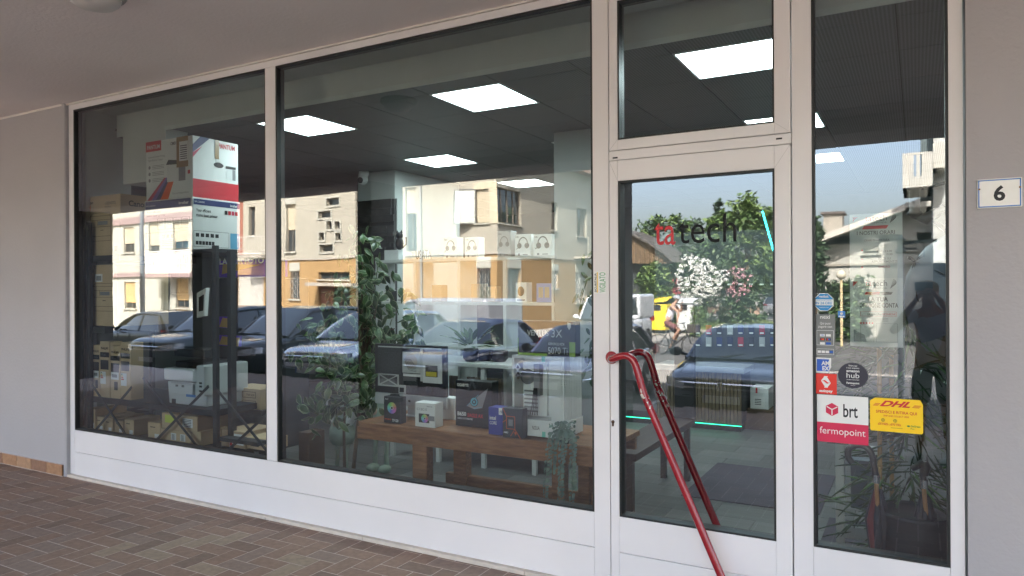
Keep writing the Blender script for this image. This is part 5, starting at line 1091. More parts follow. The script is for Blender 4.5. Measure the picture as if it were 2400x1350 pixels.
# monitor light boxes: four slim boxes
def slim(px0, px1, pt, pb, lab, k):
    x0, x1, z0, z1 = boxpx(px0, px1, pt, pb, .14)
    def d(q, x0, x1, z0, z1, y, w, h):
        q.text('PHILIPS', (x0+w*.12, y, z1-h*.14), h=h*.04, w=w*.76, m=BRN, bold=.03); q.bx(x0+w*.04, x1-w*.04, y-.0004, y, z1-h*.28, z1-h*.19, INK); q.text('V Line', (x0+w*.2, y-.001, z1-h*.25), h=h*.035, m=GREYP); q.bx(x0+w*.08, x1-w*.1, y-.0004, y, z1-h*.50, z1-h*.33, INK)
        if k: q.bx(x0+w*.05, x0+w*.62, y-.0006, y, z0+h*.24, z0+h*.46, PAPER); [q.bx(x0+w*.1, x0+w*(.2+.05*i), y-.001, y-.0006, z0+h*(.43-.03*i), z0+h*(.45-.03*i), m) for i, m in enumerate((LG[2], MAT['yellow_print'], MAT['orange_print'], RED))]
        else: q.bx(x0+w*.1, x0+w*.85, y-.0006, y, z0+h*.36, z0+h*.5, PAPER); q.bx(x0+w*.4, x0+w*.75, y-.0006, y, z0+h*.16, z0+h*.32, INK); q.bx(x0+w*.2, x0+w*.7, y-.0012, y-.0006, z0+h*.4, z0+h*.46, GREYP)
    carton(lab, x0, x1, .14, .12, zA+.001, z1, CARD, d, group='slim monitor cartons')
slim(216, 233, 808, 925, 'leftmost slim brown monitor carton on the shelf', 0); slim(233.5, 256, 800, 925, 'second slim brown monitor carton, with an energy label', 1); slim(257.5, 281, 810, 930, 'third slim brown monitor carton, slightly shorter', 0); slim(281.5, 305, 802, 935, 'rightmost slim brown monitor carton, with an energy label', 1)
q = MB(); a = F(206, 870, .25); q.bx(a.x-.03, a.x+.07, .25, .45, zA, FZ(206, 840, .25)); tag(q.build('paper_pack', PAPER), 'white pack behind the slim monitor cartons', 'box')
# white multifunction printer seen from behind
x0, x1, z0, z1 = boxpx(388, 478, 868, 947, .18); zp = zA+.003; t = thing('printer', ((x0+x1)/2, .4, zp), 'white multifunction printer turned back to front on the rack shelf', 'printer'); W_ = x1-x0; H_ = FZ(388, 862, .18)-zp; OW = mat('printer_grey_white', (.62, .65, .66), .45, var=.02)
q = MB(); q.prism([(x0+.01, .2, zp), (x1, .2, zp), (x1, .2, zp+H_*.62), (x0-.01, .2, zp+H_*.62)], (0, .4, 0)); q.build('printer_body', OW, t, bevel=.008)
q = MB(); q.bx(x0-.025, x1-W_*.17, .175, .6, zp+H_*.66, zp+H_*1.0); q.build('scanner_unit', OW, t, bevel=.012); q = MB(); q.bx(x1-W_*.16, x1+.02, .16, .6, zp+H_*.3, zp+H_*1.14); q.build('side_column', OW, t, bevel=.012)
q = MB(); q.bx(x0+.02, x1-W_*.2, .25, .58, zp+H_*1.0, zp+H_*1.18); q.build('document_feeder', BLACK, t, bevel=.01); q = MB(); q.prism([(x0-.05, .3, zp+H_*1.3), (x1-.15, .3, zp+H_*1.28), (x1-.15, .3, zp+H_*1.5), (x0-.06, .3, zp+H_*1.52)], (0, .1, .01)); q.build('paper_tray', mat('smoked_plastic', (.05, .05, .052), .25), t)
q = MB(); q.bx(x0+W_*.1, x0+W_*.72, .17, .2, zp+H_*.28, zp+H_*.6); q.build('rear_cover', OW, t, bevel=.008); q = MB(); [q.bx(x0+W_*a, x0+W_*(a+.07), .1725, .17, zp+H_*.5, zp+H_*.56, INK) for a in (.28, .44)]; [q.bx(x0+W_*.93, x0+W_*.99, .157, .16, zp+H_*a, zp+H_*(a+.05), INK) for a in (.42, .55, .64)]; q.bx(x0+W_*.1, x0+W_*.2, .197, .2, zp, zp+H_*.13, INK); q.build('socket', INK, t)
q = MB(); q.bx(x0+W_*.60, x0+W_*.84, .155, .157, zp+H_*.26, zp+H_*.33); q.build('blue_sticker', mat('mid_blue_print', c8(70, 130, 200), .5, var=0), t)
# lower cartons
LB = 'small cartons along the bottom of the left window'
def lab1(q, x0, x1, z0, z1, y, w, h): q.bx(x0+w*.55, x0+w*.9, y-.0005, y, z0+h*.1, z0+h*.35, PAPER); q.bx(x0+w*.2, x0+w*.6, y-.0005, y, z0+h*.7, z0+h*.75, BRN)
def lab2(q, x0, x1, z0, z1, y, w, h):
    q.bx(x0+w*.1, x0+w*.38, y-.0005, y, z0+h*.4, z0+h*.9, mat('lime_label', (.6, .7, .1), .6, var=0)); q.bx(x0+w*.6, x0+w*.88, y-.0005, y, z0+h*.25, z0+h*.8, PAPER)
    for i in range(5): q.bx(x0+w*.63, x0+w*.84, y-.001, y-.0005, z0+h*(.3+.1*i), z0+h*(.34+.1*i), INK)
def lab3(q, x0, x1, z0, z1, y, w, h):
    for a in (.35, .65): q.bx(x0+w*a, x0+w*(a+.17), y-.0005, y, z0+h*.2, z0+h*.75, PAPER); [q.bx(x0+w*(a+.03), x0+w*(a+.12), y-.001, y-.0005, z0+h*(.25+.09*i), z0+h*(.29+.09*i), INK) for i in range(5)]
def lab4(q, x0, x1, z0, z1, y, w, h): q.bx(x0+w*.55, x0+w*.95, y-.0005, y, z0+h*.2, z0+h*.85, PAPER); q.bx(x0+w*.36, x0+w*.5, y-.0005, y, z0, z1, PAPER); [q.disc((x0+w*.43, y-.001, z0+h*a), w*.06, (1, 0, 0), (0, 0, 1), 10, RED) for a in (.2, .8)]
def lowb(lab, px0, px1, pt, y, dep, deco, zb=.402, m=CARD, **k):
    x0, x1 = FX(px0, y), FX(px1, y); carton(lab, x0, x1, y, dep, zb, FZ(px0, pt, y), m, deco, group=LB, **k)
ya = .13
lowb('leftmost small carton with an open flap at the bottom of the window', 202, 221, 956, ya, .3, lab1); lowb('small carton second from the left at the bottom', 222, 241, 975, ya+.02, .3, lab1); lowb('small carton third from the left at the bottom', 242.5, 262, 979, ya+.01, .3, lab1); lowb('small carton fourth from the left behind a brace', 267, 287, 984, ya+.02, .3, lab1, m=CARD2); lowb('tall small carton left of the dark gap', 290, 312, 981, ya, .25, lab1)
lowb('tan carton left of the three stacked ones', 345, 374, 988, ya, .35, lab1); x0, x1 = FX(375, ya), FX(446, ya); zt2 = FZ(375, 1003, ya); carton('wide tan carton with two tall white labels', x0, x1, ya, .35, .402, zt2, CARD, lab3, group=LB)
x0, x1 = FX(375, ya), FX(458, ya); carton('tan carton with a lime label on top of the wide one', x0, x1, ya+.01, .35, zt2+.001, FZ(375, 967, ya), CARD, lab2, group=LB); lowb('plain tan carton right of the wide one', 447, 469, 1010, ya+.01, .35, None)
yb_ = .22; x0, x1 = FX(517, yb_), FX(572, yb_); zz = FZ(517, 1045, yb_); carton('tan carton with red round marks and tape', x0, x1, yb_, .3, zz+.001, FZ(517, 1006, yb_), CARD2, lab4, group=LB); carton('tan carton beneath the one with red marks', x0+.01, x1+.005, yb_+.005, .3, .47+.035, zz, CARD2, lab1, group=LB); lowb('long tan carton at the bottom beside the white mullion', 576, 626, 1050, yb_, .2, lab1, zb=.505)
x0, x1, z0, z1 = boxpx(534, 610, 906, 953, .55)
def lab5(q, x0, x1, z0, z1, y, w, h):
    for a in (.12, .55):
        for e in ((.45, .85, a, a+.02), (.45, .85, a+.28, a+.3), (.45, .46, a, a+.3), (.84, .85, a, a+.3)): q.bx(x0+w*e[0], x0+w*e[1], y-.0005, y, z0+h*e[2], z0+h*e[3], BRN)
        q.text('FRAGILE' if a < .5 else 'THIS SIDE', (x0+w*.56, y-.0005, z0+h*(a+.1)), h=h*.1, m=BRN, maxw=w*.26)
carton('large tan carton with two outlined handling marks on the floor stack', x0, x1, .55, .25, z0, z1, CARD, lab5)
t = thing('low_table', ((x0+x1)/2, .67, 0), 'low dark table under the large tan carton', 'table'); q = MB(); q.bx(x0-.02, x1+.02, .54, .82, z0-.05, z0-.001); q.build('table_top', DARK, t)
for xx in (x0, x1-.05):
    q = MB(); q.bx(xx, xx+.05, .57, .78, 0, z0-.051); q.build('leg', DARK, t)
# photo kiosk
yk = 1.45; x0, x1 = FX(505, yk), FX(621, yk); KP = mat('kiosk_purple', c8(90, 50, 190), .5, var=0); KO = mat('kiosk_ochre', (.45, .28, .08), .5, var=0)
t = thing('photo_kiosk', ((x0+x1)/2, yk+.3, 0), 'dark self-service photo kiosk with a purple header above purple cards', 'kiosk')
zh0, zh1 = FZ(505, 650, yk), FZ(505, 612, yk)
q = MB(); q.bx(x0, x1, yk+.02, yk+.6, 0, zh0-.01); q.build('cabinet', DARK, t, bevel=.01); q = MB(); q.bx(x0, x1, yk, yk+.3, zh0, zh1); q.build('header', KP, t)
q = MB(); q.prism([(x0+.1, yk-.002, zh0+.03), (x1-.05, yk-.002, zh0+.12), (x1-.1, yk-.002, zh1-.05), (x0+.12, yk-.002, zh0+.14)], (0, .001, 0), KO); q.text('LA TUA FOTO', (x0+.07, yk-.004, zh1-.035), w=x1-x0-.08, h=.06, m=PAPER, bold=.03); q.build('lettering', None, t)
for a in ((507, 545, 742, 768), (506, 562, 785, 809)):
    xa, xb, za, zb = boxpx(*a, yk); q = MB(); q.bx(xa, xb, yk-.004, yk+.018, za, zb, KP); q.prism([(xa+.05, yk-.006, za+.01), (xb-.02, yk-.006, za), (xb, yk-.006, zb-.02), (xa+.1, yk-.006, zb-.01)], (0, .001, 0), KO); q.build('shelf_card', None, t)
xa, xb, za, zb = boxpx(461, 478, 675, 745, .9); q = MB(); q.prism([(xa, .9, za), (xb, .9, za+.02), (xb+.03, .9, zb), (xa, .9, zb-.05)], (0, .04, 0), PWHITE); q.prism([(xa+.03, .899, za+.06), (xb-.01, .899, za+.07), (xb, .899, zb-.06), (xa+.03, .899, zb-.09)], (0, .002, 0), BLACK); tag(q.build('wall_screen'), 'white framed upright screen beside the rack post', 'screen')
# small dark cube under it, left of the mullion of window two
yk = 1.1; xa, xb, za, zb = boxpx(698, 722, 1012, 1078, yk); carton('dark carton with a pale top edge on the floor left of the gnome', xa, xb, yk, .2, 0.0, zb, mat('brown_dark_card', (.10, .06, .04), .8), None)
# ---------------------------------------------------------------- ficus
FL = mat('ficus_green', (.028, .075, .022), .38, var=.3, scale=8); FLL = mat('ficus_light', (.06, .14, .035), .4, var=.2); FLE = mat('ficus_edge', (.30, .36, .20), .5, var=.1); FST = mat('ficus_stem', (.11, .075, .05), .8)
fy = .85; base = V3((FX(812, fy), fy, 0)); t = thing('ficus_plant', base, 'tall artificial ficus with cream-edged leaves standing between the two display areas', 'plant')
q = MB(); q.lathe([(.10, 0), (.12, .02), (.13, .10), (.12, .10)], base, 20); q.build('pot', mat('ficus_pot', (.03, .03, .03), .6), t)
q = MB(); heads = []
for px, py, yy in ((850, 610, .95), (838, 700, .8), (890, 690, 1.0), (775, 790, .7), (905, 790, .95), (760, 850, .65), (860, 830, .85), (800, 930, .7), (925, 770, 1.05), (750, 945, .6), (845, 910, .75), (870, 740, .95)):
    h_ = F(px, py, yy); b0_ = F(842, 930, .85).lerp(F(848, 700, .92), random.random()*.7); q.tube([b0_, b0_.lerp(h_, .5)+V3((0, 0, .05)), h_], [.010, .007, .004], 6); heads.append(h_)
q.tube([base+V3((.05, 0, .08)), F(846, 930, .85), F(850, 640, .95)], [.017, .014, .006], 8); q.tube([base+V3((-.03, 0, .08)), F(806, 1000, .85), F(815, 860, .85)], [.013, .011, .006], 8); q.build('trunk', FST, t)
def bigleaf(q, c, d, n, L, W_, m, me):
    d = d.normalized(); s_ = d.cross(n).normalized(); n = s_.cross(d)
    pt = [(0, 0), (.18, .38), (.45, .5), (.75, .3), (1, 0)]
    ce = [c+d*L*a - n*L*.25*a*a for a, _ in pt]; lf = [c+d*L*a+s_*W_*b_ - n*L*(.25*a*a+.04) for a, b_ in pt]; rt = [c+d*L*a-s_*W_*b_ - n*L*(.25*a*a+.04) for a, b_ in pt]
    k = .80
    li = [ce[i].lerp(lf[i], k) for i in range(5)]; ri = [ce[i].lerp(rt[i], k) for i in range(5)]
    for i in range(4):
        for A, B in ((ce, li), (ri, ce)):
            q.add([A[i], A[i+1], B[i+1], B[i]], [(0, 1, 2, 3)], m, True)
        if me: q.add([li[i], li[i+1], lf[i+1], lf[i]], [(0, 1, 2, 3)], me); q.add([rt[i], rt[i+1], ri[i+1], ri[i]], [(0, 1, 2, 3)], me)
q = MB()
spots = [(h_, .17, 26) for h_ in heads]+[(F(px, py, yy), .13, 17) for px, py, yy in ((855, 560, 1.0), (840, 660, .9), (880, 640, 1.0), (850, 770, .9), (800, 850, .7), (820, 890, .7), (870, 880, .85), (780, 900, .6), (950, 800, 1.1), (735, 820, .7), (960, 760, 1.1), (790, 690, .9), (850, 960, .8), (745, 760, .8), (770, 820, .7), (850, 860, .8), (820, 930, .75), (765, 930, .65), (900, 860, .95))]
for c, r_, k in spots:
    for i in range(k):
        p = c+V3((random.gauss(0, r_*.62), random.gauss(0, r_*.5), random.gauss(0, r_*.6))); d = V3((random.uniform(-1, 1), random.uniform(-.8, .5), random.uniform(-1.2, .15))); nn = V3((random.uniform(-.5, .5), -.8, .6))+noise3(.4)
        if p.y < .14: p.y = .14+random.uniform(0, .05)
        bigleaf(q, p, d, nn, random.uniform(.085, .12), random.uniform(.05, .066), FL if random.random() < .72 else FLL, FLE)
for v in q.v:
    if v.y < .075: v.y = .075
q.build('foliage', None, t)
# second ficus by the door jamb of window two (right edge)
base = V3((FX(1395, 1.2), 1.2, 0)); t = thing('ficus_plant', base, 'slim ficus just behind the white mullion left of the door', 'plant'); q = MB(); q.tube([base, base+V3((0, 0, 1.9))], .012, 6); q.build('trunk', FST, t); q = MB()
for i in range(60):
    z = random.uniform(.9, 1.95); p = base+V3((random.gauss(0, .06), random.gauss(0, .06), z)); bigleaf(q, p, V3((random.uniform(-1, 1), random.uniform(-.6, .4), random.uniform(-1.2, 0))), V3((0, -.8, .6)), .09, .04, FL, None)
q.build('foliage', None, t)
# ---------------------------------------------------------------- gnomes
GG = mat('mint_felt', (.30, .38, .31), .95, var=.08, scale=30, bump=.4, bscale=120); FUR = mat('white_fur', (.6, .6, .56), .95, bump=.6, bscale=90)
def gnome(label, c, H, lean=0):
    t = thing('gnome_figure', c, label, 'figurine', 'mint green gnome figures'); s_ = H/.9; c = V3(c)
    q = MB(); q.lathe([(.02, .27), (.10, .30), (.125, .36), (.12, .44), (.085, .52), (.07, .56)], c, 20); 
    q.v = [c+(v-c)*s_ for v in q.v]; q.build('gnome_body', GG, t)
    q = MB(); q.tube([c+V3((0, 0, .50)), c+V3((0, 0, .62)), c+V3((lean*.3, 0, .76)), c+V3((lean, 0, .9))], [.085, .075, .04, .01], 16); q.v = [c+(v-c)*s_ for v in q.v]; q.build('hat', GG, t)
    for s2 in (-1, 1):
        q = MB(); q.tube([c+V3((s2*.06, 0, .30)), c+V3((s2*.055, -.01, .16)), c+V3((s2*.06, -.01, .05))], [.02, .018, .02], 8); q.ball(c+V3((s2*.06, -.04, .035)), .045, 10, None, (1, 1.5, .8)); q.v = [c+(v-c)*s_ for v in q.v]; q.build('leg', GG, t)
        q = MB(); q.tube([c+V3((s2*.08, 0, .5)), c+V3((s2*.16, 0, .60)), c+V3((s2*.17, 0, .72))], [.04, .045, .02], 10); q.v = [c+(v-c)*s_ for v in q.v]; q.build('fur_ear', FUR, t)
    q = MB(); q.ball(c+V3((0, -.09, .5)), .03, 8); q.v = [c+(v-c)*s_ for v in q.v]; q.build('nose', mat('gnome_nose', (.5, .36, .28), .8), t)
    q = MB(); q.ball(c+V3((0, -.05, .44)), .09, 10, None, (1, .6, 1)); q.v = [c+(v-c)*s_ for v in q.v]; q.build('beard', FUR, t)
g1 = G(803, 1112, 0); gnome('mint green gnome figure with white fur sides at the left end of the bench', (g1.x, g1.y, 0), .84, .0); g2 = G(862, 1122, 0); gnome('second gnome figure half hidden behind the end of the bench', (g2.x-.05, g2.y+.25, 0), 1.0, -.03)
# ---------------------------------------------------------------- wooden bench
yb0 = .42; ybk = 1.05; zb1 = FZ(1000, 990, yb0)
x0, x1 = FX(836, yb0), FX(1392, yb0); zt_b = FZ(845, 988, yb0); zl_b = FZ(1000, 1047, yb0)
BN = thing('wooden_bench', ((x0+x1)/2, .75, 0), 'long rustic brown wooden work bench behind the large window', 'bench'); q = MB(); 
for i in range(4): q.bx(x0+.01*i, x1+.06, yb0+.012+.16*i, yb0+.168+.16*i, zt_b-.035, zt_b)
q.build('bench_plank', WOODC, BN)
q = MB(); q.bx(x0+.02, x1+.05, yb0, yb0+.04, zl_b, zt_b-.002); q.build('front_rail', WOODC, BN, bevel=.006); q = MB(); q.bx(x0-.005, x0+.09, yb0+.001, ybk, zl_b-.004, zt_b-.036); q.build('end_block', WOODC, BN, bevel=.006); q = MB(); q.bx(x0+.02, x1+.05, ybk-.05, ybk-.01, zl_b, zt_b-.037); q.build('rear_rail', WOODC, BN, bevel=.006)
for pa, pb, yy in ((964, 998, yb0+.05), (1060, 1090, ybk-.14), (1290, 1318, yb0+.05), (1352, 1378, ybk-.14)):
    q = MB(); q.bx(FX(pa, yy), FX(pb, yy), yy, yy+.08, 0, zl_b+.002); q.build('leg', WOODC, BN, bevel=.006)
q = MB(); q.bx(FX(1060, ybk), FX(1378, ybk)+.1, ybk-.11, ybk-.06, .13, .23); q.build('stretcher', WOODC, BN, bevel=.006)
zs = zt_b+.001
# opened all-in-one computer
yi = .72; xa, xb = FX(877, yi), FX(1045, yi); t = thing('desktop_computer', ((xa+xb)/2, yi+.05, zs), 'opened silver all-in-one computer showing its circuit boards', 'computer'); zc0 = FZ(900, 947, yi); zc1 = FZ(877, 920, yi); zt0 = FZ(920, 832, yi)
q = MB(); q.bx(xa, xb, yi, yi+.03, zc0, zc1+.005); q.build('chin', mat('brushed_aluminium', (.6, .62, .63), .35, .5), t, bevel=.008); q = MB(); zt0 = zc1+ (xb-xa)*.57; q.bx(xa, xb, yi+.001, yi+.03, zc1+.006, zt0); q.build('housing', BLACK, t, bevel=.008)
q = MB(); q.bx((xa+xb)/2-.09, (xa+xb)/2+.09, yi+.03, yi+.2, zs, zs+.008); q.prism([((xa+xb)/2-.06, yi+.06, zs+.008), ((xa+xb)/2+.06, yi+.06, zs+.008), ((xa+xb)/2+.06, yi+.03, zc1+.1), ((xa+xb)/2-.06, yi+.03, zc1+.1)], (0, .006, 0)); q.build('stand', MAT['brushed_aluminium'], t)
W_ = xb-xa; H_ = zt0-zc1; SIL = mat('silver_bracket', (.6, .62, .6), .4, .4); PCB = mat('circuit_board', (.03, .035, .035), .6, var=.9, scale=90); q = MB(); yy = yi-.002
def R4(a, b_, c, d, m, o=0, th=.004): q.bx(xa+W_*a, xa+W_*b_, yy-o-th, yy-o, zc1+H_*c, zc1+H_*d, m)
R4(.06, .40, .30, .92, PCB); R4(.3, .62, .06, .36, PCB); R4(.42, .66, .45, .86, SIL, .002, .012); q.disc((xa+W_*.54, yy-.016, zc1+H_*.68), W_*.09, (1, 0, 0), (0, 0, .9), 18, mat('hard_disc_cream', (.6, .52, .42), .4)); R4(.42, .66, .38, .43, PWHITE, .002); R4(.06, .36, .16, .4, GREYP, .001, .003)
for a, b_ in (((.08, .18), (.34, .38)), ((.34, .18), (.08, .38))): q.bar((xa+W_*a[0], yy-.006, zc1+H_*a[1]), (xa+W_*b_[0], yy-.006, zc1+H_*b_[1]), .008, .004, SIL, up=(0, 1, 0))
for e in ((.06, .36, .155, .18), (.06, .36, .38, .40), (.06, .08, .16, .4), (.34, .36, .16, .4)): R4(*e, SIL, .004)
R4(.70, .95, .28, .84, PWHITE, .002, .01); R4(.74, .90, .4, .62, INK, .013, .003); R4(.75, .89, .41, .5, mat('yellow_label', (.6, .5, .05), .5, var=0), .017, .002); R4(.66, .69, .3, .95, SIL, .002); R4(.06, .94, .93, .955, SIL, .001); R4(.36, .46, .03, .2, SIL, .004, .006); R4(.38, .44, .06, .15, INK, .011)
for i in range(5): q.tube([(xa+W_*(.46+.02*i), yy-.02, zc1+H_*.72), (xa+W_*(.52+.02*i), yy-.025, zc1+H_*(.52+.02*i)), (xa+W_*(.62), yy-.02, zc1+H_*(.48+.03*i))], .0015, 4, INK)
q.lathe([(.03, 0), (.035, -.006), (.02, -.008)], (xa+W_*.78, yy, zc1+H_*.14), 18, m=INK, axis='y'); q.build('circuit_parts', None, t)
q = MB(); c = V3(((xa+xb)/2-.0, yi-.001, (zc0+zc1)/2)); q.disc(c+V3((-.005, 0, -.001)), .0085, (1, 0, 0), (0, 0, 1.05), 16, INK); q.disc(c+V3((.005, -.0003, -.001)), .0085, (1, 0, 0), (0, 0, 1.05), 16, INK); q.disc(c+V3((.013, -.0009, .001)), .0045, (1, 0, 0), (0, 0, 1), 12, MAT['brushed_aluminium']); q.add([c+V3((.0, -.0005, .011)), c+V3((.004, -.0005, .012)), c+V3((.007, -.0005, .018)), c+V3((.002, -.0005, .016))], [(0, 1, 2, 3)], INK); q.build('emblem', None, t)
# boxes on the bench
def ringfan(q, cx, cz, r, y):
    import colorsys
    for i in range(18): q.disc((cx, y-.0005, cz), r, (1, 0, 0), (0, 0, 1), 2, mat('rainbow_%d' % i, tuple(.55*v+.05 for v in colorsys.hsv_to_rgb(i/18, .75, 1)), .5, var=0), r0=r*.3, a0=i*20, a1=i*20+20)
    q.disc((cx, y-.001, cz), r*.3, (1, 0, 0), (0, 0, 1), 16, PAPER); q.disc((cx, y-.0013, cz), r*.22, (1, 0, 0), (0, 0, 1), 16, INK)
DB = mat('charcoal_box', (.035, .037, .042), .5, var=.03)
def onb(label, px0, px1, pt, y, dep, m, deco, name='product_box', side=None, z=None, **k):
    x0, x1 = FX(px0, y), FX(px1, y); z0 = z or zs
    return carton(label, x0, x1, y, dep, z0, FZ((px0+px1)/2, pt, y), m, deco, name=name, group='product boxes on the wooden bench', side=side, **k)
def tf(q, x0, x1, z0, z1, y, w, h): ringfan(q, (x0+x1)/2, z0+h*.58, w*.27, y); q.text('TF120', (x0+w*.5, y, z0+h*.07), h=h*.1, w=w*.38, m=PAPER, bold=.03); q.text('TUF GAMING', (x0+w*.06, y, z0+h*.12), h=h*.05, w=w*.38, m=MAT['orange_print'], bold=.02); q.text('ASUS', (x0+w*.08, y, z1-h*.12), h=h*.05, m=PAPER, bold=.02)
t = onb('charcoal fan box with a rainbow ring and hanger tab, left on the bench', 898, 937, 930, .47, .07, DB, tf, side=lambda q, x, y, d, z0, z1: None)
q = MB(); e = bpy.data.objects[t.name]; x0, x1 = FX(906, .47), FX(930, .47); z_ = FZ(918, 930, .47); q.prism([(x0, .5, z_), (x1, .5, z_), (x1-.008, .5, z_+.018), (x0+.008, .5, z_+.018)], (0, .002, 0)); q.build('hanger_tab', DB, t)
def c12(q, x0, x1, z0, z1, y, w, h): q.text('C12C-S', (x0+w*.1, y, z1-h*.32), h=h*.1, w=w*.5, m=GREYP, bold=.01); q.bx(x0+w*.2, x0+w*.72, y-.0004, y, z0+h*.18, z0+h*.55, INK); ringfan(q, x0+w*.5, z0+h*.36, w*.17, y-.001); q.bx(x0+w*.66, x0+w*.98, y-.001, y-.0005, z0+h*.28, z0+h*.48, GREYP); q.text('DEEPCOOL', (x0+w*.6, y, z1-h*.16), h=h*.04, m=INK)
onb('small white cooler box with a colourful fan picture on the bench', 971, 1018, 944, .46, .1, PAPER, c12)
def gig(q, x0, x1, z0, z1, y, w, h):
    AQ = mat('cyan_eye_print', (.08, .35, .42), .4, var=0); q.text('GIGABYTE', (x0+w*.05, y, z1-h*.13), h=h*.06, w=w*.32, m=PAPER, bold=.04); q.text('B650', (x0+w*.06, y, z0+h*.23), h=h*.085, w=w*.24, m=PAPER, bold=.03); q.text('EAGLE AX', (x0+w*.34, y, z0+h*.215), h=h*.08, w=w*.42, m=RED, bold=.02); q.text('GAMING MOTHERBOARD', (x0+w*.06, y, z0+h*.15), h=h*.04, w=w*.42, m=PAPER)
    cx, cz = x0+w*.52, z0+h*.55; q.add([(cx-w*.2, y, cz-h*.1), (cx+w*.1, y, cz+h*.12), (cx+w*.38, y, cz+h*.32), (cx+w*.22, y, cz-h*.12), (cx, y, cz-h*.16)], [(0, 1, 2, 3, 4)], GREYP); q.disc((cx, y-.0006, cz), w*.11, (1, 0, 0), (0, 0, 1), 20, INK); q.disc((cx, y-.001, cz), w*.095, (1, 0, 0), (0, 0, 1), 20, AQ, r0=w*.06); q.disc((cx, y-.001, cz), w*.03, (1, 0, 0), (0, 0, 1), 12, AQ); q.bar((cx-w*.2, y-.001, cz-h*.1), (cx+w*.12, y-.001, cz+h*.16), .003, .0004, AQ, up=(0, 1, 0)); q.bar((cx-w*.02, y-.001, cz-h*.15), (cx+w*.2, y-.001, cz-h*.1), .003, .0004, AQ, up=(0, 1, 0))
onb('black motherboard box with a glowing eye picture', 1066, 1152, 893, .62, .09, mat('black_box', (.01, .01, .011), .35, var=0), gig)
def intel(q, x0, x1, z0, z1, y, w, h): q.text('intel', (x0+w*.1, y, z1-h*.45), h=h*.15, w=w*.45, m=PAPER, bold=.02); q.text('CORE', (x0+w*.1, y, z1-h*.62), h=h*.12, w=w*.5, m=PAPER, bold=.01); q.bx(x0+w*.75, x1, y-.0005, y, z1-h*.25, z1, PAPER); q.text('i9', (x0+w*.82, y-.001, z1-h*.2), h=h*.12, m=NAVY)
onb('small royal blue processor box with a white corner', 1143, 1176, 955, .46, .1, mat('royal_blue_box', c8(50, 60, 150), .45, var=0), intel)
def amd(q, x0, x1, z0, z1, y, w, h):
    OG = MAT['orange_print']
    for a, b_ in (((.2, .3), (.2, .72)), ((.2, .72), (.62, .72)), ((.62, .72), (.62, .3)), ((.62, .3), (.2, .3)), ((.2, .72), (0, 1)), ((.62, .3), (.9, 0)), ((.62, .3), (.4, .05)), ((0, .5), (.2, .6))): q.bar((x0+w*a[0], y, z0+h*a[1]), (x0+w*b_[0], y, z0+h*b_[1]), .003, .0005, OG, up=(0, 1, 0))
    q.bx(x0+w*.3, x0+w*.52, y-.0005, y, z0+h*.4, z0+h*.62, GREYP); q.text('AMD', (x0+w*.05, y, z0+h*.14), h=h*.06, m=PAPER, bold=.02); q.text('9', (x0+w*.6, y, z0+h*.1), h=h*.12, m=OG, bold=.02)
onb('small dark grey processor box with orange lines', 1176.5, 1223, 957, .43, .07, DB, amd)
carton('white carton standing behind the cooler box', FX(1025, .78), FX(1064, .78), .78, .1, zs, FZ(1045, 932, .78), PAPER, None, group='product boxes on the wooden bench', name='product_box')
# white computer case
yc = .50; xa, xb = FX(1199, yc), FX(1313, yc); dp = .30; zt = FZ(1250, 840, yc); zt = FZ(1199, 832, yc); t = thing('computer_case', ((xa+xb)/2, yc+.2, zs), 'white tower computer case with glass side and ribbed front', 'computer case'); WC = mat('case_white', (.80, .82, .81), .4, var=.02); W_ = xb-xa; H_ = zt-zs
q = MB(); fr = .035; di = .15
q.bx(xa, xb, yc, yc+dp, zt-.02, zt); q.bx(xa, xb, yc, yc+dp, zs+.01, zs+H_*.22); q.bx(xa+.018, xb-.01, yc+di-.02, yc+di, zs+H_*.22, zt-.02); q.bx(xa, xa+.018, yc, yc+dp-.02, zs+H_*.22, zt-.02); q.bx(xb-W_*.2, xb, yc, yc+dp-.02, zs+H_*.22, zt-.02); q.build('case_shell', WC, t, bevel=.003)
q = MB(); q.bx(xa+.03, xb-W_*.42, yc+di-.05, yc+di-.021, zs+H_*.24, zt-.05, WC); q.bx(xa+W_*.38, xa+W_*.50, yc+di-.10, yc+di-.05, zs+H_*.5, zt-.06, GREYP)
for i in range(6): q.bx(xa+.04, xa+.14, yc+di-.056, yc+di-.05, zs+H_*(.28+.05*i), zs+H_*(.30+.05*i), GREYP)
for i in range(4): q.tube([(xa+W_*(.4+.02*i), yc+di-.11, zs+H_*.6), (xa+W_*(.38+.03*i), yc+di-.12, zs+H_*.4), (xa+W_*(.3+.05*i), yc+di-.1, zs+H_*.26)], .003, 5, INK)
q.lathe([(.05, 0), (.05, -.02), (.015, -.02)], (xa+.07, yc+di-.05, zs+H_*.72), 18, m=GREYP, axis='y'); q.build('interior_parts', None, t)
q = MB()
for i in range(11): y_ = yc+.008+i*(dp-.016)/11; q.bx(xb+.001, xb+.02, y_, y_+(dp-.016)/11*.62, zs+H_*.22, zt-.002)
q.bx(xb+.0005, xb+.006, yc, yc+dp, zs+H_*.22, zt-.003); q.build('ribbed_front', WC, t); q = MB(); q.bx(xb+.001, xb+.022, yc, yc+dp, zs+.01, zs+H_*.215); q.build('front_base', WC, t, bevel=.003)
q = MB(); q.text('NOUA', (xa+W_*.42, yc-.001, zs+H_*.1), h=H_*.05, w=W_*.15, m=INK); c = V3((xa+W_*.13, yc-.002, zt-H_*.15))
for dz, m in ((0, PAPER), (-H_*.1, INK)): q.add([c+V3((0, 0, dz+.028)), c+V3((-.022, 0, dz)), c+V3((0, 0, dz-.028)), c+V3((.022, 0, dz))], [(0, 1, 2, 3)], m)
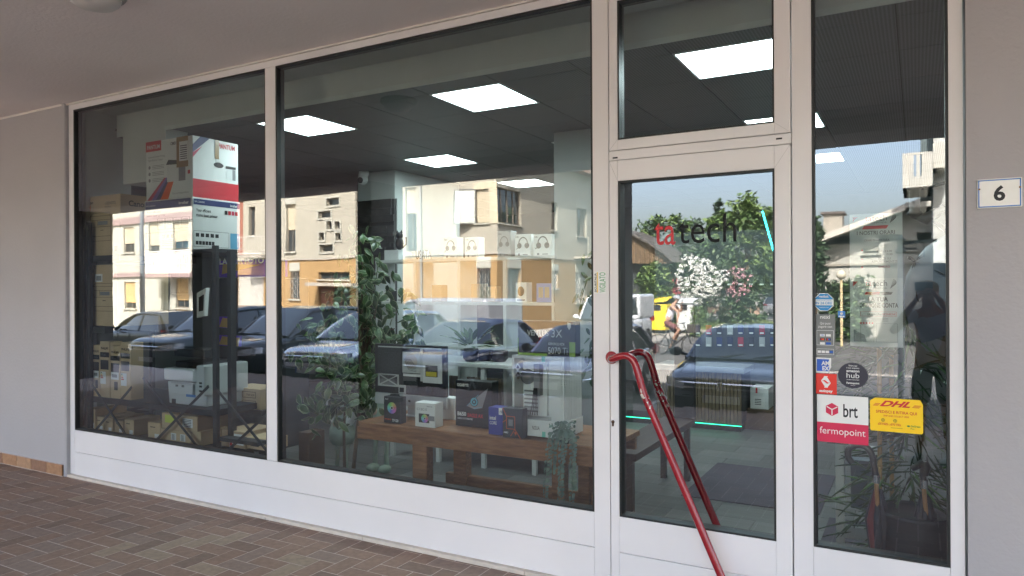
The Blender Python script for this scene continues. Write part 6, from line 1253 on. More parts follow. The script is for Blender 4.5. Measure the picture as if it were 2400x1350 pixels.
q.add([c+V3((0, -.001, .02)), c+V3((-.014, -.001, -.008)), c+V3((.014, -.001, -.008))], [(0, 1, 2)], INK); TQ = mat('turquoise_tape', (.2, .62, .5), .5); q.bx(xa+W_*.62, xa+W_*.69, yc-.001, yc, zt-.035, zt, TQ); q.bx(xa+W_*.62, xa+W_*.69, yc-.001, yc, zs+.01, zs+.045, TQ); q.build('markings', None, t)
q = MB(); q.bx(xa+.04, xa+.07, yc+.02, yc+dp-.02, zs, zs+.01); q.bx(xb-.07, xb-.04, yc+.02, yc+dp-.02, zs, zs+.01); q.build('foot', BLACK, t)
# graphics card box on top
yg2 = yc+.03; xa2, xb2 = FX(1213, yg2), FX(1352, yg2); zg = FZ(1250, 772, yg2); xb2 = min(xb2, xb+.09)
def gpu(q, x0, x1, z0, z1, y, w, h):
    NG2 = mat('lime_stripe', (.30, .48, .06), .5, var=0); q.bx(x0, x0+w*.52, y-.0005, y, z0, z0+h*.07, NG2); q.bx(x0+w*.52, x1-w*.1, y-.0007, y, z0, z0+h*.42, INK); q.bx(x1-w*.1, x1, y-.0005, y, z0, z0+h*.42, NG2); q.bx(x0, x0+w*.012, y-.0005, y, z0, z0+h*.5, NG2)
    q.text('VENTUS', (x0+w*.17, y-.001, z0+h*.58), h=h*.16, w=w*.38, m=PAPER, bold=.03); q.text('3X', (x0+w*.6, y-.001, z0+h*.54), h=h*.24, w=w*.18, m=PAPER); q.text('GEFORCE RTX', (x0+w*.54, y-.0015, z0+h*.32), h=h*.07, w=w*.28, m=PAPER, bold=.02); q.text('5070 Ti', (x0+w*.54, y-.0015, z0+h*.07), h=h*.2, w=w*.33, m=PAPER)
    q.prism([(x1-w*.13, y-.001, z1-h*.02), (x1-w*.07, y-.001, z1-h*.05), (x1-w*.07, y-.001, z1-h*.16), (x1-w*.1, y-.001, z1-h*.24), (x1-w*.13, y-.001, z1-h*.16)], (0, .0005, 0), PAPER)
carton('dark graphics card box with lime green stripes on the white computer case', xa2, xb2, yg2, .08, zt+.001, FZ(1250, 752, yg2), mat('smoke_grey_box', (.03, .032, .042), .3, var=.05), gpu, name='product_box', group='product boxes on the wooden bench')
# hanging eucalyptus
EU = mat('dusty_eucalyptus', (.16, .23, .19), .7, var=.2, scale=9); hp = F(1318, 1003, .42); base = V3((hp.x, .46, zs)); t = thing('trailing_plant', base, 'grey-green artificial eucalyptus trailing over the bench edge', 'plant'); q = MB(); q.lathe([(.04, 0), (.05, .05), (.045, .05)], base, 14); q.build('pot', DARK, t); q = MB(); stems = MB()
def rl(c, n, r_): a = n.orthogonal().normalized(); b_ = n.cross(a).normalized(); q.add([c+a*r_*math.cos(i*1.047)+b_*r_*.8*math.sin(i*1.047) for i in range(6)], [(0, 1, 2, 3, 4, 5)])
for i in range(95): rl(base+V3((random.gauss(0, .045), random.gauss(-.01, .03), random.uniform(.03, .13))), (noise3()+V3((0, -.6, .3))).normalized(), random.uniform(.010, .016))
for px0_, px1_, pe in ((1290, 1278, 1178), (1300, 1296, 1110), (1316, 1318, 1192), (1324, 1312, 1186), (1345, 1340, 1178), (1341, 1346, 1150)):
    a = base+V3((0, -.03, .08)); b_ = F(px0_, 1035, .36); e = F(px1_, pe-4, .37); pts = [a, a.lerp(b_, .6)+V3((0, 0, .03)), b_, b_.lerp(e, .5)+V3((random.uniform(-.01, .01), 0, 0)), e]; sp_ = smooth_path([V3(p) for p in pts], 9); stems.tube(sp_, .0015, 4)
    for j, p in enumerate(sp_[3:]):
        for s2 in (-1, 1): rl(p+V3((s2*.012, random.uniform(-.008, .004), random.uniform(-.008, .008))), (V3((s2*.4, -.8, .3))+noise3(.5)).normalized(), random.uniform(.009, .014))
q.build('leaves', EU, t); stems.build('stems', EU, t)
# ---------------------------------------------------------------- white cube shelf with products
ysf_ = 2.6; xa, xb = FX(880, ysf_), FX(1300, ysf_); CSH = thing('cube_shelf', ((xa+xb)/2, 2.8, 0), 'white open cube shelf unit standing in front of the stone pillar', 'shelf'); zt = FZ(1090, 604, ysf_); zm1 = FZ(1090, 708, ysf_); zm2 = FZ(1090, 812, ysf_); SW = mat('shelf_white', (.60, .62, .60), .5, var=.02)
for z in (zt, zm1, zm2): q = MB(); q.bx(xa, xb, ysf_, ysf_+.33, z-.03, z); q.build('shelf_board', SW, CSH)
for px in (880, 972, 1075, 1182, 1296): x = FX(px, ysf_); q = MB(); q.bx(x-.017 if px > 880 else x, x+.017 if px < 1290 else x+.01, ysf_+.002, ysf_+.328, .0, zt-.031); q.build('upright', SW, CSH)
def on(label, px0, px1, pt, z, m, deco=None, y=ysf_+.06, dep=.12, name='product_box', group='boxes on the cube shelf', **k):
    return carton(label, FX(px0, y), FX(px1, y), y, dep, z+.001, FZ((px0+px1)/2, pt, y), m, deco, name=name, group=group, **k)
def headset(q, x0, x1, z0, z1, y, w, h):
    cx = x0+w*.52; cz = z0+h*.56; r = w*.27
    for i in range(10):
        a, b_ = R(-10+20*i), R(10+20*i); q.bar((cx+r*math.cos(a), y, cz+r*1.3*math.sin(a)), (cx+r*math.cos(b_), y, cz+r*1.3*math.sin(b_)), w*.06, .0005, INK, up=(0, 1, 0))
    for s2 in (-1, 1): q.disc((cx+s2*r*.85, y-.001, cz-h*.08), w*.14, (1, 0, 0), (0, 0, 1.1), 14, INK)
    q.bar((cx-r, y-.001, cz-h*.14), (x0+w*.1, y-.001, cz-h*.24), w*.03, .0004, INK, up=(0, 1, 0)); q.text('NBU', (x0+w*.06, y, z1-h*.15), h=h*.07, m=INK, bold=.01); q.bx(x0+w*.2, x0+w*.32, y-.0004, y, z0+h*.03, z0+h*.13, GREYP); q.bx(x0+w*.5, x0+w*.8, y-.0004, y, z0+h*.05, z0+h*.09, GREYP)
for a, b_, l in ((1207, 1245, 'left one of two white headset boxes at the right end of the top shelf'), (1251, 1293, 'white headset box at the right end of the top shelf'), (1090, 1122, 'white headset box near the middle of the top shelf'), (1040, 1072, 'pale headset box left of the middle one')):
    on(l, a, b_, 549 if a > 1200 else 556, zt, PAPER, headset)
on('flat grey blister pack with headphones on the top shelf', 1165, 1198, 541, zt, mat('blister_grey', (.34, .34, .34), .3), headset)
on('small plain white box on the left end of the top shelf', 901, 934, 586, zt, PWHITE); on('white box beside the letters on the top shelf', 965, 992, 588, zt, PAPER)
q = MB(); y_ = ysf_+.05; q.text('USATA', (FX(975, y_), y_, zt+.002), h=.10, w=FX(1012, y_)-FX(975, y_), m=INK); tag(q.build('standing_letters'), 'dark standing letters on the top shelf in front of the pillar', 'lettering')
for (pa, pb, pt, m, lab) in ((883, 897, 680, PAPER, 'first speaker box'), (898, 913, 680, PAPER, 'second speaker box'), (914, 928, 682, DB, 'dark slim box'), (930, 946, 676, PAPER, 'white box with an oval picture'), (1208, 1234, 662, PAPER, 'white box with a dark product picture')):
    def sp(q, x0, x1, z0, z1, y, w, h): q.disc(((x0+x1)/2, y, z0+h*.55), w*.3, (1, 0, 0), (0, 0, 1.3), 14, INK); q.bx(x0+w*.15, x1-w*.15, y-.0004, y, z0+h*.08, z0+h*.14, INK)
    on('%s on the middle board of the cube shelf' % lab, pa, pb, pt, zm1, m, sp if m is PAPER else None)
on('pale blue speaker box on the middle board of the cube shelf', 1257, 1293, 664, zm1, mat('pale_blue_box', c8(120, 150, 210), .5, var=0), lambda q, x0, x1, z0, z1, y, w, h: [q.bx(x0+w*a, x0+w*(a+.3), y-.0005, y, z0+h*.25, z0+h*.8, SLATM) for a in (.15, .55)] and None)
for i, (pa, pb, pt) in enumerate(((1012, 1034, 668), (1104, 1130, 665), (1140, 1160, 672))): on('%s faint tan box on the middle board of the cube shelf' % ('left', 'centre', 'right')[i], pa, pb, pt, zm1, mat('tan_box', (.38, .3, .2), .6))
# cat figure
y_ = ysf_+.1; c = V3((FX(937, y_), y_, zt)); c = V3((FX(937, y_), y_, FZ(937, 586, y_))); q = MB(); q.ball(c+V3((0, 0, .07)), .055, 10, None, (.9, .7, 1.3)); q.ball(c+V3((0, 0, .16)), .04, 10); q.tube([c+V3((-.025, 0, .19)), c+V3((-.03, 0, .22))], [.016, .002], 6); q.tube([c+V3((.025, 0, .19)), c+V3((.03, 0, .22))], [.016, .002], 6); q.tube([c+V3((.04, 0, .02)), c+V3((.09, 0, .06)), c+V3((.09, 0, .14))], .01, 6); tag(q.build('cat_figure', BLACK), 'small black cat figure sitting on a white box before the pillar', 'figurine')
# white desk with plant
yd = 1.95; xa, xb = FX(1050, yd), FX(1215, yd)+.4; zt = FZ(1080, 850, yd); t = thing('white_desk', ((xa+xb)/2, yd+.3, 0), 'long white low desk with square legs behind the bench', 'desk'); xa = FX(905, yd)
q = MB(); q.bx(xa, xb, yd, yd+.6, zt-.035, zt); q.build('desktop', SW, t, bevel=.003); q = MB(); q.bx(xa+.05, xb-.02, yd+.03, yd+.06, .16, .20); q.build('stretcher', SW, t); q = MB(); q.bx(xa+.05, xb-.02, yd+.03, yd+.5, .14, .155); q.build('lower_shelf', SW, t)
for px in (918, 1025, 1131, 1250): x = FX(px, yd+.02); q = MB(); q.bx(x-.02, x+.02, yd+.012, yd+.028 if False else yd+.05, 0, zt-.036); q.build('leg', SW, t)
q = MB()
for i in range(26): x = FX(1055, 2.75)+i*.055; q.bx(x, x+.035, 2.72, 2.75, .2, .72)
tag(q.build('slat_screen', mat('slat_wood', (.16, .12, .075), .6)), 'vertical wood slat panel under the cube shelf', 'panel')
base = V3((FX(1103, 2.1), 2.1, zt)); t = thing('potted_plant', base, 'leafy green plant in a round black pot on the white desk', 'plant'); q = MB(); q.lathe([(.05, 0), (.075, .03), (.08, .09), (.07, .12), (.06, .12)], base, 16); q.build('pot', BLACK, t); q = MB()
for i in range(34):
    a = random.uniform(0, 6.28); d = V3((math.cos(a), math.sin(a), random.uniform(.2, 1.4))); bigleaf(q, base+V3((0, 0, .12))+d.normalized()*random.uniform(.05, .2), d, V3((0, 0, 1)), .16, .06, LG[1] if i % 3 else LG[0], None)
q.build('leaves', None, t)
for i, px in enumerate((1135, 1170)):
    base = V3((FX(px, 2.2), 2.2, zt)); q = MB(); q.lathe([(.05, 0), (.08, .03), (.085, .1), (.07, .1)], base, 16); tag(q.build('black_bowl', BLACK), '%s small round black pot on the white desk' % ('left', 'right')[i], 'pot', 'black pots on the white desk')
# ---------------------------------------------------------------- seen through the door
yl = 4.7; xa, xb = FX(1455, yl), FX(1737, yl); z0 = FZ(1737, 1000, yl); z1 = FZ(1737, 876, yl); t = thing('slatted_counter', ((xa+xb)/2, yl+.3, 0), 'low counter clad in vertical wood slats with a green glowing strip at its foot', 'counter')
xa2 = FX(1538, yl); q = MB(); n_ = 24
for i in range(n_): x = xa2+(xb-xa2)*i/n_; q.bx(x, x+(xb-xa2)/n_*.82, yl, yl+.03, z0+.02, z1)
q.build('slats', mat('slat_wood', (.16, .12, .075), .6), t); q = MB(); q.bx(xa2, xb, yl+.031, yl+.5, z0+.02, z1); q.build('counter_body', DARK, t); q = MB(); q.bx(xa2-.03, xb+.03, yl-.02, yl+.55, z1+.001, z1+.06); q.build('counter_top', mat('counter_grey', (.26, .27, .26), .4), t)
q = MB(); q.bx(xa, xb, yl-.01, yl+.0, z0, z0+.006); q.build('led_strip', mat('green_led', (.02, .75, .35), .5, var=0, emit=.45), t); q = MB(); q.bx(xa-.1, xb-.02, yl+.05, yl+.5, 0, z0); q.build('plinth', BLACK, t)
x0, x1, z0, z1_ = boxpx(1757, 1800, 908, 957, 5.0)
def wb(q, x0, x1, z0, z1, y, w, h): q.bx(x0+w*.3, x0+w*.4, y-.001, y, z1-h*.25, z1, RED); q.bx(x0+w*.2, x0+w*.8, y-.001, y, z0+h*.1, z0+h*.6, PAPER); [q.bx(x0+w*.25, x0+w*.6, y-.0015, y-.001, z0+h*(.2+.08*i), z0+h*(.23+.08*i), INK) for i in range(4)]
carton('white taped parcel beside the slatted counter', x0, x1, 5.0, .35, z0, z1_, PWHITE, wb)
q = MB(); q.bx(x0-.15, x0+1.2, 4.95, 5.6, 0, z0-.002); tag(q.build('brown_plinth', mat('brown_panel', (.10, .065, .04), .7)), 'dark brown plinth under the white parcel', 'plinth')
# pegboard with phone cases
yp = 6.2; xa, xb = FX(1585, yp), FX(1822, yp)+.2; q = MB(); q.bx(xa-.3, xb, yp, yp+.05, 0, 2.4); tag(q.build('display_wall', mat('slatwall_grey', (.10, .11, .115), .6)), 'grey display wall behind the counter with phone accessories', 'display wall')
k = 0; pc = [mat('case_%s' % n, c, .4, var=.05) for n, c in (('black', (.02, .02, .025)), ('blue', (.03, .05, .16)), ('red', (.45, .03, .05)), ('clear', (.5, .52, .52)), ('navy', (.02, .03, .08)))]
ordn = ('first', 'second', 'third', 'fourth', 'fifth', 'sixth', 'seventh', 'eighth', 'ninth')
for r_i, (ry, rname) in enumerate(((655, 'top row'), (772, 'second row'), (800, 'bottom row'))):
    for i in range(9):
        px = 1604+25*i; 
        if px > 1815: continue
        x0, x1 = FX(px, yp-.04), FX(px+13, yp-.04); z1 = FZ(px, ry-10, yp-.04); z0 = FZ(px, ry+ (12 if r_i else 15), yp-.04); m = mat('smoky_film', (.10, .12, .12), .3) if r_i == 0 else pc[(i*3+r_i) % 5]; q = MB(); q.bx(x0, x1, yp-.05, yp-.03, z0, z1, m); q.bx(x0+.01, x1-.01, yp-.052, yp-.0505, z0+.01, z0+.03, PAPER); tag(q.build('accessory_pack'), '%s accessory pack from the left in the %s of the display wall' % (ordn[i], rname), 'pack', 'accessory packs on the display wall')
q = MB(); q.tube([F(1787, 495, 3.6), F(1818, 606, 3.6)], .0075, 6); tag(q.build('light_tube', mat('cyan_led', (.02, .85, .85), .5, var=0, emit=1.6)), 'thin cyan glowing light tube seen through the door', 'light tube')
q = MB(); q.tube([F(1906, 925, 2.2), F(1916, 960, 2.2)], .008, 6); tag(q.build('light_tube', MAT['cyan_led']), 'short piece of cyan light tube beside the parcel sticker', 'light tube')
# dark table inside, left of the door
yt = 1.0; xa, xb = FX(1400, yt), FX(1462, yt); t = thing('side_table', (xb, yt+.5, 0), 'dark low table behind the left side of the door glass', 'table'); zt = .52; q = MB(); q.bx(xa, xb+.08, yt, yt+1.5, zt-.05, zt); q.build('table_top', mat('dark_wood', (.05, .03, .022), .5), t, bevel=.004)
for yy in (yt+.03, yt+1.42):
    for xx in (xa+.02, xb+.03): q = MB(); q.bar((xx, yy, 0), (xx, yy, zt-.051), .045, .045); q.build('leg', MAT['dark_wood'], t)
q = MB(); q.bx(xb-.1, xb+.07, yt+1.5, yt+1.56, .5, 1.5); tag(q.build('dark_screen', mat('dark_plastic', (.03, .032, .035), .4)), 'dark upright panel standing by the side table', 'panel')
# mats
MATP = mat('mat_mauve', (.055, .048, .065), .95, var=.1, scale=3, bump=.4)
q = MB(); q.bx(-1.63, -.62, 1.95, 3.15, .004, .012); tag(q.build('door_mat', MATP), 'dark mauve door mat on the shop floor behind the door', 'mat'); q = MB(); q.bx(-.55, .55, .25, 1.9, .004, .012); tag(q.build('door_mat', MATP), 'second dark mat behind the right-hand window', 'mat')
# ---------------------------------------------------------------- behind the right-hand pane
UM = mat('umbrella_navy', (.02, .02, .035), .6); UR = mat('umbrella_red', (.16, .012, .02), .6); HB = mat('umbrella_handle', (.025, .018, .016), .3, coat=.4); WDL = mat('light_wood_shaft', (.42, .2, .08), .5)
yy = .32; q = MB(); bc = V3((FX(2140, yy), yy+.1, 0)); t = thing('umbrella_stand', bc, 'dark round umbrella bin behind the right-hand window', 'umbrella stand'); q.lathe([(.14, 0), (.15, .02), (.165, .52), (.17, .54), (.155, .53)], bc, 24); q.build('bin', mat('bin_dark', (.012, .012, .018), .5), t)
def umbrella(label, hook, coll, tipz, m1, big=True):
    c = F(*coll, yy); t = thing('folded_umbrella', (c.x, yy, max(0, tipz)), label, 'umbrella', 'folded umbrellas'); q = MB(); q.tube(smooth_path([F(px, py, yy) for px, py in hook], 4), .016 if big else .013, 10); q.build('handle', HB, t)
    q = MB(); q.tube([c+V3((0, 0, .02)), c-V3((0, 0, .02))], .018, 12); q.build('collar', CHROME, t); q = MB(); q.tube([c-V3((0, 0, .02)), V3((c.x+.01, yy, tipz))], .010, 8); q.build('shaft', WDL, t)
    q = MB(); b0 = V3((c.x+.005, yy+.03, c.z-.06))
    for i in range(8):
        a = i*.785; q.tube([b0+V3((math.cos(a)*.015, math.sin(a)*.015, 0)), b0+V3((math.cos(a)*.04, math.sin(a)*.04, -.15)), b0+V3((math.cos(a)*.02, math.sin(a)*.02, -.4))], [.006, .022, .01], 6, m1 if i == 5 else UM)
    q.build('canopy', None, t); return t
umbrella('folded dark umbrella with a big black crook handle', [(1997, 1085), (1988, 1070), (1990, 1052), (2008, 1043), (2030, 1048), (2043, 1065), (2048, 1090), (2053, 1118)], (2054, 1122), .42, UR)
t = umbrella('folded umbrella with a dark horse head handle and orange wood shaft', [(2166, 1128), (2162, 1115), (2160, 1108)], (2165, 1134), .55, UM, False)
q = MB(); c = F(2165, 1108, yy); q.tube([c+V3((0, 0, -.01)), c+V3((.008, 0, .03)), c+V3((0, 0, .055))], [.02, .024, .02], 12); q.tube([c+V3((.004, 0, .05)), c+V3((-.025, 0, .03)), c+V3((-.05, 0, .012))], [.022, .016, .012], 12); q.tube([c+V3((.012, -.01, .06)), c+V3((.014, -.01, .085))], [.008, .001], 6); q.tube([c+V3((.012, .01, .06)), c+V3((.014, .01, .085))], [.008, .001], 6); q.build('horse_head', HB, t)
# open umbrella hung high
cc = F(2200, 640, .5); t = thing('open_umbrella', cc, 'open dark umbrella hanging on its side behind the right edge of the window', 'umbrella'); q = MB(); ax = V3((-.75, -.2, .45)).normalized(); e1 = ax.orthogonal().normalized(); e2 = ax.cross(e1)
UB = mat('umbrella_cloth_blue', (.045, .06, .09), .5, var=.2, scale=4); pr = [(0, .0), (.12, .02), (.22, .07), (.30, .15), (.34, .24)]; vs = []; fs = []
for r_, h_ in pr:
    for j in range(16): a = j*math.pi/8; rr = r_*(1 if j % 2 == 0 or r_ < .05 else .95); vs.append(cc+ax*(.12-h_)+e1*rr*math.cos(a)+e2*rr*math.sin(a))
for i in range(4):
    for j in range(16): fs.append((i*16+j, i*16+(j+1) % 16, (i+1)*16+(j+1) % 16, (i+1)*16+j))
q.add(vs, fs, UB, True); q.v = [V3((v.x, max(v.y, .09), v.z)) for v in q.v]; q.build('canopy', None, t); q = MB()
for j in range(0, 16, 2): q.tube([vs[64+j]+ax*.003, vs[32+j]+ax*.004, vs[j]+ax*.005], .003, 4)
q.tube([cc+ax*.16, cc-ax*.35], .008, 6); q.v = [V3((v.x, max(v.y, .085), v.z)) for v in q.v]; q.build('rib', BLACK, t)
# hanging black wall lamp
a = F(2144, 470, .45); t = thing('wall_lantern', (a.x, .45, a.z-.1), 'black turned bracket lamp near the top of the right-hand window', 'lamp'); q = MB(); q.lathe([(.035, .07), (.04, .06), (.024, .05), (.024, -.05), (.035, -.06), (.035, -.07), (.012, -.09)], (a.x, .45, a.z), 16); q.build('lamp_body', BLACK, t); q = MB(); q.tube([V3((a.x, .45, a.z+.06)), F(2170, 440, .45), F(2215, 428, .45)], .01, 8); q.tube([V3((a.x, .45, a.z-.08)), F(2168, 515, .45), F(2215, 485, .45)], [.012, .03, .02], 8); q.tube([F(2172, 505, .45), F(2225, 545, .45)], .012, 6); q.build('bracket', BLACK, t)
q = MB(); x = FX(2216, .5); q.bx(x, x+.04, .5, .54, 0, 3.07); tag(q.build('mirrored_pillar_post', BLACK), 'black upright post at the right edge inside the window', 'post')  # added to darken the pane edge where the arcade pillar is mirrored
# bamboo plants
BB = mat('bamboo_cane', (.36, .22, .08), .55, var=.15); BL_ = [mat('bamboo_leaf', (.02, .055, .016), .45, var=.3), mat('bamboo_leaf_light', (.07, .18, .03), .45, var=.2)]
for i, (px, yy2, top, lab) in enumerate(((2060, .55, 815, 'left bamboo plant with a thick tan cane behind the courier sticker'), (2088, .75, 850, 'right bamboo plant set slightly deeper in the window'))):
    base = V3((FX(px, yy2), yy2, 0)); t = thing('bamboo_plant', base, lab, 'plant', 'bamboo plants'); zt = FZ(px, top, yy2); q = MB(); z = 0
    while z < zt: q.lathe([(.013, 0), (.011, .01), (.011, .13), (.0135, .14)], base+V3((0, 0, z)), 10); z += .142
    q.build('cane', BB, t); q = MB(); n_ = 300 if i == 0 else 260
    for k in range(n_):
        z = random.uniform(.15, zt+.25); a = random.uniform(0, 6.28); rr = random.uniform(.02, .30); c = base+V3((math.cos(a)*rr+.12, math.sin(a)*rr*.6, z+random.uniform(-.05, .05)))
        if c.y < .12: c.y = .12+random.uniform(0, .1)
        d = V3((math.cos(a)*1.2, math.sin(a)*.5, random.uniform(-1.1, .5))); bigleaf(q, c, d, V3((random.uniform(-.3, .3), -.6, .7)), random.uniform(.13, .22), .018, BL_[1] if random.random() < .1 else BL_[0], None)
    for v in q.v:
        if v.y < .075: v.y = .075
    q.build('leaves', None, t)
# white frame stand
ys2 = .9; x = FX(1956, ys2); t = thing('white_stand', (x+.2, ys2+.2, 0), 'white painted stand with one square leg behind the parcel stickers', 'stand'); x2 = FX(2055, ys2)
q = MB(); q.bx(x, FX(1976, ys2), ys2, ys2+.06, 0, .85); q.build('leg', SW, t); q = MB(); q.bx(FX(1977, ys2), x2, ys2+.01, ys2+.05, FZ(2000, 1265, ys2), FZ(2000, 1237, ys2)); q.build('lower_rail', SW, t); q = MB(); q.bx(FX(1977, ys2), x2, ys2+.01, ys2+.05, FZ(2000, 1070, ys2), FZ(2000, 1045, ys2)); q.build('upper_rail', SW, t); q = MB(); q.bx(x2, x2+.05, ys2, ys2+.06, 0, .85); q.build('leg', SW, t)
q = MB(); q.bx(FX(1980, ys2)+.02, x2-.02, ys2+.08, ys2+.3, FZ(2000, 1200, ys2), FZ(2000, 1085, ys2)); tag(q.build('grey_case', mat('blue_grey_case', (.08, .11, .14), .5)), 'blue-grey case resting behind the white stand', 'case')
# ================================================================== people and the bicycle
SKIN = mat('skin', (.42, .24, .16), .6, var=.08); HAIR = mat('grey_hair', (.25, .24, .22), .8)
def skin_obj(name, chains, m, parent, sub=2, root=0):
    """chains: lists of (point, radius); points that coincide are welded so the surface is one"""
    vs = []; rs = []; es = []; key = {}
    for ch in chains:
        prev = None
        for p, r in ch:
            k = (round(p[0], 4), round(p[1], 4), round(p[2], 4))
            if k not in key: key[k] = len(vs); vs.append(V3(p)); rs.append(r)
            i = key[k]
            if prev is not None and prev != i: es.append((prev, i))
            prev = i
    me = bpy.data.meshes.new(name); org = ORI[parent.name]; me.from_pydata([tuple(v-org) for v in vs], es, []); o = bpy.data.objects.new(name, me); COL.objects.link(o); o.parent = parent; ORI[o.name] = org
    md = o.modifiers.new('skin', 'SKIN'); md.use_smooth_shade = True; md.branch_smoothing = .3
    for i, r in enumerate(rs):
        r = r if isinstance(r, tuple) else (r, r); me.skin_vertices[0].data[i].radius = r
    me.skin_vertices[0].data[root].use_root = True
    s = o.modifiers.new('sub', 'SUBSURF'); s.levels = s.render_levels = sub; me.materials.append(m); return o
def person(label, J, face, up, k=1.0, shirt=None, sleeve=0, shorts=None, cap=None, shoe=None, grip=(None, None), name='person'):
    """J: pelvis chest neck head lsh lel lha rsh rel rha lhip lkn lan rhip rkn ran ; face/up: unit vectors of the head"""
    J = {a: V3(b) for a, b in J.items()}; face = V3(face).normalized(); up = V3(up).normalized(); side = face.cross(up).normalized()
    t = thing(name, (J['pelvis'].x, J['pelvis'].y, min(J['lan'].z, J['ran'].z)-.07), label, 'person')
    P = J['pelvis']; C = J['chest']; N = J['neck']; H = J['head']; ch = []
    mid = P.lerp(C, .5)
    ch.append([(P, .125*k), (mid, .115*k), (C, .135*k), (N, .052*k), (H-up*.06*k, .062*k), (H, .088*k), (H+up*.06*k, .072*k)])
    for s in 'lr':
        sh, el, ha = J[s+'sh'], J[s+'el'], J[s+'ha']; ch.append([(C, .135*k), (C.lerp(sh, .6)+V3((0, 0, .02)), .075*k), (sh, .058*k), (sh.lerp(el, .5), .047*k), (el, .038*k), (el.lerp(ha, .45), .036*k), (ha, .024*k)])
        hip, kn, an = J[s+'hip'], J[s+'kn'], J[s+'an']; ch.append([(P, .125*k), (hip, .09*k), (hip.lerp(kn, .5), .075*k), (kn, .053*k), (kn.lerp(an, .35), .052*k), (an, .034*k)])
        # hand: palm and five fingers, bent towards the grip direction
        d = (ha-el).normalized(); g = V3(grip[0 if s == 'l' else 1] or (0, 0, -1)); g = (g-d*g.dot(d)).normalized(); w_ = d.cross(g)
        pc = ha+d*.045*k; ch.append([(ha, .024*k), (pc, (.030*k, .018*k)), (ha+d*.085*k, (.034*k, .014*k))]); e_ = ha+d*.085*k
        for i, (L, off) in enumerate(((.068, .030), (.078, .010), (.073, -.010), (.058, -.029))):
            b = e_+w_*off*k; ch.append([(e_, (.034*k, .014*k)), (b, .0085*k), (b+d*L*.45*k+g*L*.2*k, .008*k), (b+d*L*.6*k+g*L*.6*k, .0075*k), (b+d*L*.45*k+g*L*.9*k, .006*k)])
        b = ha+d*.03*k+w_*.028*k; ch.append([(pc, (.030*k, .018*k)), (b+w_*.012*k, .010*k), (b+w_*.03*k+d*.03*k+g*.02*k, .009*k), (b+w_*.02*k+d*.05*k+g*.045*k, .007*k)])
    # nose and ears belong to the same surface
    ch.append([(H, .088*k), (H+face*.075*k-up*.01*k, .030*k), (H+face*.10*k-up*.022*k, .012*k)]); ch.append([(H-up*.06*k, .062*k), (H+face*.05*k-up*.085*k, .03*k)])
    body = skin_obj('body', ch, SKIN, t)
    for sg in (-1, 1):
        q = MB(); q.ball(H+side*sg*.088*k+V3(face)*-.005, .026*k, 8, None, (.6, .6, 1)); q.build('ear', SKIN, t); q = MB(); q.ball(H+face*.078*k+side*sg*.030*k+up*.012*k, .011*k, 8); q.build('eye', INK, t)
    q = MB(); q.bar(H+face*.086*k-up*.05*k-side*.022*k, H+face*.086*k-up*.05*k+side*.022*k, .008*k, .008*k); q.build('mouth', mat('lip', (.3, .1, .08), .6), t)
    if shirt:
        c2 = [[(P+(C-P)*.05, .143*k), (mid, .137*k), (C, .153*k), (C.lerp(N, .55), .09*k)]]
        for s in 'lr':
            sh, el = J[s+'sh'], J[s+'el']; e = [(C, .153*k), (C.lerp(sh, .6)+V3((0, 0, .02)), .09*k)]
            if sleeve: e += [(sh, .073*k), (sh.lerp(el, sleeve), .066*k)]
            c2.append(e)
        skin_obj('shirt', c2, shirt, t)
    if shorts:
        c2 = [[(P+(C-P)*.12, .142*k), (P, .148*k)]]
        for s in 'lr': hip, kn = J[s+'hip'], J[s+'kn']; c2.append([(P, .148*k), (hip, .108*k), (hip.lerp(kn, .45), .098*k), (hip.lerp(kn, .85), .088*k)])
        skin_obj('shorts', c2, shorts, t)
    for s in 'lr':
        an, kn = J[s+'an'], J[s+'kn']; f = J.get(s+'toe', an+V3((face.x, face.y, 0)).normalized()*.17*k-V3((0, 0, .055*k))); skin_obj('shoe', [[(an+(kn-an).normalized()*.01, .045*k), (an-V3((0, 0, .035*k)), .048*k), (an.lerp(f, .5)-V3((0, 0, .02*k)), .042*k), (f, .034*k)]], shoe or BLACK, t)
    if cap:
        q = MB(); n = 16; vs = []; fs = []
        for i, (r, h) in enumerate(((.101, .01), (.102, .045), (.09, .078), (.055, .102), (.012, .112))):
            for j in range(n): a = j*6.2832/n; vs.append(H+(face*math.cos(a)*1.08+side*math.sin(a)*.95)*r*k+up*h*k)
        for i in range(4):
            for j in range(n): fs.append((i*n+j, i*n+(j+1) % n, (i+1)*n+(j+1) % n, (i+1)*n+j))
        fs.append(tuple(range(4*n, 5*n))); q.add(vs, fs, None, True)
        br = [H+up*.018*k+face*.10*k*math.cos(a)+side*.085*k*math.sin(a) for a in (-1.1, -.5, 0, .5, 1.1)]; b2 = [H+up*.008*k+face*(.10+.07)*k*math.cos(a*.8)+side*.085*k*math.sin(a) for a in (-1.1, -.5, 0, .5, 1.1)]
        for i in range(4): q.add([br[i], br[i+1], b2[i+1], b2[i]], [(0, 1, 2, 3)]); q.add([v-up*.006 for v in (br[i], b2[i], b2[i+1], br[i+1])], [(0, 1, 2, 3)])
        q.build('cap', cap, t)
    return t
